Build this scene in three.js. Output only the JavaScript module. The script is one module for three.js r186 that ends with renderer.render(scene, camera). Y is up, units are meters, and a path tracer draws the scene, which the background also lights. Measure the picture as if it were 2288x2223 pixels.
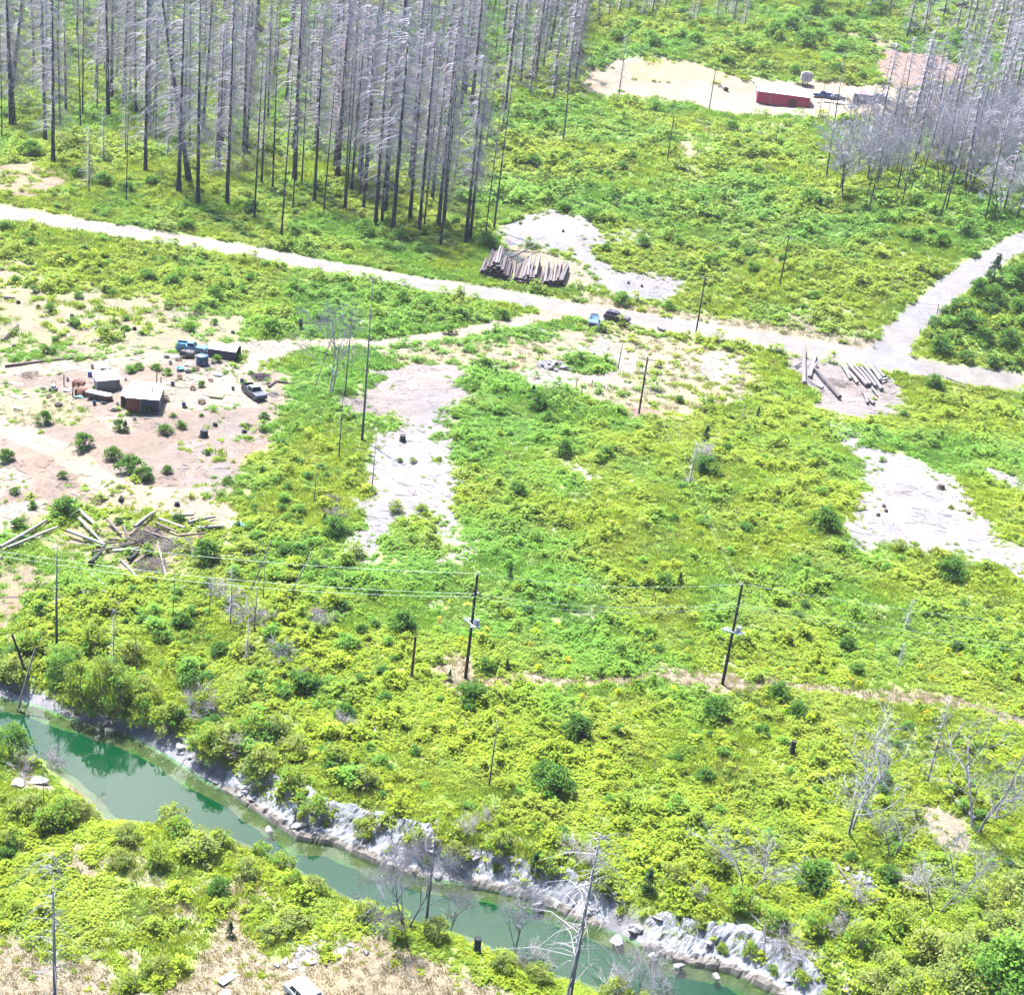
import * as THREE from 'three';
import { Sky } from 'three/addons/objects/Sky.js';
import { MarchingCubes } from 'three/addons/objects/MarchingCubes.js';
import { mergeGeometries } from 'three/addons/utils/BufferGeometryUtils.js';
import { RoundedBoxGeometry } from 'three/addons/geometries/RoundedBoxGeometry.js';

// ------------------------------------------------------------------ camera, sky, sun, exposure
const scene = new THREE.Scene(), L3 = (r, g, b) => new THREE.Color().setRGB(r, g, b);
const camera = new THREE.PerspectiveCamera(38.309, 1024 / 994, 1, 3000);
camera.rotation.order = 'YXZ';
camera.position.set(0, 72, 0);
camera.rotation.set(-0.40098, 0, 0.12539);
scene.add(camera);

const sunDir = new THREE.Vector3(-0.32, 1.0, -0.30).normalize();
const sky = new Sky();
sky.scale.setScalar(2500);
sky.material.uniforms.sunPosition.value.copy(sunDir);
sky.material.uniforms.turbidity.value = 9;
sky.material.uniforms.rayleigh.value = 0.35;
sky.material.uniforms.mieCoefficient.value = 0.006;
sky.name = 'sky';
sky.userData = { kind: 'structure' };
scene.add(sky);
scene.environmentIntensity = 0.3;

scene.fog = new THREE.FogExp2(L3(0.95, 0.94, 0.90), 0.00005); // thin summer haze over the valley

const sun = new THREE.DirectionalLight(new THREE.Color(1.0, 0.945, 0.83), 5.0);
sun.position.copy(sunDir).multiplyScalar(400).add(new THREE.Vector3(0, 0, -250));
sun.target.position.set(0, 0, -250);
sun.castShadow = true;
sun.shadow.mapSize.set(4096, 4096);
Object.assign(sun.shadow.camera, { left: -260, right: 260, top: 260, bottom: -260, near: 1, far: 1200 });
scene.add(sun, sun.target);

const renderer = new THREE.WebGLRenderer({ antialias: true });
renderer.setSize(1024, 994);
renderer.toneMapping = THREE.LinearToneMapping;
renderer.toneMappingExposure = 4.9;
renderer.shadowMap.enabled = true;

// ------------------------------------------------------------------ helpers
function rng(seed) {
  let a = seed >>> 0;
  return () => { a = (a + 0x6D2B79F5) | 0; let t = Math.imul(a ^ (a >>> 15), 1 | a); t = (t + Math.imul(t ^ (t >>> 7), 61 | t)) ^ t; return ((t ^ (t >>> 14)) >>> 0) / 4294967296; };
}
const clamp = (v, a, b) => v < a ? a : v > b ? b : v;
const mix = (a, b, t) => a + (b - a) * t;
const smooth = (a, b, v) => { const t = clamp((v - a) / (b - a), 0, 1); return t * t * (3 - 2 * t); };
function h2(i, j) { let n = Math.imul(i, 374761393) + Math.imul(j, 668265263); n = Math.imul(n ^ (n >>> 13), 1274126177); return ((n ^ (n >>> 16)) >>> 0) / 4294967296; }
function vn(x, y) {
  const i = Math.floor(x), j = Math.floor(y), a = x - i, b = y - j, u = a * a * (3 - 2 * a), v = b * b * (3 - 2 * b);
  return mix(mix(h2(i, j), h2(i + 1, j), u), mix(h2(i, j + 1), h2(i + 1, j + 1), u), v);
}
const fbm = (x, y, o = 3) => { let s = 0, a = 0.5, t = 0; for (let k = 0; k < o; k++) { s += a * vn(x, y); t += a; a *= 0.5; x = x * 2.03 + 17.1; y = y * 2.03 + 31.7; } return s / t; };

const used = new Map();
function numbered(name) { const n = used.get(name) || 0; used.set(name, n + 1); return n ? name + '_' + String(n).padStart(3, '0') : name; }
function tag(o, label, category, group, kind) {
  o.userData = {};
  if (label) o.userData.label = label;
  if (category) o.userData.category = category;
  if (group) o.userData.group = group;
  if (kind) o.userData.kind = kind;
  return o;
}
const shade = o => { o.castShadow = true; o.receiveShadow = true; return o; };
function part(parent, name, geo, mat) { const m = shade(new THREE.Mesh(geo, mat)); m.name = name; parent.add(m); return m; }
function thing(name, label, category, x, z, turn = 0, group, dy = 0) {
  const o = new THREE.Group(); o.name = numbered(name);
  o.position.set(x, ground(x, z) + dy, z); o.rotation.y = turn; tag(o, label, category, group); scene.add(o); return o;
}
function solo(name, label, category, geo, mat, group, kind) {
  const m = shade(new THREE.Mesh(geo, mat)); m.name = numbered(name); tag(m, label, category, group, kind); scene.add(m); return m;
}
function copyOf(proto, x, z, { turn = 0, s = 1, sy = null, label, group, category, dy = 0, lean = null } = {}) {
  const o = proto.clone(); o.name = numbered(proto.userData.base || proto.name);
  o.position.set(x, ground(x, z) + dy, z); o.rotation.set(lean ? lean[0] : 0, turn, lean ? lean[1] : 0, 'ZXY'); o.scale.set(s, sy ?? s, s);
  tag(o, label, category, group); scene.add(o); return o;
}
// things to find a neighbour by, for labels
const landmarks = [[[-54.61,-192.91], 'the cabin'], [[-50.82,-212.26], 'the blue water tank'], [[-40.46,-202.34], 'the old dark pickup'], [[-7.83,-280.4], 'the dark log deck'], [[58.87,-246.37], 'the grey log heap'], [[4.44,-232.19], 'the rubble heap'], [[12.09,-258.11], 'the parked cars'], [[-2.52,-132.41], 'the power pole with the stub'], [[25.16,-136.15], 'the branching power pole'], [[18.26,-214.68], 'the turnaround pole'], [[30.21,-259.46], 'the roadside pole'], [[48.36,-285.8], 'the hillside pole'], [[27.37,-356.14], 'the bare leaning pole'], [[56.31,-184.81], 'the large sand patch'], [[-13,-173.17], 'the sand clearing'], [[3.88,-301.26], 'the upper pale clearing'], [[63.51,-429.8], 'the red barn'], [[86.85,-433.03], 'the small red shed'], [[32.01,-443.34], 'the yellow cut bank'], [[75.48,-278.38], 'the cable gate'], [[-43.39,-156.47], 'the tangled log heap'], [[-15.31,-105.46], 'the white rock ledge'], [[21.45,-100.02], 'the downstream rock slabs'], [[-10.55,-84.77], 'the abandoned car'], [[-38.29,-123.28], 'the tall riverside trees'], [[-78.67,-311.61], 'the leaning conifer'], [[35.44,-112.94], 'the first dead oak'], [[47.53,-114.94], 'the dead oak on sand'], [[-44.07,-186.52], 'the big black stump'], [[-110.85,-304.36], 'the red bank'], [[-16.31,-223.98], 'the bark strewn clearing'], [[32.78,-242.95], 'the bare pale spot'], [[-44.43,-274.65], 'the straight gravel road'], [[47.26,-96.06], 'the leafy corner trees'], [[-28.49,-80.27], 'the bare dead conifer'], [[27.93,-137.43], 'the dry grass track'], [[-20.88,-296.81], 'the forest corner'], [[-87.53,-294.3], 'the forest foot'], [[-39,-110], 'the head of the river']];
function where(x, z) {
  let best = 1e9, at = null; for (const q of landmarks) { const d = Math.hypot(q[0][0] - x, q[0][1] - z); if (d < best) { best = d; at = q; } }
  const dz = z - at[0][1]; return (best < 5 ? 'beside ' : best < 11 ? 'close to ' : dz < -6 ? 'uphill of ' : dz > 6 ? 'downhill of ' : 'level with ') + at[1];
}
const L = (r, g, b) => new THREE.Color().setRGB(r, g, b);
const mat = (c, rough = 0.9, metal = 0, extra = {}) => new THREE.MeshStandardMaterial({ color: c instanceof THREE.Color ? c : L(...c), roughness: rough, metalness: metal, side: THREE.DoubleSide, ...extra });

class GB { // collects triangles with vertex colours
  constructor() { this.p = []; this.c = []; this.i = []; }
  v(x, y, z, c) { this.p.push(x, y, z); this.c.push(c[0], c[1], c[2]); return this.p.length / 3 - 1; }
  tri(a, b, c) { this.i.push(a, b, c); }
  quad(a, b, c, d) { this.i.push(a, b, c, a, c, d); }
  geo(smoothN = false) {
    const g = new THREE.BufferGeometry();
    g.setAttribute('position', new THREE.Float32BufferAttribute(this.p, 3));
    g.setAttribute('color', new THREE.Float32BufferAttribute(this.c, 3));
    g.setIndex(this.i);
    if (smoothN) g.computeVertexNormals();
    return g;
  }
  // tapered tube along points [[x,y,z,r],...]
  tube(pts, n, c0, c1, jitter = 0, R = Math.random, cap = false) {
    const rings = [];
    for (let k = 0; k < pts.length; k++) {
      const a = pts[Math.max(0, k - 1)], b = pts[Math.min(pts.length - 1, k + 1)];
      let dx = b[0] - a[0], dy = b[1] - a[1], dz = b[2] - a[2]; const l = Math.hypot(dx, dy, dz) || 1; dx /= l; dy /= l; dz /= l;
      let ux, uy, uz; if (Math.abs(dy) < 0.9) { ux = dz; uy = 0; uz = -dx; } else { ux = 0; uy = -dz; uz = dy; }
      const ul = Math.hypot(ux, uy, uz) || 1; ux /= ul; uy /= ul; uz /= ul;
      const wx = dy * uz - dz * uy, wy = dz * ux - dx * uz, wz = dx * uy - dy * ux;
      const t = k / Math.max(1, pts.length - 1), ring = [], r = pts[k][3];
      for (let q = 0; q < n; q++) {
        const an = q / n * Math.PI * 2, rr = r * (1 + (jitter ? (R() - 0.5) * jitter : 0)), co = Math.cos(an) * rr, si = Math.sin(an) * rr;
        const f = 1 + (jitter ? (R() - 0.5) * 0.3 : 0);
        ring.push(this.v(pts[k][0] + ux * co + wx * si, pts[k][1] + uy * co + wy * si, pts[k][2] + uz * co + wz * si, [mix(c0[0], c1[0], t) * f, mix(c0[1], c1[1], t) * f, mix(c0[2], c1[2], t) * f]));
      }
      rings.push(ring);
    }
    for (let k = 0; k + 1 < rings.length; k++) for (let q = 0; q < n; q++) this.quad(rings[k][q], rings[k][(q + 1) % n], rings[k + 1][(q + 1) % n], rings[k + 1][q]);
    if (cap) for (const [k, ring] of [[0, rings[0]], [1, rings[rings.length - 1]]]) { const q = k ? pts[pts.length - 1] : pts[0], m = this.v(q[0], q[1], q[2], k ? c1 : c0); for (let j = 0; j < n; j++) this.tri(ring[j], ring[(j + 1) % n], m); }
  }
}


// ------------------------------------------------------------------ terrain heights
const TP = [[-1.0668,-2.7553,2.527],[-0.4425,-2.7366,0.381],[0.0729,-2.6290,1.170],[0.5239,-2.5833,-12.111],[0.9169,-2.5778,-15.144],[-1.2400,-2.7969,4.298],[1.0640,-2.5766,-19.046],[-1.0684,-3.0581,2.851],[-0.7222,-3.0330,-1.402],[-0.2058,-2.9397,-23.796],[-0.8988,-3.7411,1.783],[-1.0526,-4.3528,0.870],[-1.1275,-4.6496,-5.276],[-1.6152,-4.4142,20.813],[-0.1078,-4.0886,-2.699],[-0.1774,-5.1722,0.707],[0.6444,-4.3580,-22.289],[1.0141,-4.3187,4.322],[0.2608,-4.3257,-43.379],[0.3347,-4.5147,59.294],[0.1810,-4.8854,-10.849],[0.3167,-3.8767,14.285],[0.7600,-5.5884,-3.252],[1.1250,-4.9641,-0.037],[1.5346,-5.6793,5.325],[1.1159,-3.7874,-3.757],[0.7458,-3.1729,-4.444],[0.2880,-3.0917,-17.422],[0.0616,-2.9813,40.659],[0.9759,-3.0452,22.962],[0.7074,-2.7074,16.641],[0.5792,-2.7285,12.099],[0.3100,-2.7996,-17.627],[-0.5567,-1.9860,26.282],[-0.4626,-2.1526,-3.467],[-0.8030,-2.2914,-0.446],[-0.4543,-1.8053,-28.944],[-0.5107,-1.6840,34.900],[-0.4156,-1.5390,-0.230],[-0.4228,-1.3600,25.452],[-0.3182,-1.1919,-33.510],[-0.5448,-1.4753,-25.945],[-0.7265,-1.8964,-15.342],[0.0006,-2.0547,0.877],[-0.1146,-1.6575,1.886],[0.2189,-1.6608,1.422],[0.5683,-1.9068,0.859],[0.1758,-1.3715,6.538],[0.5616,-1.4296,-27.218],[0.1444,-1.1691,3.283],[-0.0590,-1.1775,-3.435],[0.4406,-1.1391,-5.286],[0.1905,-1.0679,-3.030],[0.4487,-0.9723,31.381],[-0.2433,-0.9232,-7.638],[-0.3777,-0.9995,35.696],[-0.1082,-0.8815,1.882],[0.0136,-0.8954,42.524],[0.1831,-0.9107,-50.850],[-0.0829,-0.7447,-23.750],[0.2501,-0.7835,28.848],[-0.2925,-0.7157,7.142],[-0.6204,-1.3502,-1.082],[-0.4386,-0.9300,-12.595],[0.7029,-1.4278,20.650],[0.5949,-1.0866,11.911],[0.5420,-0.9125,-36.245],[-0.8866,-1.9697,-1.171],[0.8513,-1.8695,10.158],[-1.7378,-3.9541,-17.077],[1.4567,-3.8245,2.906],[-2.2934,-6.0091,6.423],[-1.3714,-6.4918,-0.014],[-0.2901,-6.9363,0.177],[0.9103,-7.1652,-3.161],[2.1047,-7.2240,2.279],[-2.5564,-5.2326,-7.744],[2.1762,-5.5679,-3.758]];
const TL = [-57.1796,6.2540,-14.5161];
function tps(x, z) {
  x /= 100; z /= 100; let s = TL[0] + TL[1] * x + TL[2] * z;
  for (const c of TP) { const a = c[0] - x, b = c[1] - z, r = a * a + b * b + 1e-12; s += c[2] * r * Math.log(r) * 0.5; }
  return s;
}
const GX0 = -320, GZ0 = -720, GC = 2.5, GW = 257, GH = 277, HG = new Float32Array(GW * GH);
for (let j = 0; j < GH; j++) for (let i = 0; i < GW; i++) HG[j * GW + i] = tps(GX0 + i * GC, GZ0 + j * GC);
function grid(arr, x0, z0, c, w, h, x, z) {
  const fx = clamp((x - x0) / c, 0, w - 1.001), fz = clamp((z - z0) / c, 0, h - 1.001), i = fx | 0, j = fz | 0, a = fx - i, b = fz - j, k = j * w + i;
  return mix(mix(arr[k], arr[k + 1], a), mix(arr[k + w], arr[k + w + 1], a), b);
}
const broad = (x, z) => grid(HG, GX0, GZ0, GC, GW, GH, x, z);

// signed distance (negative inside) to a polygon, or distance to a line minus its half width, held on a small grid
class Field {
  constructor(pts, opt = {}) {
    this.pts = pts; this.line = opt.line || 0; this.margin = opt.margin ?? 12; const c = this.c = opt.cell || 1;
    let x0 = 1e9, x1 = -1e9, z0 = 1e9, z1 = -1e9;
    for (const p of pts) { x0 = Math.min(x0, p[0]); x1 = Math.max(x1, p[0]); z0 = Math.min(z0, p[1]); z1 = Math.max(z1, p[1]); }
    const m = this.margin + this.line; this.x0 = x0 - m; this.z0 = z0 - m; this.x1 = x1 + m; this.z1 = z1 + m;
    this.w = Math.ceil((this.x1 - this.x0) / c) + 2; this.h = Math.ceil((this.z1 - this.z0) / c) + 2;
    this.a = new Float32Array(this.w * this.h);
    for (let j = 0; j < this.h; j++) for (let i = 0; i < this.w; i++) this.a[j * this.w + i] = this.exact(this.x0 + i * c, this.z0 + j * c);
  }
  exact(x, z) {
    let d = 1e9, inside = false; const P = this.pts, n = P.length, end = this.line ? n - 1 : n;
    for (let k = 0; k < end; k++) {
      const a = P[k], b = P[(k + 1) % n], ex = b[0] - a[0], ez = b[1] - a[1], t = clamp(((x - a[0]) * ex + (z - a[1]) * ez) / (ex * ex + ez * ez + 1e-9), 0, 1);
      d = Math.min(d, Math.hypot(x - a[0] - ex * t, z - a[1] - ez * t));
      if ((a[1] > z) !== (b[1] > z) && x < (b[0] - a[0]) * (z - a[1]) / (b[1] - a[1]) + a[0]) inside = !inside;
    }
    return this.line ? d - this.line : inside ? -d : d;
  }
  at(x, z) {
    if (x < this.x0 || x > this.x1 || z < this.z0 || z > this.z1) return 99;
    return grid(this.a, this.x0, this.z0, this.c, this.w, this.h, x, z);
  }
}

const YW = -9.6; // water level
const farEdge = [[-73.89,-128.02], [-60.8,-125.83], [-52.65,-124.46], [-45.92,-123.71], [-41.66,-122.2], [-34.75,-120.39], [-29.72,-117.3], [-25.95,-114.53], [-22.5,-112.68], [-18.93,-109.92], [-15.53,-107.42], [-12.15,-107.33], [-7.03,-104.92], [-2.68,-103.93], [1.54,-104.03], [6.72,-103.23], [10.01,-101.38], [14.56,-99.5], [18.09,-97.51], [23.4,-96.93], [27.56,-94.61], [31.51,-92], [35.89,-88.21], [41.46,-80.89]];
const nearEdge = [[25.5,-78.41], [20.86,-87.34], [15.63,-91.3], [10.08,-92.72], [4.84,-94.07], [0.27,-96.64], [-5.18,-97.61], [-8.52,-99.01], [-12.43,-100.71], [-16.14,-103.24], [-20.81,-105.32], [-26.86,-106.65], [-32.92,-106.17], [-36,-109.76], [-40.63,-113.22], [-45.05,-115.66], [-49.63,-116.94], [-57.64,-116.49], [-67.19,-115.2]];
const riverField = new Field([...farEdge, ...nearEdge], { cell: 0.5, margin: 14 });
const farBank = new Field(farEdge, { line: 0.01, cell: 0.8, margin: 14 });

const mainRoad = [[-130.31,-282.04], [-106.69,-275.54], [-90.69,-274.03], [-73.35,-274.6], [-54.73,-274.48], [-33.68,-271.89], [-12.86,-266.88], [7.29,-262.9], [22.22,-262.56], [37,-261.14], [52.38,-258.27], [65.54,-255.41], [80.34,-255.98], [91.67,-257.71], [110.94,-256.8]];
const sideRoad = [[66.2,-256.58], [68.23,-263.72], [72.5,-272.22], [80,-283.65], [88.79,-295.07], [96.81,-303.34], [104.41,-312.34], [122.67,-334.93]];
const track = [[3.48,-258.36], [-5.77,-250.04], [-15.22,-239.73], [-27.8,-231.74], [-39.36,-227.09], [-45.89,-221.09], [-54.36,-214.36], [-65.16,-208.99], [-72.68,-207.15], [-84.58,-204.4]];
const lowTrack = [[-78.87,-190.05], [-73.33,-187.46], [-66.09,-181.84], [-59.11,-176.18], [-52.34,-169.2], [-48.02,-167.26], [-42.03,-167.59], [-36.25,-163.25]];
const roadField = new Field(mainRoad, { line: 3.7, margin: 14 });
const sideField = new Field(sideRoad, { line: 2.9, margin: 10 });

function ground(x, z) {
  let h = broad(x, z);
  const rd = Math.min(roadField.at(x, z), sideField.at(x, z)), bump = smooth(-0.5, 4, rd);
  h += ((fbm(x * 0.16, z * 0.16, 3) - 0.5) * 1.1 + (vn(x * 0.9 + 40, z * 0.9) - 0.5) * 0.16) * bump;
  const s = riverField.at(x, z);
  if (s < 10) {
    const n = (fbm(x * 0.7 + 9, z * 0.7, 3) - 0.5);
    if (s <= 0) h = YW - 0.05 - Math.min(2.6, -s * 0.5) + n * 0.5 * smooth(0, 2, -s);
    else { const rocky = farBank.at(x, z) < s + 0.6, w = rocky ? 4.5 : 5; h = mix(YW - 0.05 + n * 0.3, h, Math.pow(smooth(-w * 0.35, w, s) * 1.0, 1) * smooth(0, w * 0.6, s + 0.25)); }
  }
  return h;
}

// ------------------------------------------------------------------ ground patches (what the ground is made of)
const SAND = [0.110, 0.094, 0.086], PALE = [0.122, 0.096, 0.066], DIRT = [0.100, 0.067, 0.044], REDDIRT = [0.095, 0.055, 0.034], DRY = [0.124, 0.096, 0.056], GRAV = [0.104, 0.098, 0.099], YEL = [0.155, 0.112, 0.052], SOIL = [0.135, 0.180, 0.034], BED = [0.046, 0.034, 0.014], ROCKC = [0.108, 0.100, 0.099], BARK = [0.104, 0.080, 0.066], LAWN = [0.120, 0.106, 0.048], ALGAE = [0.028, 0.050, 0.008], TRACK = [0.142, 0.107, 0.066];
const patches = [];
function patch(color, pts, { f = 1.5, s = 1, warp = 2.5, line = 0, dry = 0, veg = 1 } = {}) { patches.push({ c: color, F: new Field(pts, { line, margin: 8 }), f, s, warp, dry, veg, seed: patches.length * 13.7 }); }
// dry and open slopes first, bare ones over them
patch(DIRT, [[-106.93,-255.68], [-92.01,-251.94], [-82.24,-242.79], [-72.68,-241.84], [-64.3,-244.99], [-55.99,-245.4], [-48.11,-235.08], [-42.6,-225.84], [-51.63,-213.41], [-72.54,-206.75], [-85.91,-203.69]], { f: 10, s: 0.68, warp: 8 });
patch(DIRT, [[-87.01,-206.41], [-67.22,-210.33], [-56.42,-215.82], [-40.13,-222.16], [-35.56,-211.65], [-33.95,-195.13], [-34.66,-180.61], [-36.33,-169.27], [-36.08,-162.57], [-43.83,-161.96], [-54.43,-164.14], [-58.16,-157.76], [-65.14,-152.54]], { f: 5, s: 0.88, warp: 4 });
patch(REDDIRT, [[-65.62,-153.73], [-57.93,-151.88], [-50.78,-147.48], [-50.43,-137.92], [-49.4,-130.35], [-55.5,-128.87]], { f: 4, s: 0.7, warp: 4 });
patch(PALE, [[-73.84,-177.48], [-68.96,-175.94], [-61.92,-168.23], [-55.99,-160.89], [-57.73,-156.58], [-61.09,-155.23], [-64.85,-155]], { f: 2, s: 0.8 });
patch(LAWN, [[-83.65,-202.06], [-71.34,-200.99], [-61.93,-193.82], [-59.79,-187.14], [-68.67,-186.98], [-79.2,-190.89]], { f: 4, s: 0.8, dry: 0.25 });
patch(BARK, [[-46.18,-191.96], [-39.02,-193.79], [-35.99,-176.88], [-37.1,-166.77], [-42.59,-167.16], [-46.29,-178.38]], { f: 6, s: 0.6, warp: 5 });
patch(REDDIRT, [[-68.74,-168.18], [-61.4,-166.78], [-55.31,-164.77], [-53.8,-162.23], [-60.17,-163.37], [-67.08,-163.94]], { f: 3, s: 0.7, warp: 4 });
patch(PALE, [[-55.62,-203.98], [-46.48,-212.63], [-38.94,-208.1], [-38.54,-198.65], [-50.18,-192.72], [-54.05,-185.3], [-58.81,-186.38], [-55.68,-195.98]], { f: 5, s: 1, warp: 4 });
patch(TRACK, track, { veg: 0.1, line: 2.3, f: 0.9, s: 1, warp: 0.8 });
patch(PALE, [[-49,-223.46], [-39.87,-229.7], [-35.5,-225.03], [-39.49,-218.97], [-40.91,-209.73], [-43.72,-204.2], [-47.24,-212.36]], { f: 2, s: 1 });
patch(TRACK, lowTrack, { veg: 0.1, line: 2.0, f: 1, s: 1, warp: 1 });
patch(TRACK, [[-54.69,-169.06], [-48.75,-169.75], [-38.74,-167.98], [-32.61,-161.77], [-36.69,-159.7], [-41.93,-162.25], [-51.16,-164.33]], { f: 1.5, s: 1 });
patch(REDDIRT, [[-61.77,-150.42], [-57.94,-157.17], [-54.69,-160.94], [-46.99,-161.53], [-41.76,-161.6], [-32.61,-161.77], [-30.2,-156.74], [-32.88,-151.85], [-37.47,-145.78], [-45.21,-141.57], [-48.94,-147.49], [-56.49,-153.13], [-60.42,-146.98]], { f: 7, s: 0.62, warp: 6 });
patch(REDDIRT, [[-124.36,-309.98], [-116.15,-312.66], [-105.86,-306.24], [-99.58,-299.3], [-101.14,-286.29], [-114.81,-285.7]], { f: 5, s: 0.7, warp: 5 });
// clearing below the track
patch(BARK, [[-28.99,-197.47], [-22.88,-221.41], [-12.41,-228.77], [-9,-221.09], [-9.28,-202.36], [-10.62,-191.61], [-8.89,-182.67], [-12.69,-176.55], [-17.11,-178.11], [-20.43,-189.04], [-19.54,-199.19]], { f: 5, s: 0.9, warp: 4 });
patch(SAND, [[-19.76,-195.04], [-11.99,-205.92], [-10.08,-189.81], [-7.03,-176.18], [-5.11,-165.63], [-4.86,-152.88], [-7.5,-156.2], [-7.39,-161.59], [-11.71,-167.95], [-14.48,-160.9], [-15.86,-152.56], [-18.37,-152.62], [-17.67,-158.27], [-20.28,-163.32], [-20.16,-172.48]], { f: 5, s: 1, warp: 3 });
patch(DRY, [[-28.44,-230.06], [-10.56,-238.73], [-1.72,-245.07], [6.71,-244.27], [-2.76,-229.42], [-9.6,-226.65], [-22.88,-221.41]], { f: 4, s: 0.7, warp: 4, dry: 0.5 });
// turnaround
patch(DRY, [[-7.23,-230.31], [3.66,-252.69], [13.27,-260.36], [25,-257.06], [40.5,-255.99], [43.02,-243], [37.58,-226.3], [26.37,-215.32], [18.61,-208.72], [7.95,-219.33], [-2.17,-217.87]], { f: 5, s: 0.7, warp: 4, dry: 0.4 });
patch(PALE, [[-2.13,-225.66], [4.23,-232.3], [9.48,-248.13], [12.29,-257.34], [16.12,-249.49], [18.37,-243.68], [20.1,-239], [16.62,-226.8], [7.04,-223.35], [-0.62,-221.03]], { f: 2.5, s: 0.85 });
patch(PALE, [[28.89,-248.03], [33.5,-252.92], [37.47,-248.69], [36.15,-239.01], [32.03,-233.31], [28.79,-238.64]], { f: 2.5, s: 1 });
patch(REDDIRT, [[14.68,-215.71], [23.29,-220.44], [23.8,-214.32], [16.19,-209.48]], { f: 2, s: 0.8 });
// right of the meadow
patch(SAND, [[50.24,-223.5], [53.73,-214.33], [57.37,-211.8], [62.57,-205.95], [64.27,-196.8], [65.54,-180.18], [67.85,-170.88], [65.68,-162.9], [63.12,-166.75], [59.6,-171.37], [54.21,-171.4], [48.78,-171.29], [45.66,-172.97], [45.14,-179.18], [49.05,-192.92], [51.52,-202.39], [49.08,-211.32]], { f: 3, s: 1, warp: 3 });
patch(BARK, [[46.11,-254], [55.73,-254.14], [66.5,-249.49], [65.97,-238.99], [59.92,-228.82], [54.64,-223.96], [49.98,-227.38], [48.17,-239.77]], { f: 3, s: 0.85, warp: 3 });
patch(SAND, [[48.94,-232.25], [53.75,-228.92], [57.05,-214.29], [51.61,-207.22], [49.1,-216.46]], { f: 4, s: 0.55, warp: 4 });
patch(SAND, [[67.7,-210.44], [72.42,-206.9], [76.94,-203.28], [74.41,-194.98], [70.44,-199.78]], { f: 1.5, s: 0.9 });
patch(BARK, [[59.72,-223.39], [65.52,-214.97], [71.96,-220.52], [66.8,-210.09], [60.33,-210.29]], { f: 2.5, s: 0.6 });
// behind the log deck
patch(SAND, [[-9.86,-302.08], [-5.43,-311.11], [0.05,-316], [8.17,-311.96], [12.21,-304.21], [11.69,-287.25], [15.16,-284.18], [23.76,-287.17], [31.14,-283.57], [24.54,-273.81], [14.23,-271.08], [7.78,-282.49], [4.3,-290.21], [-8.67,-292.97]], { f: 3, s: 1 });
patch(SAND, [[11.64,-303.93], [20.83,-312.13], [24.05,-302.33], [15.06,-293.56]], { f: 3, s: 0.6 });
patch(DRY, [[-11.67,-290.33], [-4.37,-292.56], [8.72,-286.34], [12.16,-272.85], [5.02,-271.84], [-10.73,-278.4]], { f: 2, s: 0.8 });
patch(DRY, [[3.06,-269.99], [15.25,-271.46], [37.62,-269.94], [64.79,-263.93], [64.69,-256.19], [36.91,-259.88], [12.26,-262.61]], { f: 2, s: 0.75, dry: 0.8 });
patch(DRY, [[48.58,-291.96], [54.89,-281.95], [65.09,-273.74], [64.4,-261], [56.77,-262.67], [49.66,-270.25], [48.71,-281.83]], { f: 5, s: 0.45, dry: 0.5, warp: 4 });
patch(DIRT, [[47.86,-272.36], [53.9,-272.67], [56.01,-264.57], [49.93,-262.75]], { f: 3, s: 0.7 });
patch(DRY, [[29.82,-376.06], [37.89,-398.15], [67.1,-417.94], [67.05,-394.71], [42.44,-384.14], [36.47,-363.2], [36.75,-332.53], [47.61,-305.72], [53.88,-292.02], [49.4,-289.38], [40.39,-314.15], [33.43,-338.94]], { f: 5, s: 0.6, dry: 0.4, warp: 3 });
// barn yard
patch(TRACK, [[2.05,-419.49], [5.8,-442.14], [16.35,-453.98], [38.27,-452.11], [49.33,-446.31], [75.39,-454.22], [99.97,-450.47], [118.75,-443.85], [132.6,-425.72], [127.75,-406.21], [105.28,-413.29], [71.79,-420.4], [47.74,-414.75], [33.52,-426.16], [15.46,-426.91]], { f: 4, s: 0.95, warp: 4 });
patch(YEL, [[17.19,-450.76], [38.27,-452.11], [48.58,-447.71], [46.79,-441.02], [19.83,-438.44]], { f: 2, s: 1, warp: 2 });
patch(REDDIRT, [[100.13,-493.57], [124.03,-485.96], [129.23,-456.66], [99.54,-447.81], [93.06,-467.95]], { f: 6, s: 0.85, warp: 5 });
patch(REDDIRT, [[89.39,-515.7], [109.51,-509.34], [108.4,-492.25], [94.05,-498.71]], { f: 4, s: 0.7, warp: 5 });
// pole line track and scattered bare spots in the meadow
patch(DRY, [[-6.07,-133.92], [-1.99,-132.02], [6.31,-132.74], [17.51,-134.95], [27.37,-137.61], [35.5,-138.14], [46.43,-138.13], [58.16,-135.44], [64.53,-132.96]], { line: 1.2, f: 1.6, s: 0.9, warp: 2.5, dry: 1 });
patch(DRY, [[-5.78,-136.48], [-2.48,-137.98], [-0.69,-133.18], [-1.83,-130.11], [-4.98,-128.74], [-6.63,-131.39]], { f: 2, s: 0.9, dry: 0.8 });
patch(DRY, [[17.56,-136.66], [21.73,-139.63], [28.07,-139.01], [28.32,-135.51], [20.31,-134.24]], { f: 2, s: 0.85, dry: 1 });
patch(SAND, [[3.63,-193.78], [7.45,-192.93], [11.95,-184.66], [12.62,-177.8], [9.08,-178.56], [5.38,-184.64]], { f: 6, s: 0.75, warp: 6 });
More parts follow.
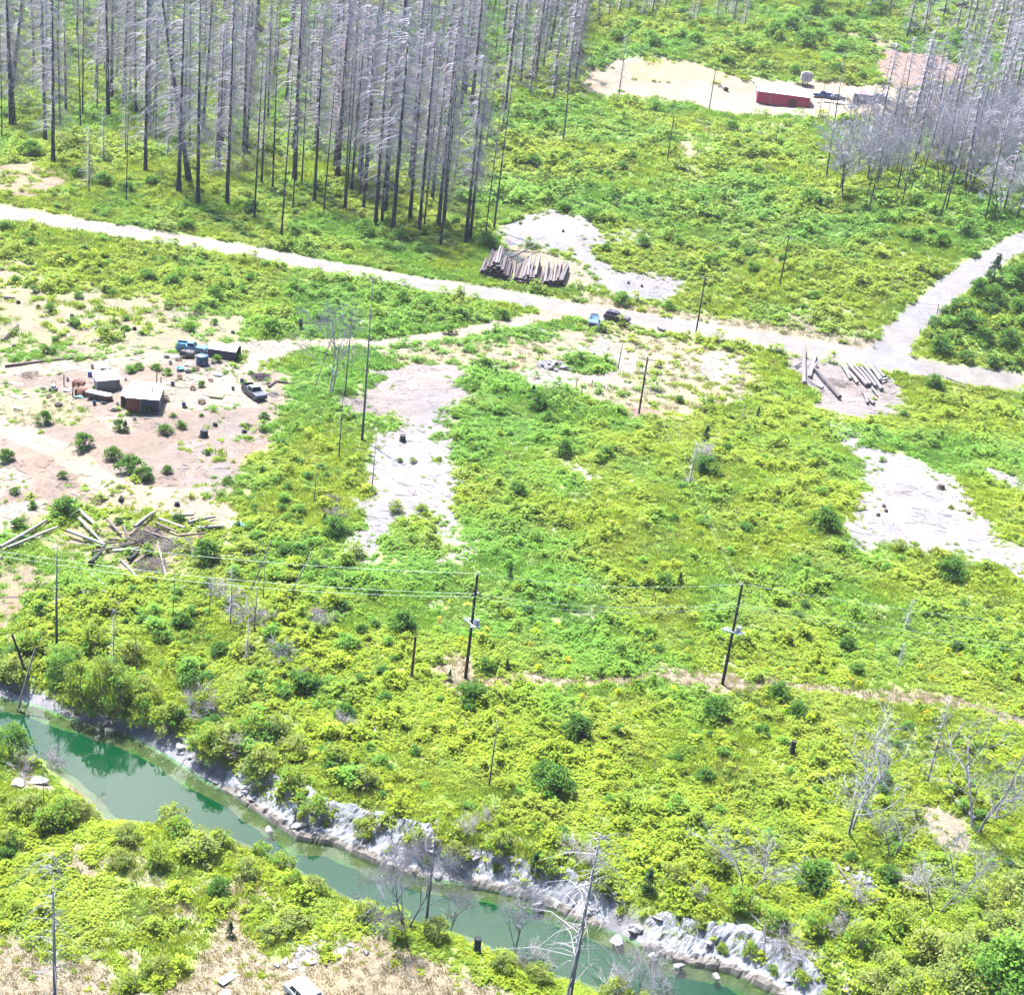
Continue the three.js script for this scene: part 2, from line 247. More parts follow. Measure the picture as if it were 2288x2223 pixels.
for (const q of [[-12.33,-126.87], [-6.65,-144.91], [25.34,-188.51], [30.2,-148.85], [39.61,-168.85], [9.45,-146.52], [43.88,-157.82], [50.26,-161.34], [16.57,-193.75], [0.8,-188.99], [26.78,-178.19], [-7.31,-304.99], [24.11,-361.01], [34.51,-362.82], [17.52,-335.71], [5.14,-344.96], [50.02,-320.78], [37.3,-281.07], [44.58,-281.69], [-16.93,-134.96], [-19.02,-122.4], [-26.38,-136.6], [0.45,-114.44], [29.04,-111.82], [12.41,-111.93]]) patch(BARK, [[q[0] - 2.4, q[1] - 1.4], [q[0] + 2, q[1] - 1.8], [q[0] + 2.6, q[1] + 1.2], [q[0] - 1.6, q[1] + 1.8]], { f: 5, s: 0.62, warp: 4 });
patch(BARK, [[11.23,-156.07], [15.04,-156.27], [13.71,-150.95], [10.63,-150.31]], { f: 3, s: 0.5 });
patch(DRY, [[43.52,-118.52], [47.4,-117.82], [47.59,-114.34], [44.13,-112.02], [42.7,-114.48]], { f: 2, s: 0.95 });
patch(ROCKC, [[33.47,-108.81], [36.97,-107.13], [37.31,-103.77], [33.69,-104.04]], { f: 2, s: 0.9 });
patch(BARK, [[-19.7,-134.59], [-17.83,-136.85], [-17.37,-131]], { f: 2, s: 0.6 });
// near bank
patch(DRY, [[-37.59,-87.03], [-33.25,-88.65], [-26.51,-85.68], [-22.57,-84.62], [-19.49,-89.98], [-19.17,-93.94], [-17.57,-94.46], [-16.77,-90.89], [-14.14,-88.35], [-11.32,-90.92], [-7.28,-91.95], [-2.85,-90.14], [0.59,-88.94], [3.95,-88.27], [7.33,-86.66], [7.81,-73.98], [-30.54,-69.39]], { f: 2.2, s: 1, warp: 2, dry: 1 });
patch(DRY, [[-27.34,-88.32], [-26.12,-89.07], [-24.8,-88.4], [-24.49,-86.77], [-26.28,-86.25]], { f: 1, s: 1, dry: 0.5 });
patch(DRY, [[-34.37,-100.61], [-30.51,-98.43], [-25.34,-95.94], [-20.06,-92.28], [-20.3,-89.87], [-24.16,-91.72], [-28.68,-95.38], [-33.02,-95.31]], { f: 2.5, s: 0.75, warp: 3, dry: 0.8 });
patch(DRY, [[-22.58,-93.79], [-20.11,-96.07], [-15.99,-97.28], [-12.19,-95.76], [-15.33,-94.1], [-19.23,-92.38]], { f: 2.5, s: 0.7, warp: 3, dry: 0.8 });
patch(PALE, [[-43.79,-111.05], [-41.62,-111.86], [-38.54,-110.08], [-37.81,-106.58], [-41.12,-106.52]], { f: 1.5, s: 0.95 });
patch(GRAV, [[-12.96,-90.74], [-10.7,-92.17], [-7.28,-91.95], [-6.13,-89.76], [-10.72,-87.63], [-13.81,-86.76]], { f: 2, s: 0.6, warp: 3 });
patch(GRAV, mainRoad, { line: 3.3, f: 0.5, s: 1, warp: 0.5, veg: 0 });
patch(PALE, mainRoad, { line: 4.3, f: 1, s: 0.6, warp: 0.9 });
patch(SAND, sideRoad, { line: 2.9, f: 0.7, s: 1, warp: 0.7, veg: 0 });
patch(SAND, [[62.2,-259.19], [66.33,-268], [70.68,-273.75], [75.65,-275.99], [70.44,-265.18], [71.32,-258.04], [75.4,-255.99], [69.02,-253.01], [63.37,-253.83], [59.69,-255.02]], { f: 1.2, s: 1 });
const islandField = new Field([[6.74,-231.73], [5.47,-237.18], [9.53,-242.15], [14.14,-239.18], [15.72,-234.98], [12.27,-230.82], [7.84,-229.5]], { margin: 6 });

// returns bare weight 0..1, dry weight, and colour in out
const out = [0, 0, 0, 0, 0, 0];
function surface(x, z, wantColor = true) {
  let bare = 0, dry = 0, edge = 0; const wx = fbm(x * 0.22 + 3, z * 0.22, 3) - 0.5, wz = fbm(x * 0.22 + 77, z * 0.22 + 5, 3) - 0.5;
  let r = SOIL[0], g = SOIL[1], b = SOIL[2];
  for (const p of patches) {
    const F = p.F; if (x < F.x0 || x > F.x1 || z < F.z0 || z > F.z1) continue;
    const d = F.at(x + wx * p.warp * 2, z + wz * p.warp * 2), q = 0.5 - d / p.f; if (q <= 0) continue;
    let w = clamp(q, 0, 1); const sp = vn(x * 0.55 + p.seed, z * 0.55) * 0.6 + vn(x * 1.7 + p.seed, z * 1.7) * 0.4;
    w = clamp((w * p.s * 1.5 - (1 - w * p.s) * sp * 1.3) , 0, 1); if (w <= 0) continue;
    r = mix(r, p.c[0], w); g = mix(g, p.c[1], w); b = mix(b, p.c[2], w);
    bare = Math.max(bare * (1 - w * 0.2), w); dry = mix(dry, p.dry, w); edge = mix(edge, p.veg * clamp(1 + d / 4.5, 0, 1), w);
  }
  const il = islandField.at(x, z); if (il < 0) { const w = smooth(0, 1.2, -il + wx * 2); bare *= 1 - w; r = mix(r, SOIL[0], w); g = mix(g, SOIL[1], w); b = mix(b, SOIL[2], w); }
  const s = riverField.at(x, z);
  if (s < 3.2) {
    const bank = farBank.at(x, z) < s + 0.6 && s > -1.5; const w = smooth(bank ? 2.6 : 0.5, bank ? 1.0 : 0.1, s + wx * 2);
    const c = s < -0.3 ? (fbm(x * 0.3, z * 0.3, 2) > 0.5 && s < -1.2 ? ALGAE : BED) : bank ? ROCKC : DIRT; const q = vn(x * 1.3, z * 1.3);
    r = mix(r, c[0] * (0.75 + q * 0.5), w); g = mix(g, c[1] * (0.75 + q * 0.5), w); b = mix(b, c[2] * (0.75 + q * 0.5), w);
    bare = Math.max(bare, w);
  }
  if (wantColor) {
    const lit = smooth(0.6, 0.74, fbm(x * 0.5 + 90, z * 0.5, 3)) * (1 - bare) * 0.7; r = mix(r, BARK[0], lit); g = mix(g, BARK[1], lit); b = mix(b, BARK[2], lit);
    // grain, pebbles and broad soil patches
    const n = 0.70 + 0.42 * fbm(x * 0.35 + 11, z * 0.35, 3) + 0.22 * (vn(x * 2.6, z * 2.6) - 0.5) + 0.2 * (vn(x * 6.1, z * 6.1) - 0.5);
    const rr = roadField.at(x, z) + 3.7, rut = rr < 4 ? 1 - 0.10 * Math.max(0, 1 - Math.abs(Math.abs(rr - 0.9 + wx) - 0.35) / 0.3) * (0.5 + vn(x * 0.2, z * 0.2)) - 0.06 * vn(x * 0.5, z * 2.2) : 1;
    const warm = (fbm(x * 0.12 + 50, z * 0.12, 2) - 0.5) * 0.22;
    out[0] = r * n * rut * (1 + warm * 0.5); out[1] = g * n * rut * (1 - warm * 0.1); out[2] = b * n * rut * (1 - warm);
  }
  out[3] = bare; out[4] = dry; out[5] = edge; return out;
}
const toS = v => { v = clamp(v, 0, 1); return (v <= 0.0031308 ? v * 12.92 : 1.055 * Math.pow(v, 1 / 2.4) - 0.055) * 255; };
function groundTexture(x0, x1, z0, z1, w, h) {
  const a = new Uint8Array(w * h * 4);
  for (let j = 0; j < h; j++) for (let i = 0; i < w; i++) {
    const c = surface(x0 + (x1 - x0) * (i + 0.5) / w, z0 + (z1 - z0) * (j + 0.5) / h), k = (j * w + i) * 4;
    a[k] = toS(c[0]); a[k + 1] = toS(c[1]); a[k + 2] = toS(c[2]); a[k + 3] = 255;
  }
  const t = new THREE.DataTexture(a, w, h); t.colorSpace = THREE.SRGBColorSpace; t.magFilter = THREE.LinearFilter; t.minFilter = THREE.LinearFilter; t.needsUpdate = true; return t;
}
function noiseTexture(n, fn, repeat) {
  const a = new Uint8Array(n * n * 4);
  for (let j = 0; j < n; j++) for (let i = 0; i < n; i++) { const v = clamp(fn(i, j, n) * 255, 0, 255), k = (j * n + i) * 4; a[k] = a[k + 1] = a[k + 2] = v; a[k + 3] = 255; }
  const t = new THREE.DataTexture(a, n, n); t.wrapS = t.wrapT = THREE.RepeatWrapping; t.magFilter = THREE.LinearFilter; t.needsUpdate = true; if (repeat) t.repeat.set(...repeat); return t;
}
const wrapN = (i, j, n, f) => { const u = i / n * f, v = j / n * f, g = (a, b) => h2(((a % f) + f) % f, ((b % f) + f) % f), x = Math.floor(u), y = Math.floor(v), p = u - x, q = v - y; return mix(mix(g(x, y), g(x + 1, y), p * p * (3 - 2 * p)), mix(g(x, y + 1), g(x + 1, y + 1), p * p * (3 - 2 * p)), q * q * (3 - 2 * q)); };
const grainBump = (i, j, n) => 0.45 * wrapN(i, j, n, 16) + 0.35 * wrapN(i, j, n, 48) + 0.2 * wrapN(i, j, n, 128);
function sheet(name, x0, x1, z0, z1, nx, nz, tw, th, drop) {
  const P = new Float32Array((nx + 1) * (nz + 1) * 3), U = new Float32Array((nx + 1) * (nz + 1) * 2), I = [];
  for (let j = 0; j <= nz; j++) for (let i = 0; i <= nx; i++) {
    const x = x0 + (x1 - x0) * i / nx, z = z0 + (z1 - z0) * j / nz, k = j * (nx + 1) + i;
    P[k * 3] = x; P[k * 3 + 1] = ground(x, z) - drop; P[k * 3 + 2] = z; U[k * 2] = i / nx; U[k * 2 + 1] = j / nz;
    if (i < nx && j < nz) I.push(k, k + nx + 1, k + 1, k + 1, k + nx + 1, k + nx + 2);
  }
  const g = new THREE.BufferGeometry(); g.setAttribute('position', new THREE.BufferAttribute(P, 3)); g.setAttribute('uv', new THREE.BufferAttribute(U, 2)); g.setIndex(I); g.computeVertexNormals();
  const bump = noiseTexture(512, grainBump, [(x1 - x0) / 7, (z1 - z0) / 7]);
  const m = shade(new THREE.Mesh(g, new THREE.MeshStandardMaterial({ map: groundTexture(x0, x1, z0, z1, tw, th), bumpMap: bump, bumpScale: 0.12, roughness: 0.97 })));
  m.name = name; tag(m, null, null, null, 'structure'); scene.add(m); return m;
}
sheet('meadow_ground', -150, 150, -216.5, -55, 430, 231, 2048, 1120, 0);
sheet('hillside_ground', -320, 320, -720, -215, 300, 236, 2048, 1616, 0.06);

// ------------------------------------------------------------------ river water: turbid sheets, one below the other
function waterSheet(level, inset, material, name) {
  const sh = new THREE.Shape([...farEdge, ...nearEdge].map(p => new THREE.Vector2(p[0], -p[1])));
  const g = new THREE.ShapeGeometry(sh); g.rotateX(-Math.PI / 2); g.translate(0, level, 0);
  const p = g.attributes.position, u = g.attributes.uv; for (let i = 0; i < p.count; i++) u.setXY(i, p.getX(i) / 9 + p.getZ(i) / 31, p.getZ(i) / 9);
  const m = new THREE.Mesh(g, material); m.receiveShadow = true; m.name = name; tag(m, null, null, null, 'structure'); scene.add(m);
}
const ripple = noiseTexture(256, (i, j, n) => 0.5 * wrapN(i, j, n, 8) + 0.3 * wrapN(i, j, n, 21) + 0.2 * wrapN(i, j, n, 50));
const waterTop = new THREE.MeshPhysicalMaterial({ color: L(0.70, 0.93, 0.66), roughness: 0.05, transmission: 1, thickness: 0, ior: 1.33, bumpMap: ripple, bumpScale: 0.006, side: THREE.DoubleSide });
const waterDeep = new THREE.MeshPhysicalMaterial({ color: L(0.0035, 0.052, 0.032), roughness: 0.1, transmission: 0.6, thickness: 0, ior: 1.33, specularIntensity: 0, side: THREE.DoubleSide });
waterSheet(YW, 0, waterTop, 'water');
waterSheet(YW - 0.75, 0, waterDeep, 'water_depth');
waterSheet(YW - 1.5, 0, waterDeep, 'water_depth_001');


// ------------------------------------------------------------------ vegetation materials
const leafMat = new THREE.MeshPhysicalMaterial({ color: 0xffffff, vertexColors: true, roughness: 0.75, transmission: 0.56, thickness: 0, ior: 1.3, specularIntensity: 0.12, side: THREE.DoubleSide });
const woodMat = new THREE.MeshStandardMaterial({ color: 0xffffff, vertexColors: true, roughness: 0.95, side: THREE.DoubleSide });
const CHAR = [0.009, 0.008, 0.012], CHARTOP = [0.03, 0.027, 0.035], TWIG = [0.345, 0.292, 0.292], GREY = [0.2, 0.185, 0.18], PALEWOOD = [0.24, 0.215, 0.21], BROWN = [0.13, 0.09, 0.065];

// a leaf: a bent diamond of two triangles
function leaf(B, x, y, z, s, R, c, up = 0.5, long = 1.5) {
  const a = R() * 6.283, t = (R() - 0.5) * 2 * (1.3 - up), ca = Math.cos(a), sa = Math.sin(a), ct = Math.cos(t), st = Math.sin(t), roll = (R() - 0.5) * 2 * (1.35 - up);
  const lx = ca * ct, ly = st, lz = sa * ct, wx = -sa * Math.cos(roll) , wy = Math.sin(roll), wz = ca * Math.cos(roll), h = s * 0.5 / Math.sqrt(long) * 0.9, l = s * Math.sqrt(long) * 0.6;
  const f = 0.8 + R() * 0.4, cc = [c[0] * f, c[1] * f, c[2] * f];
  const p0 = B.v(x, y, z, cc), p1 = B.v(x + lx * l * 0.5 + wx * h, y + ly * l * 0.5 + wy * h, z + lz * l * 0.5 + wz * h, cc), p2 = B.v(x + lx * l, y + ly * l - l * 0.12, z + lz * l, cc), p3 = B.v(x + lx * l * 0.5 - wx * h, y + ly * l * 0.5 - wy * h, z + lz * l * 0.5 - wz * h, cc);
  B.tri(p0, p1, p2); B.tri(p0, p2, p3);
}
// foliage made of many small clumps spread through a dome
function foliageGeo(seed, { n = 900, clumps = 26, rx = 1, ry = 1, rz = 1, leafSize = 0.2, base = 0.15, cols, clumpR = 0.34, up = 0.5, shape = 'dome' }) {
  const R = rng(seed), B = new GB();
  for (let k = 0; k < clumps; k++) {
    const a = R() * 6.283; let y = Math.pow(R(), 0.85), rad;
    if (shape === 'cone') rad = (1 - y) * 0.95 + 0.06; else if (shape === 'column') rad = Math.min(1, (1 - y) * 2.2) * (0.75 + 0.25 * Math.sin(y * 9)); else rad = Math.sqrt(Math.max(0.02, 1 - Math.pow(y, 2.2)));
    const q = rad * Math.pow(R(), 0.45) * (0.85 + R() * 0.3), cx = Math.cos(a) * q * rx, cz = Math.sin(a) * q * rz, cy = base + y * ry * (0.9 + R() * 0.2), cr = clumpR * (0.6 + R() * 0.8) * (shape === 'cone' ? 0.6 + rad * 0.6 : 1), col = cols[(R() * cols.length) | 0];
    for (let i = 0, m = n / clumps; i < m; i++) {
      const th = R() * 6.283, ph = Math.acos(1 - 1.7 * R()), rr = cr * (0.55 + 0.5 * R());
      leaf(B, cx + Math.sin(ph) * Math.cos(th) * rr, Math.max(0.02, cy + Math.cos(ph) * rr * 0.75), cz + Math.sin(ph) * Math.sin(th) * rr, leafSize * (0.65 + R() * 0.7), R, col, up);
    }
  }
  return B.geo();
}
function stemsGeo(seed, n, h, spread, r = 0.05, c0 = BROWN, c1 = GREY) {
  const R = rng(seed), B = new GB();
  for (let i = 0; i < n; i++) { const a = R() * 6.283, s = spread * (0.3 + R() * 0.7), hh = h * (0.6 + R() * 0.4); B.tube([[Math.cos(a) * 0.1, -0.2, Math.sin(a) * 0.1, r], [Math.cos(a) * s * 0.4, hh * 0.5, Math.sin(a) * s * 0.4, r * 0.7], [Math.cos(a) * s, hh, Math.sin(a) * s, r * 0.25]], 5, c0, c1); }
  return B.geo(true);
}

// ------------------------------------------------------------------ undergrowth (stuff): leafy clumps over the meadow and the hillside
const YG = [0.222, 0.280, 0.022], FG = [0.140, 0.262, 0.032], DG = [0.068, 0.150, 0.022], OL = [0.200, 0.225, 0.042], GO = [0.31, 0.36, 0.02];
const white = [[1, 1, 1], [0.86, 0.9, 0.8], [1.1, 1.05, 1.0]];
const clumpGeos = [0, 1, 2, 3].map(k => foliageGeo(300 + k, { n: 84, clumps: 7, rx: 0.6, ry: 0.24, rz: 0.6, leafSize: 0.22, base: 0.03, cols: white, clumpR: 0.22, up: 0.95 }));
const tallGeos = [0, 1].map(k => foliageGeo(340 + k, { n: 150, clumps: 12, rx: 0.6, ry: 0.8, rz: 0.6, leafSize: 0.2, base: 0.08, cols: white, clumpR: 0.26, up: 0.8 }));
function tuftGeo(seed, n, h, s) {
  const R = rng(seed), B = new GB();
  for (let i = 0; i < n; i++) { const a = R() * 6.283, q = R() * s, x = Math.cos(a) * q, z = Math.sin(a) * q, hh = h * (0.5 + R() * 0.6), lx = (R() - 0.5) * 0.6 * h, lz = (R() - 0.5) * 0.6 * h, w = 0.03 + R() * 0.02, f = 0.8 + R() * 0.4; B.tri(B.v(x - w, 0, z, [f, f, f]), B.v(x + w, 0, z + w, [f, f, f]), B.v(x + lx, hh, z + lz, [f, f, f])); }
  return B.geo();
}
class Scatter {
  constructor(name, label, category, geos, material) { this.n = name; this.l = label; this.cat = category; this.g = geos; this.mat = material; this.m = geos.map(() => []); this.c = geos.map(() => []); }
  add(x, y, z, turn, sx, sy, c, tx = 0, tz = 0) { const k = (h2(Math.round(x * 37), Math.round(z * 41)) * this.g.length) | 0; this.m[k].push([x, y, z, turn, sx, sy, tx, tz]); this.c[k].push(c); }
  done() {
    const d = new THREE.Object3D(), col = new THREE.Color();
    this.g.forEach((g, k) => {
      const I = shade(new THREE.InstancedMesh(g, this.mat, this.m[k].length)); I.name = numbered(this.n);
      this.m[k].forEach((q, i) => { d.position.set(q[0], q[1], q[2]); d.rotation.set(q[6], q[3], q[7]); d.scale.set(q[4], q[5], q[4]); d.updateMatrix(); I.setMatrixAt(i, d.matrix); col.setRGB(...this.c[k][i]); I.setColorAt(i, col); });
      tag(I, this.l, this.cat, null, 'stuff'); scene.add(I);
    });
  }
}
const cover = new Scatter('undergrowth', 'dense bright green undergrowth carpeting the meadow and hillside', 'undergrowth', clumpGeos, leafMat);
const tallCover = new Scatter('leafy_undergrowth', 'taller leafy sprouts standing in the green undergrowth', 'undergrowth', tallGeos, leafMat);
const dryGrass = new Scatter('dry_grass', 'straw coloured dry grass tufts on open ground', 'grass', [0, 1].map(k => tuftGeo(400 + k, 26, 0.42, 0.45)), leafMat);
const inView = (x, z, m = 0) => Math.abs(x) < -z * 0.415 + 14 + m;
const meadowGrass = new Scatter('meadow_grass', 'soft green grass and fern fronds between the leafy undergrowth', 'grass', [0, 1, 2].map(k => tuftGeo(420 + k, 46, 0.5, 0.6)), leafMat);
const deadStalks = new Scatter('dead_stalks', 'brown dead stalks and litter in the undergrowth', 'dead stalks', [0, 1].map(k => tuftGeo(440 + k, 18, 0.5, 0.7)), leafMat);
const col3 = (a, b, t) => [mix(a[0], b[0], t), mix(a[1], b[1], t), mix(a[2], b[2], t)];
function coverColor(x, z, R) {
  const big = fbm(x * 0.028 + 4, z * 0.028, 3), mid = fbm(x * 0.11 + 9, z * 0.11, 3), near = smooth(-150, -105, z);
  let t = smooth(0.35, 0.62, big * 0.6 + mid * 0.4 + near * 0.22 - (x > -40 && x < 10 && z > -215 && z < -140 ? 0.07 : 0));
  let c = col3(FG, YG, t); const o = smooth(0.55, 0.75, fbm(x * 0.2 + 60, z * 0.2, 2)); c = col3(c, OL, o * 0.35);
  const dk = smooth(0.58, 0.74, fbm(x * 0.35 + 21, z * 0.35 + 8, 2)); c = col3(c, DG, dk * 0.32);
  const f = 0.88 + R() * 0.24; return [c[0] * f * (0.94 + R() * 0.12), c[1] * f, c[2] * f];
}
{
  const R = rng(11);
  const step = (z0, z1, cell, size) => {
    for (let z = z0; z > z1; z -= cell) for (let x = -0.415 * -z - 16; x < 0.415 * -z + 16; x += cell) {
      const px = x + (R() - 0.5) * cell, pz = z + (R() - 0.5) * cell, s = surface(px, pz, false), bare = s[3], dry = s[4];
      if (riverField.at(px, pz) < 0.7) continue;
      if (Math.min(roadField.at(px, pz), sideField.at(px, pz)) < 0.4) continue;
      if (dry > 0.05 && bare > 0.3 && R() < dry * 0.75) { const f = 0.8 + R() * 0.5; dryGrass.add(px, ground(px, pz) - 0.03, pz, R() * 6.28, size * (0.8 + R() * 0.5), size * (0.5 + R() * 0.5), [0.30 * f, 0.245 * f, 0.13 * f]); }
      let small = 1; if (R() < bare * 1.02 + 0.02) { if (R() < s[5] * s[5] * 0.42 + (s[5] > 0 ? 0.012 : 0)) small = 0.55; else continue; }
      const lump = fbm(px * 0.3 + 5, pz * 0.3, 2), sz = small * size * (0.65 + R() * 0.6) * (0.75 + lump * 0.6), c = coverColor(px, pz, R);
      if (bare < 0.15 && R() < (pz > -148 && pz < -126 && px > -8 ? 0.04 : 0) && fbm(px * 0.07, pz * 0.07, 2) > 0.5) { tallCover.add(px, ground(px, pz) - 0.05, pz, R() * 6.28, sz * 0.8, sz * 0.8, GO.map(v => v * (0.8 + R() * 0.4))); continue; }
      const kind = fbm(px * 0.09 + 33, pz * 0.09 + 12, 3) + (R() - 0.5) * 0.12;
      if (R() < 0.07) deadStalks.add(px, ground(px, pz) - 0.02, pz, R() * 6.28, sz, sz, [0.2 * (0.7 + R() * 0.6), 0.15, 0.11]);
      if (kind > 0.54) { meadowGrass.add(px, ground(px, pz) - 0.03, pz, R() * 6.28, sz * 1.2, sz * (0.7 + R() * 0.5), [c[0] * 1.3, c[1] * 1.25, c[2] * 1.5]); if (R() < 0.62) continue; }
      if (lump > 0.54 && R() < 0.16) tallCover.add(px, ground(px, pz) - 0.05, pz, R() * 6.28, sz * 1.3, sz * (0.7 + R() * 0.6), c);
      else cover.add(px, ground(px, pz) - 0.06, pz, R() * 6.28, sz * 1.1, sz * (0.6 + R() * 0.7 + lump * 0.4), c);
    }
  };
  step(-74, -150, 0.52, 0.95); step(-150, -216, 0.64, 1.1); step(-216, -320, 0.95, 1.5); step(-320, -640, 1.6, 2.4);
  cover.done(); tallCover.done(); dryGrass.done(); meadowGrass.done(); deadStalks.done();
}

// ------------------------------------------------------------------ bushes
const protos = {};
function proto(key, base, parts) { const o = new THREE.Group(); o.name = base; for (const [n, g, m] of parts) part(o, n, g, m); o.userData.base = base; protos[key] = o; return o; }
const dkCols = [DG, [0.055, 0.125, 0.014], [0.09, 0.175, 0.02]], mdCols = [FG, [0.08, 0.165, 0.02], [0.12, 0.205, 0.024]], ltCols = [YG, [0.17, 0.21, 0.03], FG], paleCols = [[0.21, 0.235, 0.055], YG, [0.15, 0.19, 0.04]];
for (let k = 0; k < 4; k++) {
  proto('dark' + k, 'bush', [['foliage', foliageGeo(500 + k, { n: 1500, clumps: 34, rx: 1, ry: 1.05, rz: 1, leafSize: 0.17, cols: dkCols, clumpR: 0.3 }), leafMat], ['stem', stemsGeo(520 + k, 7, 1.0, 0.7), woodMat]]);
  proto('mid' + k, 'bush', [['foliage', foliageGeo(540 + k, { n: 1300, clumps: 30, rx: 1, ry: 0.95, rz: 1, leafSize: 0.18, cols: mdCols, clumpR: 0.31 }), leafMat], ['stem', stemsGeo(560 + k, 7, 0.9, 0.7), woodMat]]);
  proto('light' + k, 'bush', [['foliage', foliageGeo(580 + k, { n: 1500, clumps: 32, rx: 1, ry: 1.25, rz: 1, leafSize: 0.15, cols: k % 2 ? paleCols : ltCols, clumpR: 0.3 }), leafMat], ['stem', stemsGeo(590 + k, 8, 1.2, 0.7), woodMat]]);
}
for (let k = 0; k < 3; k++) proto('tallwillow' + k, 'riverside_tree', [['crown', foliageGeo(620 + k, { n: 5200, clumps: 80, rx: 2.1, ry: 4.2, rz: 2.1, leafSize: 0.2, base: 0.3, cols: k === 1 ? mdCols : ltCols, clumpR: 0.55, shape: 'dome' }), leafMat], ['trunk', stemsGeo(640 + k, 4, 3.6, 0.9, 0.12), woodMat]]);
for (let k = 0; k < 3; k++) proto('plume' + k, 'leafy_tree', [['crown', foliageGeo(650 + k, { n: 5600, clumps: 64, rx: 2.2, ry: 4.6, rz: 2.2, leafSize: 0.21, base: 0.3, cols: k === 1 ? mdCols : paleCols, clumpR: 0.6, shape: 'dome', up: 0.6 }), leafMat], ['trunk', stemsGeo(645 + k, 4, 3.8, 0.9, 0.12), woodMat]]);
for (let k = 0; k < 2; k++) proto('fir' + k, 'young_fir', [['foliage', foliageGeo(660 + k, { n: 1500, clumps: 40, rx: 0.8, ry: 2.2, rz: 0.8, leafSize: 0.15, base: 0.15, cols: [[0.03, 0.075, 0.028], [0.045, 0.095, 0.03]], clumpR: 0.22, shape: 'cone', up: 0.3 }), leafMat], ['trunk', stemsGeo(680 + k, 1, 2.2, 0.05, 0.07), woodMat]]);
const bushRng = rng(77);
function ashore(p, clear) { let [x, z] = p; for (let k = 0; k < 40 && riverField.at(x, z) < clear; k++) { const gx = riverField.at(x + 0.5, z) - riverField.at(x - 0.5, z), gz = riverField.at(x, z + 0.5) - riverField.at(x, z - 0.5), g = Math.hypot(gx, gz) || 1; x += gx / g * 0.4; z += gz / g * 0.4; } return [x, z]; }
function bushes(kind, count, label, group, list, category = 'bush') {
  for (const [p0, r, sy] of list) { const k = (bushRng() * count) | 0, p = ashore(p0, 0.6 + r * 0.7); copyOf(protos[kind + k], p[0], p[1], { turn: bushRng() * 6.28, s: r, sy: r * (sy || 0.9 + bushRng() * 0.25), label: (r < 0.85 ? 'small ' : r < 1.5 ? 'medium ' : r < 2.3 ? 'broad ' : 'very broad ') + label + ', ' + where(p[0], p[1]), group, category, dy: -0.1 }); }
}
bushes('dark', 4, 'dark green bush in the meadow', 'dark bushes in the meadow', [
  [[2.32,-209.77],2.2],[[6.7,-192.3],1.6],[[0.67,-176.39],1.5],[[42.08,-176.6],2.2],[[56.26,-165.34],2.1],[[-19.2,-128.12],1.8],[[-10.28,-140.53],1.6],[[-14.36,-146.51],1.2],[[-1.67,-128.24],1.7],[[23.84,-129.94],1.7],[[31.12,-135.14],1.4],[[32.73,-132.08],1.2],[[-35.29,-151.51],1.9],[[17.2,-143.75],1],[[19.47,-155.75],1.6],[[30.9,-200.89],1.1],[[44.1,-200.14],1.2],[[12.75,-192.56],1.3],[[7.42,-114.45],2],[[6.36,-116.28],1.4],[[22.16,-118.96],1],[[30.88,-105.39],1.7],[[37.8,-106.54],1.3],[[9.26,-123.7],1.7],[[13.75,-124.46],.9],[[-21.34,-161.01],1.8],[[25.15,-223.01],.9],[[30.42,-224.14],.8],[[27.08,-191.94],2],[[21.59,-173.59],.8],[[0.39,-157.07],.8],[[31.45,-161.51],.9],[[3.42,-146.57],.8],[[40.63,-141.36],1],[[36.51,-155.08],.9],[[53.38,-148.96],1],[[-13.28,-129.59],.9],[[-14,-123.89],1.1],[[28.61,-127.09],1],[[40.28,-146.68],1],[[-0.48,-134.2],1.1],[[15.78,-132.87],.8],[[-34.04,-137.36],1.2],[[-29,-133.22],1.1],[[-24.43,-141.06],1],[[-14.77,-139.35],.8],[[39.96,-121.3],.9],[[65.52,-214.97],1.1],[[63.79,-230.46],1]]);
bushes('mid', 4, 'green bush below the gravel road', 'bushes below the road', [
  [[-71.26,-281.17],1.9],[[-56.5,-243.65],1.8],[[-65.41,-249.07],1.7],[[-69.99,-250.18],1.5],[[-54.96,-248.98],1.4],[[-43.76,-230.15],2],[[-61.93,-252.16],1.3],[[-73.01,-246.01],1.4],[[-80.06,-256.53],1.2],[[-85.61,-252.81],1.3],[[-94.76,-259.59],1.4],[[-102.05,-265.94],1.6],[[-20.02,-254.4],2.2],[[-24.54,-255.87],1.6],[[-13.43,-250.73],2],[[-5.94,-252.85],1.6],[[-29.35,-255.58],1.6],[[-38.63,-253.21],1.5],[[-44.52,-253.8],1.5],[[-7.05,-227.68],1.5],[[8.24,-233.98],1.1],[[4.64,-215.51],1.3],[[-14.47,-241.49],1.4],[[-8.81,-216.58],1.1],[[-52.82,-256.47],1.4],[[-43.95,-241.31],1.3],[[-34.62,-258.32],1.3]]);
bushes('dark', 4, 'dark bush on the bare slope', 'bushes on the bare slope', [
  [[-66.8,-186.97],1.2,1.3],[[-58.82,-179.6],1.5],[[-55.69,-185.38],1,1.4],[[-49.51,-186.19],1.1],[[-47.92,-188.53],.8],[[-50.35,-172.85],1.8],[[-48.01,-170.74],1.4],[[-53.97,-176.69],1.3],[[-55.02,-160.93],1.8],[[-59.67,-157.46],1.1],[[-67.94,-175.14],1.3],[[-63.31,-166.07],.7],[[-58.6,-170.5],.7],[[-45.64,-173.39],.8],[[-37.39,-172.32],.8],[[-59.71,-162.46],.7],[[-42.22,-180.66],.6],[[-37.03,-193.39],.8],[[-40.78,-160.41],.9],[[-48.02,-159.52],.7]]);
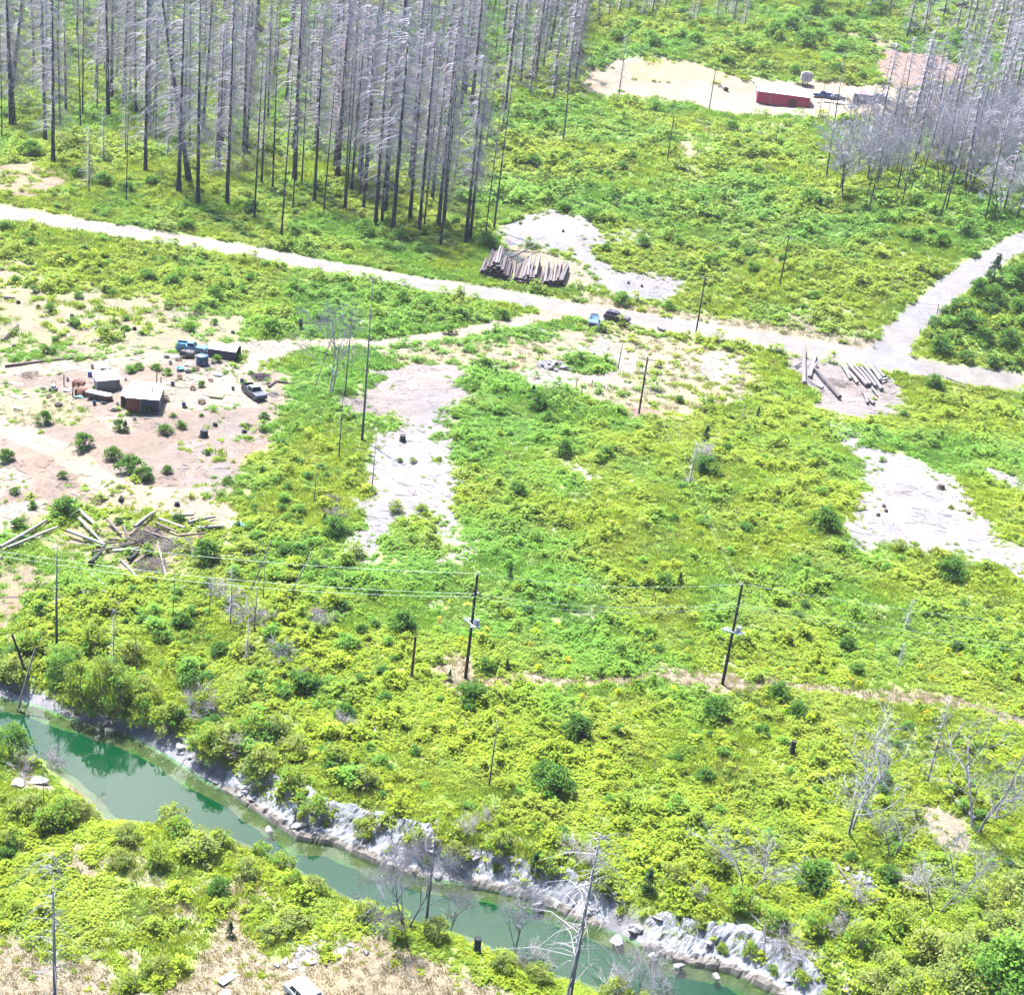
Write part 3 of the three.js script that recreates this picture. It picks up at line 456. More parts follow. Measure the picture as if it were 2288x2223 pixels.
bushes('mid', 4, 'green bush above the cabin track', 'bushes above the cabin track', [
  [[-80.7,-229.05],1.1],[[-75.49,-225.31],1.1],[[-75.48,-211.66],1],[[-74.28,-211.78],.8],[[-74.7,-224.26],.9],[[-68.09,-229.63],.8],[[-66.64,-224.8],.9],[[-56.23,-226.43],1.1],[[-76.06,-218.15],.8],[[-63.52,-222.99],.6],[[-73.69,-233.35],.7],[[-73.55,-240.15],1],[[-62.97,-236.73],.9],[[-86.41,-237.61],.9],[[-91.03,-241.47],1],[[-78.55,-237.23],.9],[[-57.32,-235.89],1.2],[[-53.55,-231.54],.8]]);
bushes('mid', 4, 'leafy bush in the yard', 'bushes in the cabin yard', [
  [[-60.38,-206.61],1],[[-59.54,-207.86],.9],[[-56.84,-208.34],.9],[[-54.7,-206.46],.9],[[-48.66,-213.12],.8,1.3],[[-48.5,-202.62],.7,1.2],[[-53.62,-192.03],.9,1.2],[[-49.74,-191.13],.5],[[-45.95,-215.35],.6,1.6],[[-42.67,-210.3],.6],[[-45.83,-192.05],.4],[[-63.66,-199.21],.4]]);
bushes('light', 4, 'light green bush standing alone on sand', 'bushes on the sand clearings', [
  [[-14.59,-167.81],1.1,1.1],[[-11.43,-168.47],1,.8],[[-9.56,-163.54],.7],[[-9.21,-160.26],.8],[[-16.14,-184.52],.5],[[-18.39,-173.17],.7],[[-17.9,-155.61],1.3],[[-18.91,-166.51],.8],[[-10.8,-185.84],.5],[[-14.27,-184.06],.6],[[50.96,-172.09],1.1],[[53.13,-172.72],.7],[[55.39,-206.03],.7],[[-10.05,-202.11],.6],[[-7.18,-177.84],.5],[[69.58,-209.83],.5]]);
bushes('dark', 4, 'dense bush beside the side road', 'bushes beside the side road', [
  [[72.63,-248.04],1.8],[[76.64,-263.08],2.4],[[83.55,-273.65],2.6],[[90.49,-283.57],2.6],[[96.52,-290.52],2.8],[[91.15,-269.98],2.4],[[82.87,-278.81],2],[[86.03,-270.11],2],[[95.25,-280.83],2.2],[[93.38,-265.69],1.8],[[81.42,-261.58],1.6],[[86.5,-261.72],1.5],[[87.8,-286.27],2]]);
bushes('mid', 4, 'round bush on the hillside', 'bushes on the hillside behind the road', [
  [[9.9,-310.65],2.2],[[3.53,-314.64],2],[[-4.98,-348.16],2.4],[[-9.72,-353.81],1.4],[[3.03,-353.1],2],[[5.64,-350.11],1.6],[[13.22,-344.49],1.4],[[18.9,-355.84],2],[[26.49,-413.9],2.4],[[20.62,-298.5],2],[[34.79,-293.74],1.8],[[16.27,-268.8],1.8],[[12.87,-293.13],1.3],[[17.26,-292.47],1.1],[[49,-365.91],1.6],[[49.15,-352.68],1.8],[[32.99,-328.61],1.5],[[50.14,-297.34],1.5],[[42.76,-299.8],1.4],[[25.46,-270.3],1.4],[[54.63,-279.54],1.6],[[22.22,-326.13],1.6],[[8.36,-384.13],2.2],[[-2.51,-381.88],2.6],[[28.56,-302.73],1.4],[[46,-393.93],2],[[59.8,-392.41],2],[[59.17,-330.9],3],[[62.49,-329.22],2.2],[[78.59,-307.92],2.4],[[83.56,-305.11],2.2],[[90.05,-310.62],2.6],[[73.96,-320.55],2],[[43.25,-291.73],1.6],[[-14.86,-363.3],2.4],[[-19.23,-353.11],2.2],[[-19.6,-305.65],2],[[-11.9,-293.34],2.2],[[-37.24,-295.68],2.2],[[-30.51,-294.82],2.2],[[-51.68,-290.57],1.8],[[-85.32,-305.81],2],[[-62.32,-299.32],2.2],[[-93.99,-300.94],2.4],[[-88.56,-297.74],2.2],[[-115.74,-317.95],2.6],[[-100.6,-304.06],2]]);
bushes('mid', 4, 'leafy bush above the barn', 'bushes above the barn', [
  [[65.88,-492.38],4],[[72.49,-506.58],5],[[75.41,-485.89],4],[[80.66,-494.59],3.6],[[55.53,-469.86],3],[[48.06,-455.07],2.6],[[88.87,-511.74],3.6],[[98.15,-503.25],3],[[114.36,-517.37],3.4],[[25.82,-463.07],3],[[14.65,-470.67],3.4],[[19.79,-488.79],3],[[39.03,-470.21],3.2],[[107.01,-538.61],4],[[84.58,-534.78],5],[[124.9,-498.98],3],[[59.55,-456.97],2.4],[[69.22,-456.72],2.2],[[82.44,-460.49],2.4],[[89.97,-457.02],2]]);
bushes('light', 4, 'yellow-green bush on the far riverbank', 'bushes along the far riverbank', [
  [[-44.28,-128.37],2.2],[[-48.32,-130.44],1.8],[[-28.96,-114.3],1.9],[[-24.92,-116.26],2.1],[[-20.5,-114.52],2],[[-25.33,-109.81],1.6],[[-22.95,-118.78],1.9],[[-31.79,-119.09],1.8],[[-13.72,-115.8],1.5],[[-10.15,-111.96],1.5],[[-17,-111.88],1.7],[[-22.71,-111.1],1.5],[[-20.02,-119.56],1.6],[[-14.5,-108.82],1.4],[[-9.92,-107.03],1.2],[[-4.63,-106.28],1.2],[[-0.73,-104.69],1.3],[[2.92,-106.2],1.3],[[7.22,-104.95],1.2],[[11.92,-103.28],1.3],[[18.45,-103.99],1.4],[[22.35,-106.64],1.5],[[24.28,-101.67],1.6],[[26.84,-100.09],1.4],[[30.29,-99.2],1.4],[[34.04,-97.73],1.6],[[-17.99,-117.07],1.5],[[-27.95,-122.34],1.6],[[-34.76,-123.97],1.7],[[32.37,-101.3],1.4],[[37.63,-100.58],1.6],[[39.28,-97.7],1.8],[[-48.67,-125.42],2],[[-42.16,-132.04],1.8],[[-37.59,-129.87],1.6]]);
bushes('light', 4, 'yellow-green bush on the near bank', 'bushes on the near riverbank', [
  [[-35.85,-102.27],1.6],[[-38.89,-103.02],1.6],[[-36.33,-101.01],1.4],[[-34.93,-103.66],1.3],[[-33.75,-104.3],1],[[-22.81,-99.79],2.1,.7],[[-25.29,-102.34],1.3],[[-15.67,-100.12],1.2],[[-17.79,-101.64],1.1],[[-21.49,-101.83],1.2],[[-29.43,-100.81],1.3],[[-12.42,-97.06],1],[[-28.84,-97.35],1.1],[[-25.88,-97.87],1.2],[[-18.28,-97.66],1.1],[[-14.26,-97.51],.9],[[-7.54,-93.76],1.2],[[-1.86,-92.66],1.2],[[-4.71,-91.66],1],[[3.83,-90.21],1.2],[[6.8,-89.85],1.2],[[13.16,-90.49],1.4],[[16.58,-90.81],1.4],[[-38.6,-98.54],1.2],[[-13.3,-92.48],1.4,.7],[[-14.72,-91.13],1.2,.7],[[-22.62,-86.21],1.1],[[-24.5,-84.36],1.1]]);
bushes('light', 4, 'bright green bush rooted in the rock ledge', 'bushes on the rock ledges', [[[20.54,-99.88],.7],[[22.67,-98.35],.6],[[24.85,-98.01],.8],[[26.37,-95.76],.7],[[18.76,-100.51],.6],[[28.92,-95.42],.9],[[-13.16,-106.56],.5],[[-10.15,-105.41],.6],[[-7.66,-104.23],.6],[[-16.29,-108.15],.5],[[-4.22,-102.53],.6],[[-21.29,-111.3],.7],[[5.53,-100.31],.6],[[2.27,-101.63],.6]]);
bushes('dark', 4, 'dark green bush on the near bank', 'dark bushes on the near bank', [[[-19.96,-95.43],.95,1.2],[[-35.67,-101.75],1.1],[[-38.54,-97.19],.8]]);
bushes('tallwillow', 3, 'leafy tree on the riverbank', 'tall leafy trees on the riverbank', [
  [[-38.65,-122.75],1.15],[[-36.51,-121.81],1.05],[[-41.08,-123.68],.95],[[-43.35,-125.64],.85],[[-43.65,-111.99],.9],[[-28.12,-113.02],.75],[[-34.63,-119.91],.8]], 'tree');
bushes('plume', 3, 'yellow-green leafy tree', 'leafy trees by the rock bank', [
  [[34.98,-93.14],1],[[48.73,-99.16],1.9],[[47.48,-103.19],1.1],[[41.93,-88.25],1.9],[[38.78,-89.02],1.5],[[46.12,-91.6],1.9],[[36.07,-89.95],1.2],[[47.26,-96.06],1.6],[[41.3,-92.87],1.3],[[44.31,-96.63],1.2]], 'tree');
bushes('fir', 2, 'dark young fir', 'young firs', [
  [[16.09,-102.87],1],[[37.73,-219.8],.7],[[0.92,-153.33],.6],[[-4.18,-131.72],.5],[[5.5,-100.99],.9],[[1.74,-134.52],.6],[[-54.75,-185.19],.8],[[1.3,-215.45],.8],[[91.74,-290.63],2.6],[[27.99,-203.95],1.1],[[-23.08,-163.52],.6],[[21.4,-156.47],.7],[[-18,-90.74],.6]], 'tree');

{ // shrubs too many to tell apart, among the named ones
  const geos = [foliageGeo(700, { n: 420, clumps: 16, rx: 1, ry: 0.95, rz: 1, leafSize: 0.26, cols: white, clumpR: 0.36, up: 0.7 }), foliageGeo(701, { n: 420, clumps: 16, rx: 1, ry: 1.15, rz: 1, leafSize: 0.25, cols: white, clumpR: 0.34, up: 0.7 })];
  const sh = new Scatter('shrubbery', 'leafy shrubs dotted through the undergrowth', 'shrubbery', geos, leafMat), R = rng(808);
  const fill = (poly, n, r0, r1, cols) => { const F = new Field(poly, { cell: 2, margin: 3 }); for (let k = 0, t = 0; k < n && t < n * 30; t++) { const x = F.x0 + R() * (F.x1 - F.x0), z = F.z0 + R() * (F.z1 - F.z0); if (F.at(x, z) > 0 || surface(x, z, false)[3] > 0.25 || riverField.at(x, z) < 1.5) continue; const r = r0 + R() * R() * (r1 - r0), c = pickc(cols, R), f = 0.8 + R() * 0.4; sh.add(x, ground(x, z) - 0.1, z, R() * 6.28, r, r * (0.7 + R() * 0.4), c.map(v => v * f)); k++; } };
  const pickc = (a, q) => a[(q() * a.length) | 0];
  fill([[-58.91,-149.48], [-47.75,-143.9], [-34.24,-149.81], [-23.08,-163.52], [-11.63,-146.38], [-7.37,-113.21], [-14.5,-108.82], [-25.98,-112.42], [-38.29,-123.28], [-49.71,-125.3]], 190, 0.5, 1.7, [DG, FG, FG, YG]);
  fill([[-20.14,-435.12], [15.5,-419.44], [67.05,-394.71], [59.95,-327.47], [83.56,-305.11], [66.12,-273.9], [35.65,-270.78], [11.57,-319.01], [-10.24,-315.36], [-22.09,-371.14]], 190, 0.6, 1.9, [DG, FG, YG]);
  fill([[-105.03,-271.17], [-73.88,-269.14], [-32.81,-265.93], [-2.49,-260.24], [-10.89,-242.9], [-40.12,-231.02], [-58.38,-247.47], [-99,-255.23]], 110, 0.5, 1.7, [DG, FG, FG]);
  fill([[-130.28,-337.63], [-86.94,-315.61], [-45.57,-305.66], [-15.15,-293.67], [-15.28,-271.55], [-45.62,-281.24], [-87.21,-279.32], [-108.46,-280.21]], 110, 0.6, 1.8, [DG, FG, YG]);
  fill([[-36.04,-180.35], [-27.35,-196.93], [-21.16,-163.88], [-24.44,-150.13], [-33.56,-160.21]], 50, 0.5, 1.5, [DG, FG]);
  fill([[-8.44,-211.82], [49.34,-235.04], [45.29,-179.21], [64,-160.16], [58.21,-137.68], [26.34,-139.12], [-2.66,-140.05]], 190, 0.4, 1.2, [DG, FG, FG, YG]);
  fill([[-5.95,-127.67], [56.85,-132.58], [50.21,-107.51], [28.25,-104.75], [4.76,-107.35], [-10.03,-111.13]], 120, 0.5, 1.2, [DG, FG, YG, YG]);
  fill([[3.61,-528.3], [166.09,-572.39], [134.79,-481.84], [75.84,-458.8], [50,-460.89], [9.96,-458.96]], 110, 1.2, 3.4, [DG, FG, YG]);
  fill([[74.57,-275.71], [100.84,-304.14], [92.24,-260.25], [75.7,-257.62]], 50, 0.8, 2.2, [DG, FG]);
  fill([[60.77,-334.5], [111.58,-378.71], [101.09,-315.07], [72.72,-305.29]], 60, 0.8, 2.4, [DG, FG]);
  sh.done();
}

// ------------------------------------------------------------------ burned conifers
function burned(seed, { h = 40, r = 0.42, start = 0.3, n = 170, len = 2.6, bend = 0.5, top = CHARTOP, twig = TWIG, sub = 9, w = 0.05, char = CHAR }) {
  const R = rng(seed), T = new GB(), B = new GB(), pts = []; let x = 0, z = 0, dx = (R() - 0.5) * bend * 0.06, dz = (R() - 0.5) * bend * 0.06;
  const K = 12; for (let k = 0; k <= K; k++) { const t = k / K; pts.push([x, t * h - (k ? 0 : 0.5), z, r * (k ? Math.pow(1 - t, 0.8) * 0.95 + 0.05 : 1.3)]); dx += (R() - 0.5) * 0.02 * bend; dz += (R() - 0.5) * 0.02 * bend; x += dx * h / K; z += dz * h / K; }
  const cut = R() < 0.3 ? 9 + ((R() * 3) | 0) : K + 1; T.tube(pts.slice(0, cut), 9, char, top, 0.3, R, true);
  const at = t => { const f = clamp(t, 0, 0.999) * K, i = f | 0, q = f - i, a = pts[i], b = pts[i + 1]; return [mix(a[0], b[0], q), mix(a[1], b[1], q), mix(a[2], b[2], q), mix(a[3], b[3], q)]; };
  for (let i = 0; i < n; i++) {
    const t = start + (1 - start) * Math.pow(R(), 0.75) * (R() < 0.1 ? 0.3 : 1), p = at(t), a = R() * 6.283, l = len * (0.25 + R() * R() * 1.5) * (1.05 - t * 0.6), up = (R() - 0.6) * 0.5, drop = 0.25 + R() * 0.5, f = 0.65 + R() * 0.6, c = twig.map(v => v * f), ca = Math.cos(a), sa = Math.sin(a);
    const q1 = [p[0] + ca * l * 0.5, p[1] + up * l * 0.5, p[2] + sa * l * 0.5, w * 0.55], q2 = [p[0] + ca * l, p[1] + up * l - drop * l * 0.6, p[2] + sa * l, w * 0.15];
    B.tube([[p[0], p[1], p[2], w], q1, q2], 3, c.map(v => v * 0.7), c);
    for (let s = 0; s < sub; s++) {
      const u = 0.2 + R() * 0.8, o = u < 0.5 ? col3(p, q1, u * 2) : col3(q1, q2, u * 2 - 1), b2 = a + (R() - 0.5) * 2.6, sl = l * (0.2 + R() * 0.45), tx = o[0] + Math.cos(b2) * sl, tz = o[2] + Math.sin(b2) * sl, ty = o[1] - sl * (0.1 + R() * 0.9), g = 0.8 + R() * 0.5, cc = c.map(v => v * g);
      B.tri(B.v(o[0], o[1] - w * 0.4, o[2], cc), B.v(o[0], o[1] + w * 0.4, o[2], cc), B.v(tx, ty, tz, cc));
    }
  }
  return [['trunk', T.geo(true), woodMat], ['branches', B.geo(), woodMat]];
}
for (let k = 0; k < 6; k++) proto('conifer' + k, 'burned_conifer', burned(900 + k * 7, { r: 0.36 + (k % 3) * 0.07, start: 0.16 + (k % 4) * 0.07, n: 300, len: 4.4 + (k % 3) * 0.9, bend: 0.3, sub: 15, w: 0.06 }));
for (let k = 0; k < 3; k++) proto('slender' + k, 'burned_conifer', burned(950 + k * 7, { r: 0.24, start: 0.4, n: 110, len: 1.9, bend: 0.4, w: 0.04 }));
for (let k = 0; k < 3; k++) proto('grey' + k, 'grey_dead_conifer', burned(970 + k * 7, { h: 20, r: 0.2, start: 0.12, n: 170, len: 2.8, bend: 0.6, top: [0.14, 0.13, 0.13], char: [0.045, 0.04, 0.045], twig: [0.33, 0.29, 0.29], sub: 11, w: 0.035 }));
for (let k = 0; k < 2; k++) proto('wide' + k, 'dead_conifer', burned(980 + k * 7, { h: 20, r: 0.26, start: 0.1, n: 90, len: 6.5, bend: 0.4, char: [0.05, 0.045, 0.045], top: [0.16, 0.15, 0.15], twig: [0.24, 0.21, 0.2], sub: 8, w: 0.042 }));
for (let k = 0; k < 2; k++) proto('pole' + k, 'bare_snag', burned(990 + k * 7, { h: 20, r: 0.17, start: 0.45, n: 34, len: 0.9, bend: 0.6, char: [0.035, 0.032, 0.03], top: [0.14, 0.13, 0.125], sub: 3, w: 0.03 }));
const protoH = { conifer: 40, slender: 40, grey: 20, pole: 20, wide: 20 };
const treeRng = rng(31);
function trees(kind, count, label, group, list, category = 'dead tree') {
  for (const q of list) {
    const [x, z, h] = q[0], k = (treeRng() * count) | 0, s = h / protoH[kind], fat = q[1] || 1;
    const o = copyOf(protos[kind + k], x, z, { turn: treeRng() * 6.28, s: s * fat * (s > 0.7 ? 1 : 1.15), sy: s, label: (fat < 0.9 ? 'slim ' : fat > 1.12 ? 'stout ' : '') + label + ', ' + where(x, z), group, category, dy: -0.2, lean: q[2] || [(treeRng() - 0.5) * 0.03, (treeRng() - 0.5) * 0.03] });
  }
}
const F0 = (p, h, f, lean) => [[p[0], p[1], h], f, lean];
trees('conifer', 6, 'fire-blackened conifer in the forest front row', 'burned conifers at the forest edge', [
  F0([-109.6,-314.11],42,1),F0([-118.3,-333.9],40,.9),F0([-131.52,-347.93],42,1.2),F0([-109.61,-366.9],38,1),F0([-89.73,-316.38],42,.95),F0([-98.28,-349.14],42,1.2),F0([-115.34,-374.21],38,1),F0([-78.8,-303.04],44,1.1),F0([-73.34,-297.98],44,1),F0([-67.88,-301.13],44,.95),F0([-71.29,-331.29],36,.9),F0([-63.82,-316.5],38,.8),F0([-57.54,-321.97],42,1.1),F0([-50.99,-310.99],42,1),F0([-48.89,-326.83],42,1.1),F0([-50.27,-332.72],42,1),F0([-48.73,-328],40,1.1),F0([-36.09,-301.32],44,1),F0([-34.98,-302.96],40,.9),F0([-31.96,-298.2],46,1.25),F0([-29.39,-306.59],40,.9),F0([-35.28,-310.52],42,.9),F0([-26.49,-298.69],42,.9),F0([-25.99,-318.26],38,.9),F0([-22.93,-303.37],42,1.1),F0([-21.71,-303.47],40,.8),F0([-16.27,-295.27],38,.9),F0([-15.51,-296.4],36,.8),F0([-41.66,-322.76],40,1),F0([-32.42,-330.21],40,1),F0([-26.59,-390.61],38,1),F0([-23.24,-385.96],38,1.1),F0([-14.97,-397.2],40,1.2),F0([-8.57,-432.69],36,1),F0([-44.42,-320.82],40,.9),F0([-39.88,-309.12],42,.9)]);
trees('conifer', 6, 'blackened conifer leaning far over', 'leaning burned conifers', [F0([-78.67,-311.61],46,1.15,[0,0.17])]);
trees('slender', 3, 'slender blackened conifer at the forest edge', 'slender burned conifers', [
  F0([-60.64,-294.72],38,1),F0([-61.08,-315.15],36,1),F0([-53.17,-286.16],36,1),F0([-55.8,-321.58],34,1),F0([-48.02,-306],34,.9),F0([-43.76,-309.07],38,.9),F0([-44.48,-321.86],36,1),F0([-44.08,-308.95],36,.9),F0([-25.62,-299.76],38,.9),F0([-21.35,-294.08],40,1),F0([-12.55,-299.95],32,.8),F0([-10.95,-301.89],38,.9),F0([1.57,-372.3],28,1),F0([-17.2,-358.07],30,.8),F0([-86.62,-291.66],26,.7),F0([-128.69,-334.4],30,.9),F0([-54.55,-305.14],30,.9),F0([-74.5,-321.96],32,.9)]);
trees('grey', 3, 'feathery grey dead conifer at the forest edge', 'grey conifers at the forest edge', [
  F0([-95.01,-293.74],14,1.1),F0([-100.01,-319.38],12,1),F0([-96.65,-324.68],18,1),F0([-88.13,-328.42],12,1),F0([-75.56,-321.44],14,1),F0([-2.79,-427.38],26,1.2),F0([1.14,-424.11],24,1.3),F0([3.06,-433.62],24,1.2),F0([16.19,-429.28],17,1),F0([-22.27,-332.22],18,1),F0([-14.24,-373.42],16,1),F0([-6.75,-443.86],26,1.3)]);
{
  // the depth of the burned forest: individual trunks between the front row and the ridge
  const area = new Field([[-143.42,-351.78], [-116.72,-341.54], [-90.27,-327.47], [-67.26,-321.43], [-47.81,-318.57], [-28.88,-317.12], [-23.02,-339.78], [-23.65,-389.09], [-11.84,-426.38], [-3.89,-448.87], [-0.85,-497.02], [-1.48,-573.54], [-84.98,-599.48], [-171.93,-549.23], [-211.57,-524.09]], { cell: 2, margin: 4 });
  const R = rng(5), list = [], taken = [];
  for (let tries = 0; tries < 9000 && list.length < 218; tries++) {
    const x = area.x0 + R() * (area.x1 - area.x0), z = area.z0 + R() * (area.z1 - area.z0);
    if (area.at(x, z) > 0 || !inView(x, z, -10) || taken.some(q => Math.hypot(q[0] - x, q[1] - z) < 5.2 - Math.min(1.2, (z + 560) * -0.002))) continue;
    taken.push([x, z]); list.push([[x, z, 26 + R() * 20], 0.6 + R() * 0.8, [(R() - 0.5) * (R() < 0.12 ? 0.3 : 0.07), (R() - 0.5) * (R() < 0.12 ? 0.3 : 0.07)]]);
  }
  trees('conifer', 6, 'fire-blackened conifer deep in the forest', 'burned conifers inside the forest', list.filter((_, i) => i % 3));
  const more = []; for (let tries = 0; tries < 5000 && more.length < 90; tries++) {
    const x = area.x0 + R() * (area.x1 - area.x0), z = area.z0 + R() * (area.z1 - area.z0);
    if (area.at(x, z) > -4 || !inView(x, z, -10) || taken.some(q => Math.hypot(q[0] - x, q[1] - z) < 3.2)) continue;
    taken.push([x, z]); more.push([[x, z, 18 + R() * 18], 0.9 + R() * 0.5, [(R() - 0.5) * 0.08, (R() - 0.5) * 0.08]]);
  }
  trees('grey', 3, 'feathery grey dead conifer deep in the forest', 'grey conifers inside the forest', more);
  trees('slender', 3, 'thin blackened conifer deep in the forest', 'thin burned conifers inside the forest', list.filter((_, i) => i % 3 === 0));
}
// ------------------------------------------------------------------ dead broadleaf trees
function deadBroad(seed, { h = 10, r = 0.22, c0 = [0.1, 0.09, 0.085], c1 = PALEWOOD, depth = 4, kids = 4, spread = 0.75, stems = 1, twigs = 10, w = 0.02 }) {
  const R = rng(seed), T = new GB(), B = new GB();
  const grow = (p, d, l, rad, lev) => {
    const pts = [[...p, rad]]; let q = [...p], v = [...d]; const seg = lev === 0 ? 5 : 3;
    for (let k = 1; k <= seg; k++) { v = v.map((a, i) => a + (R() - 0.5) * (lev ? 0.45 : 0.22) + (i === 1 ? 0.05 : 0)); const n = Math.hypot(...v); v = v.map(a => a / n); q = q.map((a, i) => a + v[i] * l / seg); pts.push([...q, rad * mix(1, 0.5, k / seg)]); }
    const t = lev < 2 ? lev * 0.12 : (lev - 1) / (depth - 1), ca = col3(c0, c1, t), cb = col3(c0, c1, Math.min(1, t + 0.15)); (lev === 0 ? T : B).tube(pts, lev === 0 ? 8 : lev === 1 ? 5 : 3, ca, cb, lev === 0 ? 0.2 : 0, R);
    if (lev < depth) for (let k = 0; k < kids + (lev === 0 ? 2 : 0); k++) {
      const u = lev === 0 ? 0.35 + 0.65 * (k + R()) / (kids + 2) : 0.25 + R() * 0.75, f = u * seg, i = Math.min(seg - 1, f | 0), o = col3(pts[i], pts[i + 1], f - i), a = R() * 6.283, sp = spread * (0.6 + R() * 0.8);
      let nd = [v[0] + Math.cos(a) * sp, v[1] + (R() - 0.35) * 0.5, v[2] + Math.sin(a) * sp]; const n = Math.hypot(...nd); nd = nd.map(b => b / n);
      grow(o, nd, l * (0.5 + R() * 0.25), rad * 0.5, lev + 1);
    } else for (let k = 0; k < twigs; k++) { const u = R(), o = col3(pts[0], pts[seg], u), tl = l * (0.5 + R() * 0.9), nd = [v[0] + (R() - 0.5) * 1.8, v[1] + (R() - 0.6) * 1.2, v[2] + (R() - 0.5) * 1.8], f = 0.75 + R() * 0.45, cc = c1.map(b => b * f); B.tri(B.v(o[0], o[1] - w, o[2], cc), B.v(o[0] + w * 0.3, o[1] + w, o[2], cc), B.v(o[0] + nd[0] * tl, o[1] + nd[1] * tl, o[2] + nd[2] * tl, cc)); }
  };
  for (let s = 0; s < stems; s++) { const a = R() * 6.283, m = stems > 1 ? 0.35 : 0.06; grow([Math.cos(a) * 0.15 * (stems > 1), -0.3, Math.sin(a) * 0.15 * (stems > 1)], [Math.cos(a) * m, 1, Math.sin(a) * m], h * (stems > 1 ? 0.55 : 0.62), r, 0); }
  return [['trunk', T.geo(true), woodMat], ['branches', B.geo(), woodMat]];
}
for (let k = 0; k < 3; k++) proto('oak' + k, 'dead_oak', deadBroad(1100 + k, { w: 0.03, h: 11, r: 0.12, depth: 4, kids: 3, stems: 2, spread: 0.8, twigs: 3, c0: [0.15, 0.14, 0.135] }));
for (let k = 0; k < 3; k++) proto('brush' + k, 'dead_shrub', deadBroad(1120 + k, { h: 4, r: 0.06, depth: 3, kids: 3, stems: 3, spread: 0.7, twigs: 4, c0: [0.13, 0.11, 0.1], c1: [0.35, 0.30, 0.295], w: 0.028 }));
for (let k = 0; k < 4; k++) proto('haze' + k, 'dead_broadleaf_tree', deadBroad(1140 + k, { h: 12, r: 0.13, depth: 4, kids: 3, stems: k % 2 ? 1 : 3, spread: 0.6, twigs: 6, c0: [0.03, 0.027, 0.03], c1: [0.31, 0.272, 0.27], w: 0.04 }));
for (let k = 0; k < 3; k++) proto('fargrey' + k, 'grey_dead_conifer', burned(1300 + k * 7, { h: 24, r: 0.24, start: 0.1, n: 150, len: 3.4, bend: 0.6, top: [0.1, 0.09, 0.09], char: [0.03, 0.027, 0.03], twig: [0.33, 0.285, 0.285], sub: 9, w: 0.075 }));
Object.assign(protoH, { fargrey: 24, oak: 11, brush: 4, haze: 12 });
{
  const mk = (poly, n, kind, count, h0, h1, label, group, seed, gap, also) => {
    const A = new Field(poly, { cell: 2, margin: 4 }), R = rng(seed), list = [], taken = [];
    for (let t = 0; t < 4000 && list.length < n; t++) { const x = A.x0 + R() * (A.x1 - A.x0), z = A.z0 + R() * (A.z1 - A.z0); if (A.at(x, z) > 0 || taken.some(q => Math.hypot(q[0] - x, q[1] - z) < gap)) continue; taken.push([x, z]); list.push([[x, z, h0 + R() * (h1 - h0)], 0.85 + R() * 0.4, [(R() - 0.5) * 0.12, (R() - 0.5) * 0.12]]); }
    trees(kind, count, label, group, list);
  };
  mk([[-19.76,-449.67], [-16.89,-503.75], [3.43,-535.88], [4.71,-449.96], [2.05,-419.49], [-7.92,-410.04]], 30, 'fargrey', 3, 22, 34, 'tall feathery grey dead conifer by the forest edge', 'tall grey conifers by the forest edge', 79, 3.2);
  const copse = [[59.39,-338.1], [63.8,-359.49], [76,-372.33], [92.73,-398.88], [113.01,-416.15], [140.86,-446.79], [107.19,-316.7], [94.06,-313.89], [85.7,-316.8], [75.09,-320.51], [66.93,-327.49]];
  mk(copse, 30, 'haze', 4, 12, 18, 'grey dead broadleaf tree in the copse', 'dead broadleaf trees in the copse', 71, 3.4);
  mk(copse, 58, 'slender', 3, 14, 30, 'thin black conifer pole in the copse', 'burned conifers in the copse', 72, 4);
  mk([[75.11,-366.67], [92.37,-404.69], [109.93,-437.59], [155.63,-505.93], [107.19,-316.7], [95.55,-320.73], [94.33,-359.61]], 44, 'fargrey', 3, 18, 30, 'feathery grey conifer in the copse', 'grey conifers in the copse', 73, 4);
  mk([[111.91,-502.96], [126.18,-480.14], [145.57,-465.53], [186.48,-614.45], [155.76,-625.57], [107.99,-598.25], [102.59,-546.04]], 70, 'fargrey', 3, 18, 30, 'feathery grey conifer above the barn yard', 'grey conifers above the barn', 74, 3.6);
  mk([[4.6,-484.38], [18.22,-511.93], [39.8,-484.22], [56.34,-480.31], [66.26,-581.34], [2.84,-559.49]], 44, 'fargrey', 3, 13, 22, 'small feathery grey dead tree', 'grey trees above the cut bank', 75, 4);
  mk([[62.78,-537.14], [90.99,-527.94], [111.99,-547.04], [123.53,-620.2], [68.32,-608.66]], 20, 'haze', 4, 12, 18, 'grey dead broadleaf tree among green bushes', 'dead broadleaf trees above the barn', 76, 4);
}
trees('oak', 3, 'spreading pale dead oak', 'dead oaks in the lower meadow', [[[35.44,-112.94,11.4],1.1],[[47.53,-114.94,12],1.15],[[38.75,-110.2,5.8],.9],[[44.01,-106.3,6.3],.9],[[41.34,-102.94,5.3],1],[[25.07,-104.36,6.2],1.2],[[26.85,-104.58,4.5],1]]);
trees('haze', 4, 'dead grey twiggy tree by the water', 'dead trees on the near bank', [[[-4.15,-92.95,8.6],.9],[[-0.56,-95.33,5.1],.9],[[17.76,-92.25,4.8],1],[[4.76,-92.73,8.9],.8],[[15.31,-91.08,5.3],1]]);
trees('wide', 2, 'dead conifer with wide bare branches', 'dead conifers on the near bank', [[[9.21,-87.4,16.8],1.1],[[-28.49,-80.27,16.8],.75]]);
trees('pole', 2, 'thin bare dead trunk on the riverbank', 'thin snags by the river', [[[-2.61,-93.29,11.9],1.2],[[-6.87,-93.84,3.4],1],[[-34.89,-95.04,3.2],.9],[[-37.72,-104.18,4.5],1],[[-40.35,-106.89,2.8],.9],[[-34.58,-104.99,3.6],.8],[[-38.7,-97.84,2.9],1.6],[[1.27,-114.08,9],1]]);
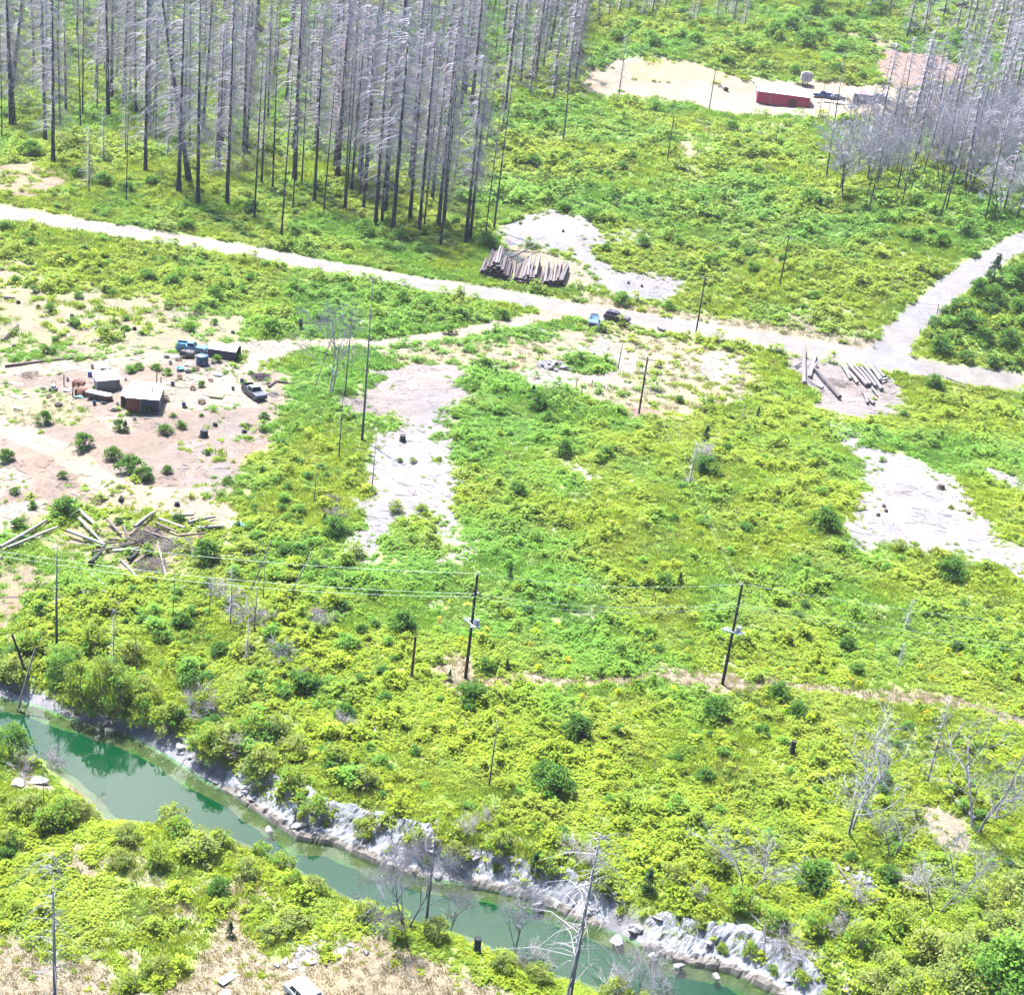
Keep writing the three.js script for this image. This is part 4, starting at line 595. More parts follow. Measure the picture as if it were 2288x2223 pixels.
trees('pole', 2, 'thin bare grey snag', 'snags by the sand clearing', [[[-22.29,-190.48,25.5],.9],[[-24.38,-182.65,12.5],.9],[[-27.63,-214.55,6.9],.9],[[-18.69,-175.24,8.4],1],[[-27.16,-205.38,16.4],.9],[[-25.29,-168.78,6.5],1.2],[[-13.52,-257.3,6.5],1],[[15.27,-235.33,6.9],1.6],[[1.62,-370.76,11.9],1.5],[[56.72,-383.4,10.9],1],[[71.42,-411.72,15.5],.9],[[74.79,-416.47,12.7],.9],[[-45.72,-130.66,13.5],1.4],[[-36.41,-127.75,6.8],1],[[-26.64,-143.98,6.6],1],[[-26.22,-137.44,6.6],1.3],[[-31.78,-139.86,6.5],1],[[-35.42,-138.18,6.4],1]]);
trees('oak', 3, 'grey dead tree with several stems', 'dead trees by the clearing', [[[-29.69,-205.65,14.8],.8]]);
trees('grey', 3, 'grey feathery dead conifer in undergrowth', 'grey conifers below the log heap', [[[-38.83,-127.97,7.5],.9],[[-29.05,-138.21,7.7],.9],[[-25.86,-131.78,5.7],1],[[24.46,-186.37,6.7],1.3],[[34.93,-217.41,3.1],1],[[48.33,-152.7,4.2],1.4],[[45.71,-143.47,3.4],1.3],[[44.49,-121.97,10.3],.8]]);
trees('brush', 3, 'low tangle of dead grey twigs', 'dead shrubs in the undergrowth', [
  [[-30.84,-143.3,2.7],1.6],[[-28,-139.95,2.9],1.7],[[-25.69,-138.75,2.6],1.3],[[-19.39,-139.2,2.6],1.3],[[-28.98,-122.21,3],1.6],[[-27.22,-121.52,3],1.6],[[-22.95,-116.49,2.7],1.6],[[-22.26,-133.25,2.6],1.4],[[-13.72,-122.09,1.8],1.3],[[-8.91,-103.28,1.7],1.3],[[-5.47,-105.36,1.7],1.3],[[0.02,-107.14,2],1.3],[[1.32,-108.95,1.7],1.3],[[9.56,-105.5,2.3],1.4],[[10.98,-104.43,2.3],1.4],[[26.64,-98.21,2.8],1.5],[[28.64,-96.59,2.2],1.5],[[32.09,-99.38,2.2],1.5],[[34.4,-102.8,2.3],1.4],[[40.53,-106.18,2.3],1.6],[[20.69,-102.43,1.7],1.3],[[13.2,-92.87,2.7],1.4],[[7.05,-95.4,2.2],1.3],[[5.47,-91.23,2.1],1.3],[[-40.22,-113.52,2.3],1.3],[[-41.75,-109.54,2.3],1.3],[[-34.59,-109.92,1.1],1],[[27.48,-197.19,2.5],1.5],[[-22.04,-165.17,2.2],1.3],[[-19.36,-129.8,1.9],1]], 'dead shrub');


// ------------------------------------------------------------------ geometry helpers for built things
function bx(w, h, d, x = 0, y = 0, z = 0, rx = 0, ry = 0, rz = 0) { const g = new THREE.BoxGeometry(w, h, d); g.rotateX(rx); g.rotateY(ry); g.rotateZ(rz); g.translate(x, y, z); return g; }
function cyl(r0, r1, h, x = 0, y = 0, z = 0, n = 14, rx = 0, rz = 0) { const g = new THREE.CylinderGeometry(r0, r1, h, n); g.rotateX(rx); g.rotateZ(rz); g.translate(x, y, z); return g; }
const merge = a => mergeGeometries(a.map(g => { const q = g.index ? g.toNonIndexed() : g; for (const k of Object.keys(q.attributes)) if (k !== 'position' && k !== 'normal' && k !== 'uv') q.deleteAttribute(k); return q; }));
function slab(pts, y0, y1) { // vertical prism over a ground polygon [[x,z]..]
  const s = new THREE.Shape(pts.map(p => new THREE.Vector2(p[0], -p[1]))); const g = new THREE.ExtrudeGeometry(s, { depth: y1 - y0, bevelEnabled: false }); g.rotateX(-Math.PI / 2); g.translate(0, y0, 0); return g;
}
const pick = (a, R) => a[(R() * a.length) | 0];
const M = {
  white: mat([0.277, 0.273, 0.268], 0.55), sheet: mat([0.268, 0.268, 0.277], 0.4, 0.25), grey: mat([0.134, 0.126, 0.112], 0.8), red: mat([0.116, 0.0157, 0.0179], 0.75), redwood: mat([0.098, 0.0268, 0.0112], 0.85), rust: mat([0.134, 0.0447, 0.0179], 0.85),
  navy: mat([0.00894, 0.0134, 0.0402], 0.6), blue: mat([0.0134, 0.0447, 0.107], 0.45), sky: mat([0.0447, 0.148, 0.224], 0.5), cyan: mat([0.0716, 0.187, 0.246], 0.6), black: mat([0.00894, 0.00894, 0.0098], 0.6), purple: mat([0.0268, 0.0157, 0.0402], 0.7),
  tyre: mat([0.00671, 0.00671, 0.00716], 0.85), rim: mat([0.157, 0.157, 0.165], 0.35, 0.8), glass: mat([0.00894, 0.0112, 0.0134], 0.12, 0, { }), lumber: mat([0.201, 0.152, 0.076], 0.8), tan: mat([0.179, 0.12, 0.0671], 0.85), pole: mat([0.0268, 0.0152, 0.0108], 0.9), pale: mat([0.224, 0.232, 0.246], 0.55), wire: mat([0.201, 0.246, 0.187], 0.45, 0.3),
  creosote: mat([0.0581, 0.0268, 0.0157], 0.9), yellow: mat([0.224, 0.197, 0.0626], 0.6), lamp: mat([0.268, 0.268, 0.26], 0.2), tail: mat([0.134, 0.00447, 0.00447], 0.3), concrete: mat([0.179, 0.175, 0.165], 0.9),
};

// ------------------------------------------------------------------ utility poles and wires
function utilityPole([x, z, h], { label, group, arm = 0, turn = 0, top = true, r = 0.16, kind = 0, material = M.pole }) {
  const o = thing('utility_pole', label, 'utility pole', x, z, turn, group);
  part(o, 'pole', cyl(r * 0.7, r, h + 0.6, 0, h / 2 - 0.3, 0, 12), material);
  if (arm) {
    const a = part(o, 'crossarm', bx(arm, 0.12, 0.1, 0, h - 0.35, 0.14), M.creosote.clone()); a.material.color.setRGB(0.16, 0.13, 0.1);
    for (const k of [-0.47, -0.28, 0.28, 0.47]) part(a, 'insulator', cyl(0.05, 0.07, 0.2, k * arm, h - 0.19, 0.14, 8), M.white);
    part(o, 'brace', merge([bx(0.9, 0.05, 0.03, 0.3, h - 0.62, 0.15, 0, 0, 0.6), bx(0.9, 0.05, 0.03, -0.3, h - 0.62, 0.15, 0, 0, -0.6)]), M.grey);
  }
  if (top) part(o, 'top_insulator', cyl(0.06, 0.08, 0.28, 0, h + 0.12, 0, 8), M.white);
  if (kind) {
    const y = h * 0.54; // pale equipment frame strapped to the pole
    const f = part(o, 'equipment_frame', merge([bx(0.14, 0.14, 2.3, -0.26, y, 0, 0, 0.35), bx(0.14, 0.14, 2.3, 0.24, y, 0, 0, 0.35), bx(0.7, 0.1, 0.14, 0, y, 0.8, 0, 0.35), bx(0.7, 0.1, 0.14, 0, y, -0.8, 0, 0.35)]), M.pale);
    part(f, 'equipment_box', bx(0.45, 0.7, 0.4, 0.42, y + 0.25, 0.4, 0, 0.35), M.white);
    part(o, 'spool_insulator', merge([cyl(0.1, 0.1, 0.3, 0.22, h * 0.82, 0, 10), bx(0.5, 0.06, 0.06, 0.1, h * 0.82, 0)]), M.white);
    part(o, 'number_plate', merge([bx(0.18, 0.12, 0.02, 0, h * 0.7, r * 0.9), bx(0.18, 0.12, 0.02, 0, h * 0.66, r * 0.9)]), M.white);
  }
  return new THREE.Vector3(x, ground(x, z), z);
}
const pA = [-2.52,-132.41,12.3], pB = [25.16,-136.15,12.1], pD = [18.26,-214.68,9.4], pE = [30.21,-259.46,11], pF = [48.36,-285.8,10.1], pG = [27.37,-356.14,11.1], pH = [41.92,-421.09,11.5], pC = [-8.17,-131.4,5];
utilityPole(pA, { label: 'dark brown power pole with pale frame beside the dry grass patch and pole stub', group: 'power poles along the meadow track', kind: 1, turn: 0.25, r: 0.19 });
utilityPole(pB, { label: 'dark brown power pole with pale equipment where the wires branch uphill', group: 'power poles along the meadow track', kind: 1, turn: 0.9, r: 0.19 });
utilityPole(pC, { label: 'short reddish brown pole stub without wires beside the taller power pole', group: 'power poles along the meadow track', top: false, r: 0.17, material: M.creosote });
utilityPole(pD, { label: 'brown power pole with a crossarm beside the dirt turnaround', group: 'power poles climbing the hillside', arm: 2.8, r: 0.17, turn: -0.15, top: false });
utilityPole(pE, { label: 'brown power pole with a crossarm on the edge of the gravel road', group: 'power poles climbing the hillside', arm: 2.4, r: 0.16, turn: -0.1, top: false });
utilityPole(pF, { label: 'brown power pole with a crossarm on the green hillside above the road', group: 'power poles climbing the hillside', arm: 2.4, r: 0.16, turn: -0.1, top: false });
utilityPole(pG, { label: 'bare leaning brown pole on the hillside below the barn yard', group: 'power poles climbing the hillside', top: false, r: 0.15 });
utilityPole(pH, { label: 'brown power pole with a pale crossarm at the edge of the barn yard', group: 'power poles climbing the hillside', arm: 2.4, r: 0.16, turn: -0.1, top: false });
const at3 = (p, f, dx = 0, dz = 0) => new THREE.Vector3(p[0] + dx, ground(p[0], p[1]) + p[2] * f, p[1] + dz);
function wire(a, b, sag, label, group, r = 0.016) {
  const pts = []; for (let k = 0; k <= 20; k++) { const t = k / 20, p = a.clone().lerp(b, t); p.y -= sag * 4 * t * (1 - t); pts.push(p); }
  solo('power_line', label, 'wire', new THREE.TubeGeometry(new THREE.CatmullRomCurve3(pts), 40, r, 5), M.wire, group);
}
const offL = [pA[0] - 62, pA[1] - 6, 11.5], offR = [pB[0] + 60, pB[1] + 3, 11.5];
for (const [f, s] of [[1.01, 0.9], [0.82, 1.0], [0.80, 1.25]]) {
  const d = f === 0.80 ? 0.25 : 0; const nm = f > 1 ? 'top wire' : d ? 'lower wire' : 'middle wire';
  wire(at3(offL, f, 0, d), at3(pA, f, 0, d), s * 1.3, `pale ${nm} running from the stub side to the power pole over the river thicket`, 'wires west of the power pole');
  wire(at3(pA, f, 0, d), at3(pB, f, 0, d), s, `pale ${nm} strung between the two dark power poles over the meadow`, 'wires between the power poles');
  wire(at3(pB, f, 0, d), at3(offR, f, 0, d), s * 1.3, `pale ${nm} leaving the branching power pole over the meadow below the sand patch`, 'wires east of the power poles');
}
for (const d of [-1.1, 1.1]) {
  wire(at3(pB, 0.98), at3(pD, 0.98, d, 0.1), 1.6, 'thin wire climbing from the branching power pole up to the turnaround pole', 'wires up to the turnaround', 0.008);
  wire(at3(pD, 0.98, d, 0.1), at3(pE, 0.98, d, 0.1), 0.8, 'thin wire from the turnaround pole to the roadside pole', 'wires across the road', 0.008);
  wire(at3(pE, 0.98, d, 0.1), at3(pF, 0.98, d, 0.1), 0.8, 'thin wire from the roadside pole to the pole on the hillside', 'wires up the hillside', 0.008);
}

// ------------------------------------------------------------------ logs
const logCols = { dark: [[0.0361, 0.0224, 0.0224], [0.0516, 0.0344, 0.0327], [0.0292, 0.0189, 0.0189]], grey: [[0.101, 0.0826, 0.0757], [0.12, 0.0989, 0.0903], [0.0817, 0.0645, 0.0602]], pale: [[0.172, 0.155, 0.138], [0.146, 0.129, 0.116]], brown: [[0.0645, 0.043, 0.0361], [0.0817, 0.0559, 0.0447]], black: [[0.012, 0.0112, 0.012]] };
const endMat = { dark: mat([0.0189, 0.0129, 0.0138], 0.9), grey: mat([0.086, 0.0731, 0.0602], 0.9), pale: mat([0.146, 0.12, 0.086], 0.9), brown: mat([0.0516, 0.0344, 0.0258], 0.9), black: mat([0.0172, 0.0138, 0.0138], 0.9), fresh: mat([0.146, 0.043, 0.0172], 0.85) };
const logRng = rng(404);
function log(a, b, r, kind, label, group, { y0 = null, y1 = null, name = 'log', end = null, category = 'log' } = {}) {
  const R = logRng, x = (a[0] + b[0]) / 2, z = (a[1] + b[1]) / 2, A = new THREE.Vector3(a[0], y0 ?? ground(a[0], a[1]) + r * 0.75, a[1]), Bv = new THREE.Vector3(b[0], y1 ?? ground(b[0], b[1]) + r * 0.75, b[1]);
  const o = new THREE.Group(); o.name = numbered(name); const c = A.clone().lerp(Bv, 0.5); o.position.copy(c); tag(o, label, category, group); scene.add(o);
  const d = Bv.clone().sub(A).multiplyScalar(0.5), col = pick(logCols[kind], R), f = 0.8 + R() * 0.45, cc = col.map(v => v * f), G = new GB(), n = 4, pts = [];
  const bow = (R() - 0.5) * r * 1.4; for (let k = 0; k <= n; k++) { const t = k / n * 2 - 1; pts.push([d.x * t, d.y * t + bow * (1 - t * t), d.z * t + bow * (1 - t * t), r * mix(1, 0.66, k / n)]); }
  G.tube(pts, 9, cc, cc, 0.24, R); part(o, 'bark', G.geo(true), woodMat);
  for (const s of [-1, 1]) { const g = new THREE.CircleGeometry(r * (s < 0 ? 0.97 : 0.64), 9); const m = part(o, 'cut_end', g, endMat[s < 0 && end ? end : kind]); m.position.copy(d).multiplyScalar(s * 1.004); m.lookAt(c.clone().add(d.clone().multiplyScalar(s * 3)).sub(c).add(o.position)); m.quaternion.setFromUnitVectors(new THREE.Vector3(0, 0, 1), d.clone().normalize().multiplyScalar(s)); }
  return o;
}
{ // the dark log deck behind the road
  const a = [-12.14,-274.36], b = [-5.51,-272.06], c = [0.33,-270.11], e = [5.12,-272.28], R = rng(88);
  const layers = [[a, b, 7, 'dark', 0.26], [b, c, 5, 'dark', 0.25], [c, e, 4, 'brown', 0.28]];
  layers.forEach(([p, q, top, kind, r0], si) => {
    const len = Math.hypot(q[0] - p[0], q[1] - p[1]), n = Math.round(len / (r0 * 2.08));
    for (let k = 0; k < top; k++) for (let i = 0; i < n - k; i++) {
      const edge = Math.min(i + 1, n - k - i); if (k > edge * 2.2 && si === 0) continue; if (si && k > 2 && R() < 0.4) continue;
      const t = (i + 0.5 + k * 0.5) / n, x = mix(p[0], q[0], t) + (R() - 0.5) * 0.1, z = mix(p[1], q[1], t) + (R() - 0.5) * 0.7 - k * 0.16 - 0.8, L0 = 7.5 + R() * 3.5, sk = (R() - 0.5) * (si ? 1.6 : 0.7) + 0.5, y = ground(x, z) + r0 + k * r0 * 1.72, r = r0 * (0.8 + R() * 0.35), k2 = k >= top - 2 && R() < 0.6 ? 'grey' : si && R() < 0.35 ? 'brown' : kind, ed = 'dark';
      const face = si === 2 && i === 1 && k === 1;
      log([x, z], [x + sk, z - L0], face ? 0.4 : r, k2, face ? 'thick log with a fresh orange cut end in the dark log deck' : k === top - 1 ? ['bowed ', 'thick ', 'straight ', 'weathered '][(k * 7 + i * 3) % 4] + 'log on top of the dark log deck' : 'charred log stacked inside the dark log deck behind the road', 'logs in the dark log deck', { y0: y, y1: y + (ground(x + sk, z - L0) - ground(x, z)) * 0.9 + 0.1, end: face ? 'fresh' : ed });
    }
  });
  log([-6.22,-282.89], [-1.68,-289.85], 0.2, 'grey', 'grey log lying crosswise over the top of the log deck', 'logs in the dark log deck', { y0: ground(...[-6.22,-282.89]) + 1.5, y1: ground(...[-1.68,-289.85]) + 1.2 });
}
{ // grey logs below the road
  const T = [[1797,862,1797,786,.36,'grey'],[1809,846,1823,797,.28,'pale'],[1813,832,1826,817,.25,'grey'],[1876,893,1821,829,.3,'brown'],[1838,873,1806,850,.18,'pale'],[1937,867,1893,820,.34,'grey'],[1916,859,1887,829,.24,'pale'],[1944,866,1908,824,.28,'grey'],[1957,870,1921,826,.26,'grey'],[1970,876,1930,824,.28,'grey'],[1967,858,1944,823,.3,'pale'],[1976,850,1954,823,.28,'grey'],[1982,852,1967,859,.2,'pale'],[1953,905,1925,876,.22,'grey'],[1939,905,1930,880,.2,'grey'],[1778,823,1790,815,.16,'black'],[1900,850,1880,822,.2,'grey'],[1948,872,1962,886,.16,'pale']];
  const P = [[48.17,-240.17],[50.2,-256.62],[49.65,-244.18],[52.15,-254.95],[50.39,-247.39],[51.9,-250.92],[53.66,-235.43],[51.15,-248.25],[51.22,-238.9],[49.28,-243.19],[59.73,-243.23],[57.48,-251.81],[58.23,-244.35],[56.72,-249.87],[60.35,-243.65],[58.64,-251.35],[61.31,-243.17],[59.69,-251.25],[62.19,-242.27],[60.51,-251.84],[62.59,-246],[61.73,-252.35],[63.64,-247.88],[62.59,-252.57],[64.08,-247.65],[62.56,-245.79],[59.58,-235.12],[58.38,-240.89],[58.41,-234.66],[58.66,-240.15],[47.69,-248.41],[48.9,-250.46],[57.18,-245.83],[56.33,-251.13],[60.47,-242.47],[61.12,-239.8]];
  T.forEach((t, i) => log(P[i * 2], P[i * 2 + 1], t[4] * 1.2, t[5], i < 5 ? 'weathered log crossed with others at the bark-strewn end of the grey log heap' : 'silver grey log lying side by side in the grey log heap below the road', 'logs in the grey log heap', { y0: ground(...P[i * 2]) + t[4] + 0.15, y1: ground(...P[i * 2 + 1]) + t[4] + 0.25 }));
}
{ // fallen logs, boards and driftwood around the cabin and below it
  const S = (list, r, kind, label, group, name, category) => { for (let i = 0; i < list.length; i += 2) { const a = list[i], b = list[i + 1], q = r * (0.8 + logRng() * 0.4), up = group.includes('heap') ? 0.25 + logRng() * 0.35 : 0.08; log(a, b, q, kind, label, group, { name, category, y0: ground(a[0], a[1]) + q * 0.8 + up, y1: ground(b[0], b[1]) + q * 0.8 + up * 0.6 }); } };
  S([[-59.02,-152.05],[-54.86,-157.38],[-59.79,-151.79],[-56.69,-158.65],[-54.05,-159.58],[-53.65,-161.93],[-52.83,-159.43],[-47.89,-153.84],[-53.51,-161.51],[-50.21,-158.23],[-43.1,-160.34],[-39.37,-158.27],[-41.54,-160.56],[-39.14,-161.87],[-39.17,-159.2],[-36.52,-161.97],[-45.3,-157.35],[-44.1,-161.9],[-46.42,-152.06],[-43.62,-153.48],[-53.24,-156.33],[-47.69,-153.54],[-37.69,-157.72],[-34.76,-159.31]], .22, 'pale', 'bleached log lying in the tangled log heap below the cabin slope', 'bleached logs in the tangled heap');
  S([[-46.06,-153.52],[-44.45,-154.46],[-48.77,-151.67],[-44.28,-154.27],[-43.02,-158.46],[-39.88,-156.86],[-47.91,-155.27],[-45.44,-155.23],[-45.35,-155.65],[-44.4,-161.74],[-48.18,-154.23],[-46.47,-154.33],[-49.17,-159.14],[-46.6,-156.19],[-44.08,-156.93],[-40.3,-155.18],[-39.39,-155.83],[-36.49,-157.33],[-41.83,-152.89],[-43.18,-150.17],[-46.95,-158.26],[-44.05,-152.19]], .17, 'brown', 'brown log jumbled in the tangled log heap below the cabin slope', 'brown logs in the tangled heap');
  S([[-44.11,-154.07],[-42.4,-157.44],[-43.01,-153.63],[-41.79,-156.42],[-44.06,-150.63],[-43.41,-152.76],[-48.1,-148.94],[-47.75,-152.01]], .2, 'black', 'charred black log in the tangled log heap below the cabin slope', 'charred logs in the tangled heap');
  S([[-45.08,-150.99],[-41.39,-146.56],[-41.86,-155.12],[-38.5,-146.83],[-41.32,-154.74],[-38.27,-153.26],[-33.69,-152.57],[-28.99,-154.17],[-36.61,-144.63],[-33.2,-150.52],[-47.4,-147.11],[-43.6,-143.43],[-38.86,-243.61],[-33.91,-242.55],[-40.29,-247.03],[-37.82,-246.76]], .11, 'pale', 'thin pale stick fallen among the greenery below the log heap', 'thin fallen sticks');
  S([[-48.07,-142.05],[-43.2,-143.45],[-49.66,-141.21],[-47.22,-140.44]], .25, 'grey', 'grey fallen log on the slope above the riverside trees', 'fallen logs above the riverside');
  S([[-71.34,-210.03],[-66.64,-211.82],[-79.81,-206.37],[-71.96,-209.79]], .2, 'brown', 'long dark log laid along the edge of the cabin track', 'logs edging the cabin track');
  S([[-63.92,-243.53],[-61.79,-245.42],[-38.11,-208.42],[-35.68,-208.49],[-39.02,-206.16],[-38.31,-208.75],[-90.2,-233.58],[-88.43,-233.8],[-84.07,-216.35],[-83.78,-222.83]], .22, 'brown', 'single brown log lying on the bare ground near the cabin', 'single logs near the cabin');
  S([[-34.64,-249.51],[-29.19,-246.13],[-26.52,-247.77],[-23.02,-247.59],[-29.11,-247.78],[-27.03,-244.39]], .25, 'black', 'charred log lying in the hollow below the gravel road', 'charred logs below the road');
  S([[-1.42,-248.3],[2.35,-249.26],[-0.43,-249.63],[2.79,-248.48]], .18, 'pale', 'pale stick of timber beside the turnaround', 'timber beside the turnaround');
  S([[75.2,-251.93],[82.36,-249.58],[76.02,-253.11],[81.42,-250.98]], .14, 'pale', 'thin pale trunk fallen beside the lone bush below the road', 'thin trunks below the road');
  S([[45.81,-120.71],[47.85,-116.34]], .34, 'grey', 'thick grey fallen log beside the dead oak in the lower meadow', 'fallen log by the oak');
  S([[34.16,-106.1],[35.22,-104.08],[33.43,-107.97],[34.45,-105.43]], .14, 'brown', 'thin dark trunk fallen over the pale stones above the rocks', 'trunks over the stones');
  S([[-14.97,-124.11],[-12.31,-121.53],[-11.17,-122.99],[-10.14,-120.41]], .16, 'grey', 'grey branch fallen in the lower undergrowth', 'fallen branches in the lower undergrowth');
  S([[-12.27,-291.49],[-1.16,-288.53],[-47.31,-262.2],[-45.12,-257.44]], .12, 'black', 'thin charred pole lying across the pale clearing behind the log deck', 'charred poles on the clearing');
}
{ // leaning and crooked dead trunks
  const lean = (a, b, h, r, kind, label) => { const p = ground(a[0], a[1]); log(a, b, r, kind, label, 'leaning dead trunks', { y0: p - 0.2, y1: p + h, name: 'leaning_trunk', category: 'dead tree' }); };
  lean([-28.5,-145.85], [-26.25,-145.24], 7, 0.09, 'grey', 'thin leaning dead trunk standing among the grey brush');
  lean([-47.1,-122.76], [-45.53,-123.96], 7, 0.11, 'grey', 'pale trunk leaning over the river beside the dark crooked one');
  lean([-47.19,-126.39], [-48.39,-125.24], 5.5, 0.15, 'black', 'dark crooked trunk leaning over the head of the river');
  lean([-23.98,-144.17], [-21.75,-145.97], 5.5, 0.09, 'grey', 'bent pale trunk arching over the greenery beside the sand');
  lean([-32.28,-206.94], [-29.85,-209.75], 10, 0.09, 'grey', 'grey trunk leaning beside the multi-stemmed dead tree');
  lean([49.74,-116.76], [52.13,-119.44], 7, 0.12, 'grey', 'grey leaning limb beside the dead oak on the sandy spot');
}

// ------------------------------------------------------------------ stumps
function stump([x, z], r, h, label, group, kind = 'black') {
  const o = thing('tree_stump', label, 'stump', x, z, logRng() * 6, group), B = new GB(), c = logCols[kind][0];
  B.tube([[0, -0.3, 0, r * 1.5], [0, 0.1, 0, r * 1.25], [0, h * 0.5, 0, r * 1.05], [0.03, h, 0, r]], 10, c, c, 0.2, logRng); part(o, 'bark', B.geo(true), woodMat);
  const g = new THREE.CircleGeometry(r, 10); g.rotateX(-Math.PI / 2); g.translate(0.03, h - 0.02, 0); part(o, 'cut_face', g, endMat[kind]);
}
stump([-44.07,-186.52], .55, 1.0, 'big black charred stump on the bare slope below the cabin', 'stumps'); stump([-39.43,-234.31], .3, 1.9, 'tall black stump standing beside the cabin track', 'stumps'); stump([61.74,-195.29], .5, .6, 'reddish brown stump at the edge of the large sand patch', 'stumps', 'brown'); stump([-16.59,-191.21], .4, .8, 'black stump beside a small bush on the clearing', 'stumps'); stump([41.37,-235.74], .4, .5, 'low brown stump at the edge of the turnaround grass', 'stumps', 'brown'); stump([1.75,-91.72], .28, 1.5, 'tall black stump on the near bank behind the dry grass', 'stumps'); stump([31.22,-124.27], .25, 1.6, 'tall black stump alone in the lower meadow', 'stumps');
for (const p of [[-87.44,-232.78], [-81.23,-244.11], [-78.16,-243.25], [-81.06,-213.5], [-65.99,-221.35], [-49.71,-228.54], [-38.95,-189.06], [-43.41,-190.27], [-49.3,-165.07], [-42.02,-164.62], [-39.03,-190.85], [-65.3,-225.23], [-63.82,-227.88], [-83.23,-230.64], [-76.76,-228.35]]) stump(p, .3, .45, 'small charred stump on the bare brown slope around the cabin', 'small stumps on the bare slope');
for (const p of [[-5.59,-304.83], [3.67,-299.97], [5.69,-311.33], [-2.29,-292.6], [-1.28,-290.75], [51.56,-184.05], [50.06,-181.94], [61.23,-187.21], [63.38,-185.83], [55.16,-172.08], [17.6,-279.04], [20.3,-278.85], [51.54,-185.6]]) stump(p, .24, .35, 'small dark stump on a pale sand clearing', 'small stumps on the clearings', 'brown');

// ------------------------------------------------------------------ rocks
function rockGeo(seed, flat = 0.7) {
  const R = rng(seed), g = new THREE.IcosahedronGeometry(1, 5), p = g.attributes.position, planes = [];
  for (let k = 0; k < 11; k++) { const a = R() * 6.283, y = R() * 2 - 1, q = Math.sqrt(1 - y * y); planes.push([Math.cos(a) * q, y, Math.sin(a) * q, 0.42 + R() * 0.4]); }
  const tilt = R() * 6, crack = (x, y, z) => { const w = x * Math.cos(tilt) * 2.3 + z * Math.sin(tilt) * 2.3 + y * 3.1 + vn(x * 2 + seed, z * 2) * 1.4, f = w - Math.floor(w); return f < 0.14 ? 0.075 * (1 - f / 0.14) : 0; };
  const c = new Float32Array(p.count * 3);
  for (let i = 0; i < p.count; i++) {
    const v = new THREE.Vector3().fromBufferAttribute(p, i).normalize(); let s = 1.05; for (const q of planes) { const d = v.x * q[0] + v.y * q[1] + v.z * q[2]; if (d > 0.05) s = Math.min(s, q[3] / d); }
    s *= 1 + (vn(v.x * 5 + seed, v.y * 5 + v.z * 4) - 0.5) * 0.12 + (vn(v.x * 11 + seed, v.y * 9 + v.z * 10) - 0.5) * 0.07 - crack(v.x, v.y, v.z); p.setXYZ(i, v.x * s, v.y * s * flat, v.z * s);
    const n = 0.66 + 0.36 * vn(v.x * 3 + seed, v.z * 3 + v.y * 2) + 0.3 * vn(v.x * 9, v.z * 9 + v.y * 8 + seed); c[i * 3] = n; c[i * 3 + 1] = n * 0.975; c[i * 3 + 2] = n * 0.975;
  }
  g.setAttribute('color', new THREE.BufferAttribute(c, 3)); g.deleteAttribute('uv'); g.deleteAttribute('normal'); return g;
}
const rockMat = new THREE.MeshStandardMaterial({ color: L(0.116, 0.108, 0.106), vertexColors: true, roughness: 0.9 });
const rockGeos = [0, 1, 2, 3, 4, 5].map(k => rockGeo(60 + k, 0.55 + (k % 3) * 0.15));
const rockRng = rng(606);
function rock(x0, z0, s, label, group, { sy = 1, dy = 0, name = 'boulder', m = rockMat } = {}) {
  const [x, z] = name === 'rock_slab' || name === 'boulder' && !/water/.test(label) ? ashore([x0, z0], s * 0.55) : [x0, z0];
  label = (s > 0.8 ? 'big ' : s < 0.45 ? 'small ' : '') + label + (group && group.startsWith('boulders') ? ', ' + where(x, z) : '');
  const o = shade(new THREE.Mesh(pick(rockGeos, rockRng), m)); o.name = numbered(name); o.position.set(x, Math.max(ground(x, z), YW - 0.4) + s * 0.1 + dy, z); o.rotation.set((rockRng() - 0.5) * 0.6, rockRng() * 6.28, (rockRng() - 0.5) * 0.6); o.scale.set(s * (0.8 + rockRng() * 0.6), s * sy * (0.7 + rockRng() * 0.5), s * (0.8 + rockRng() * 0.5)); tag(o, label, 'rock', group); scene.add(o);
}
// a broken ledge of bedrock along the far bank
function blocks(x, z, size) { // height of tilted, cracked blocks
  const i = Math.floor(x / size), j = Math.floor(z / size); let f1 = 9, f2 = 9, ci = 0, cj = 0, cx = 0, cz = 0;
  for (let a = -1; a <= 1; a++) for (let b = -1; b <= 1; b++) { const px = (i + a + 0.15 + 0.7 * h2(i + a + 91, j + b)) * size, pz = (j + b + 0.15 + 0.7 * h2(i + a, j + b + 57)) * size, d = Math.hypot(px - x, pz - z) / size; if (d < f1) { f2 = f1; f1 = d; ci = i + a; cj = j + b; cx = px; cz = pz; } else if (d < f2) f2 = d; }
  const tx = h2(ci + 7, cj) - 0.5, tz = h2(ci, cj + 7) - 0.5; return h2(ci + 3, cj + 5) * 0.5 + (tx * (x - cx) + tz * (z - cz)) / size * 0.55 - (f2 - f1 < 0.1 ? 0.16 * (1 - (f2 - f1) / 0.1) : 0);
}
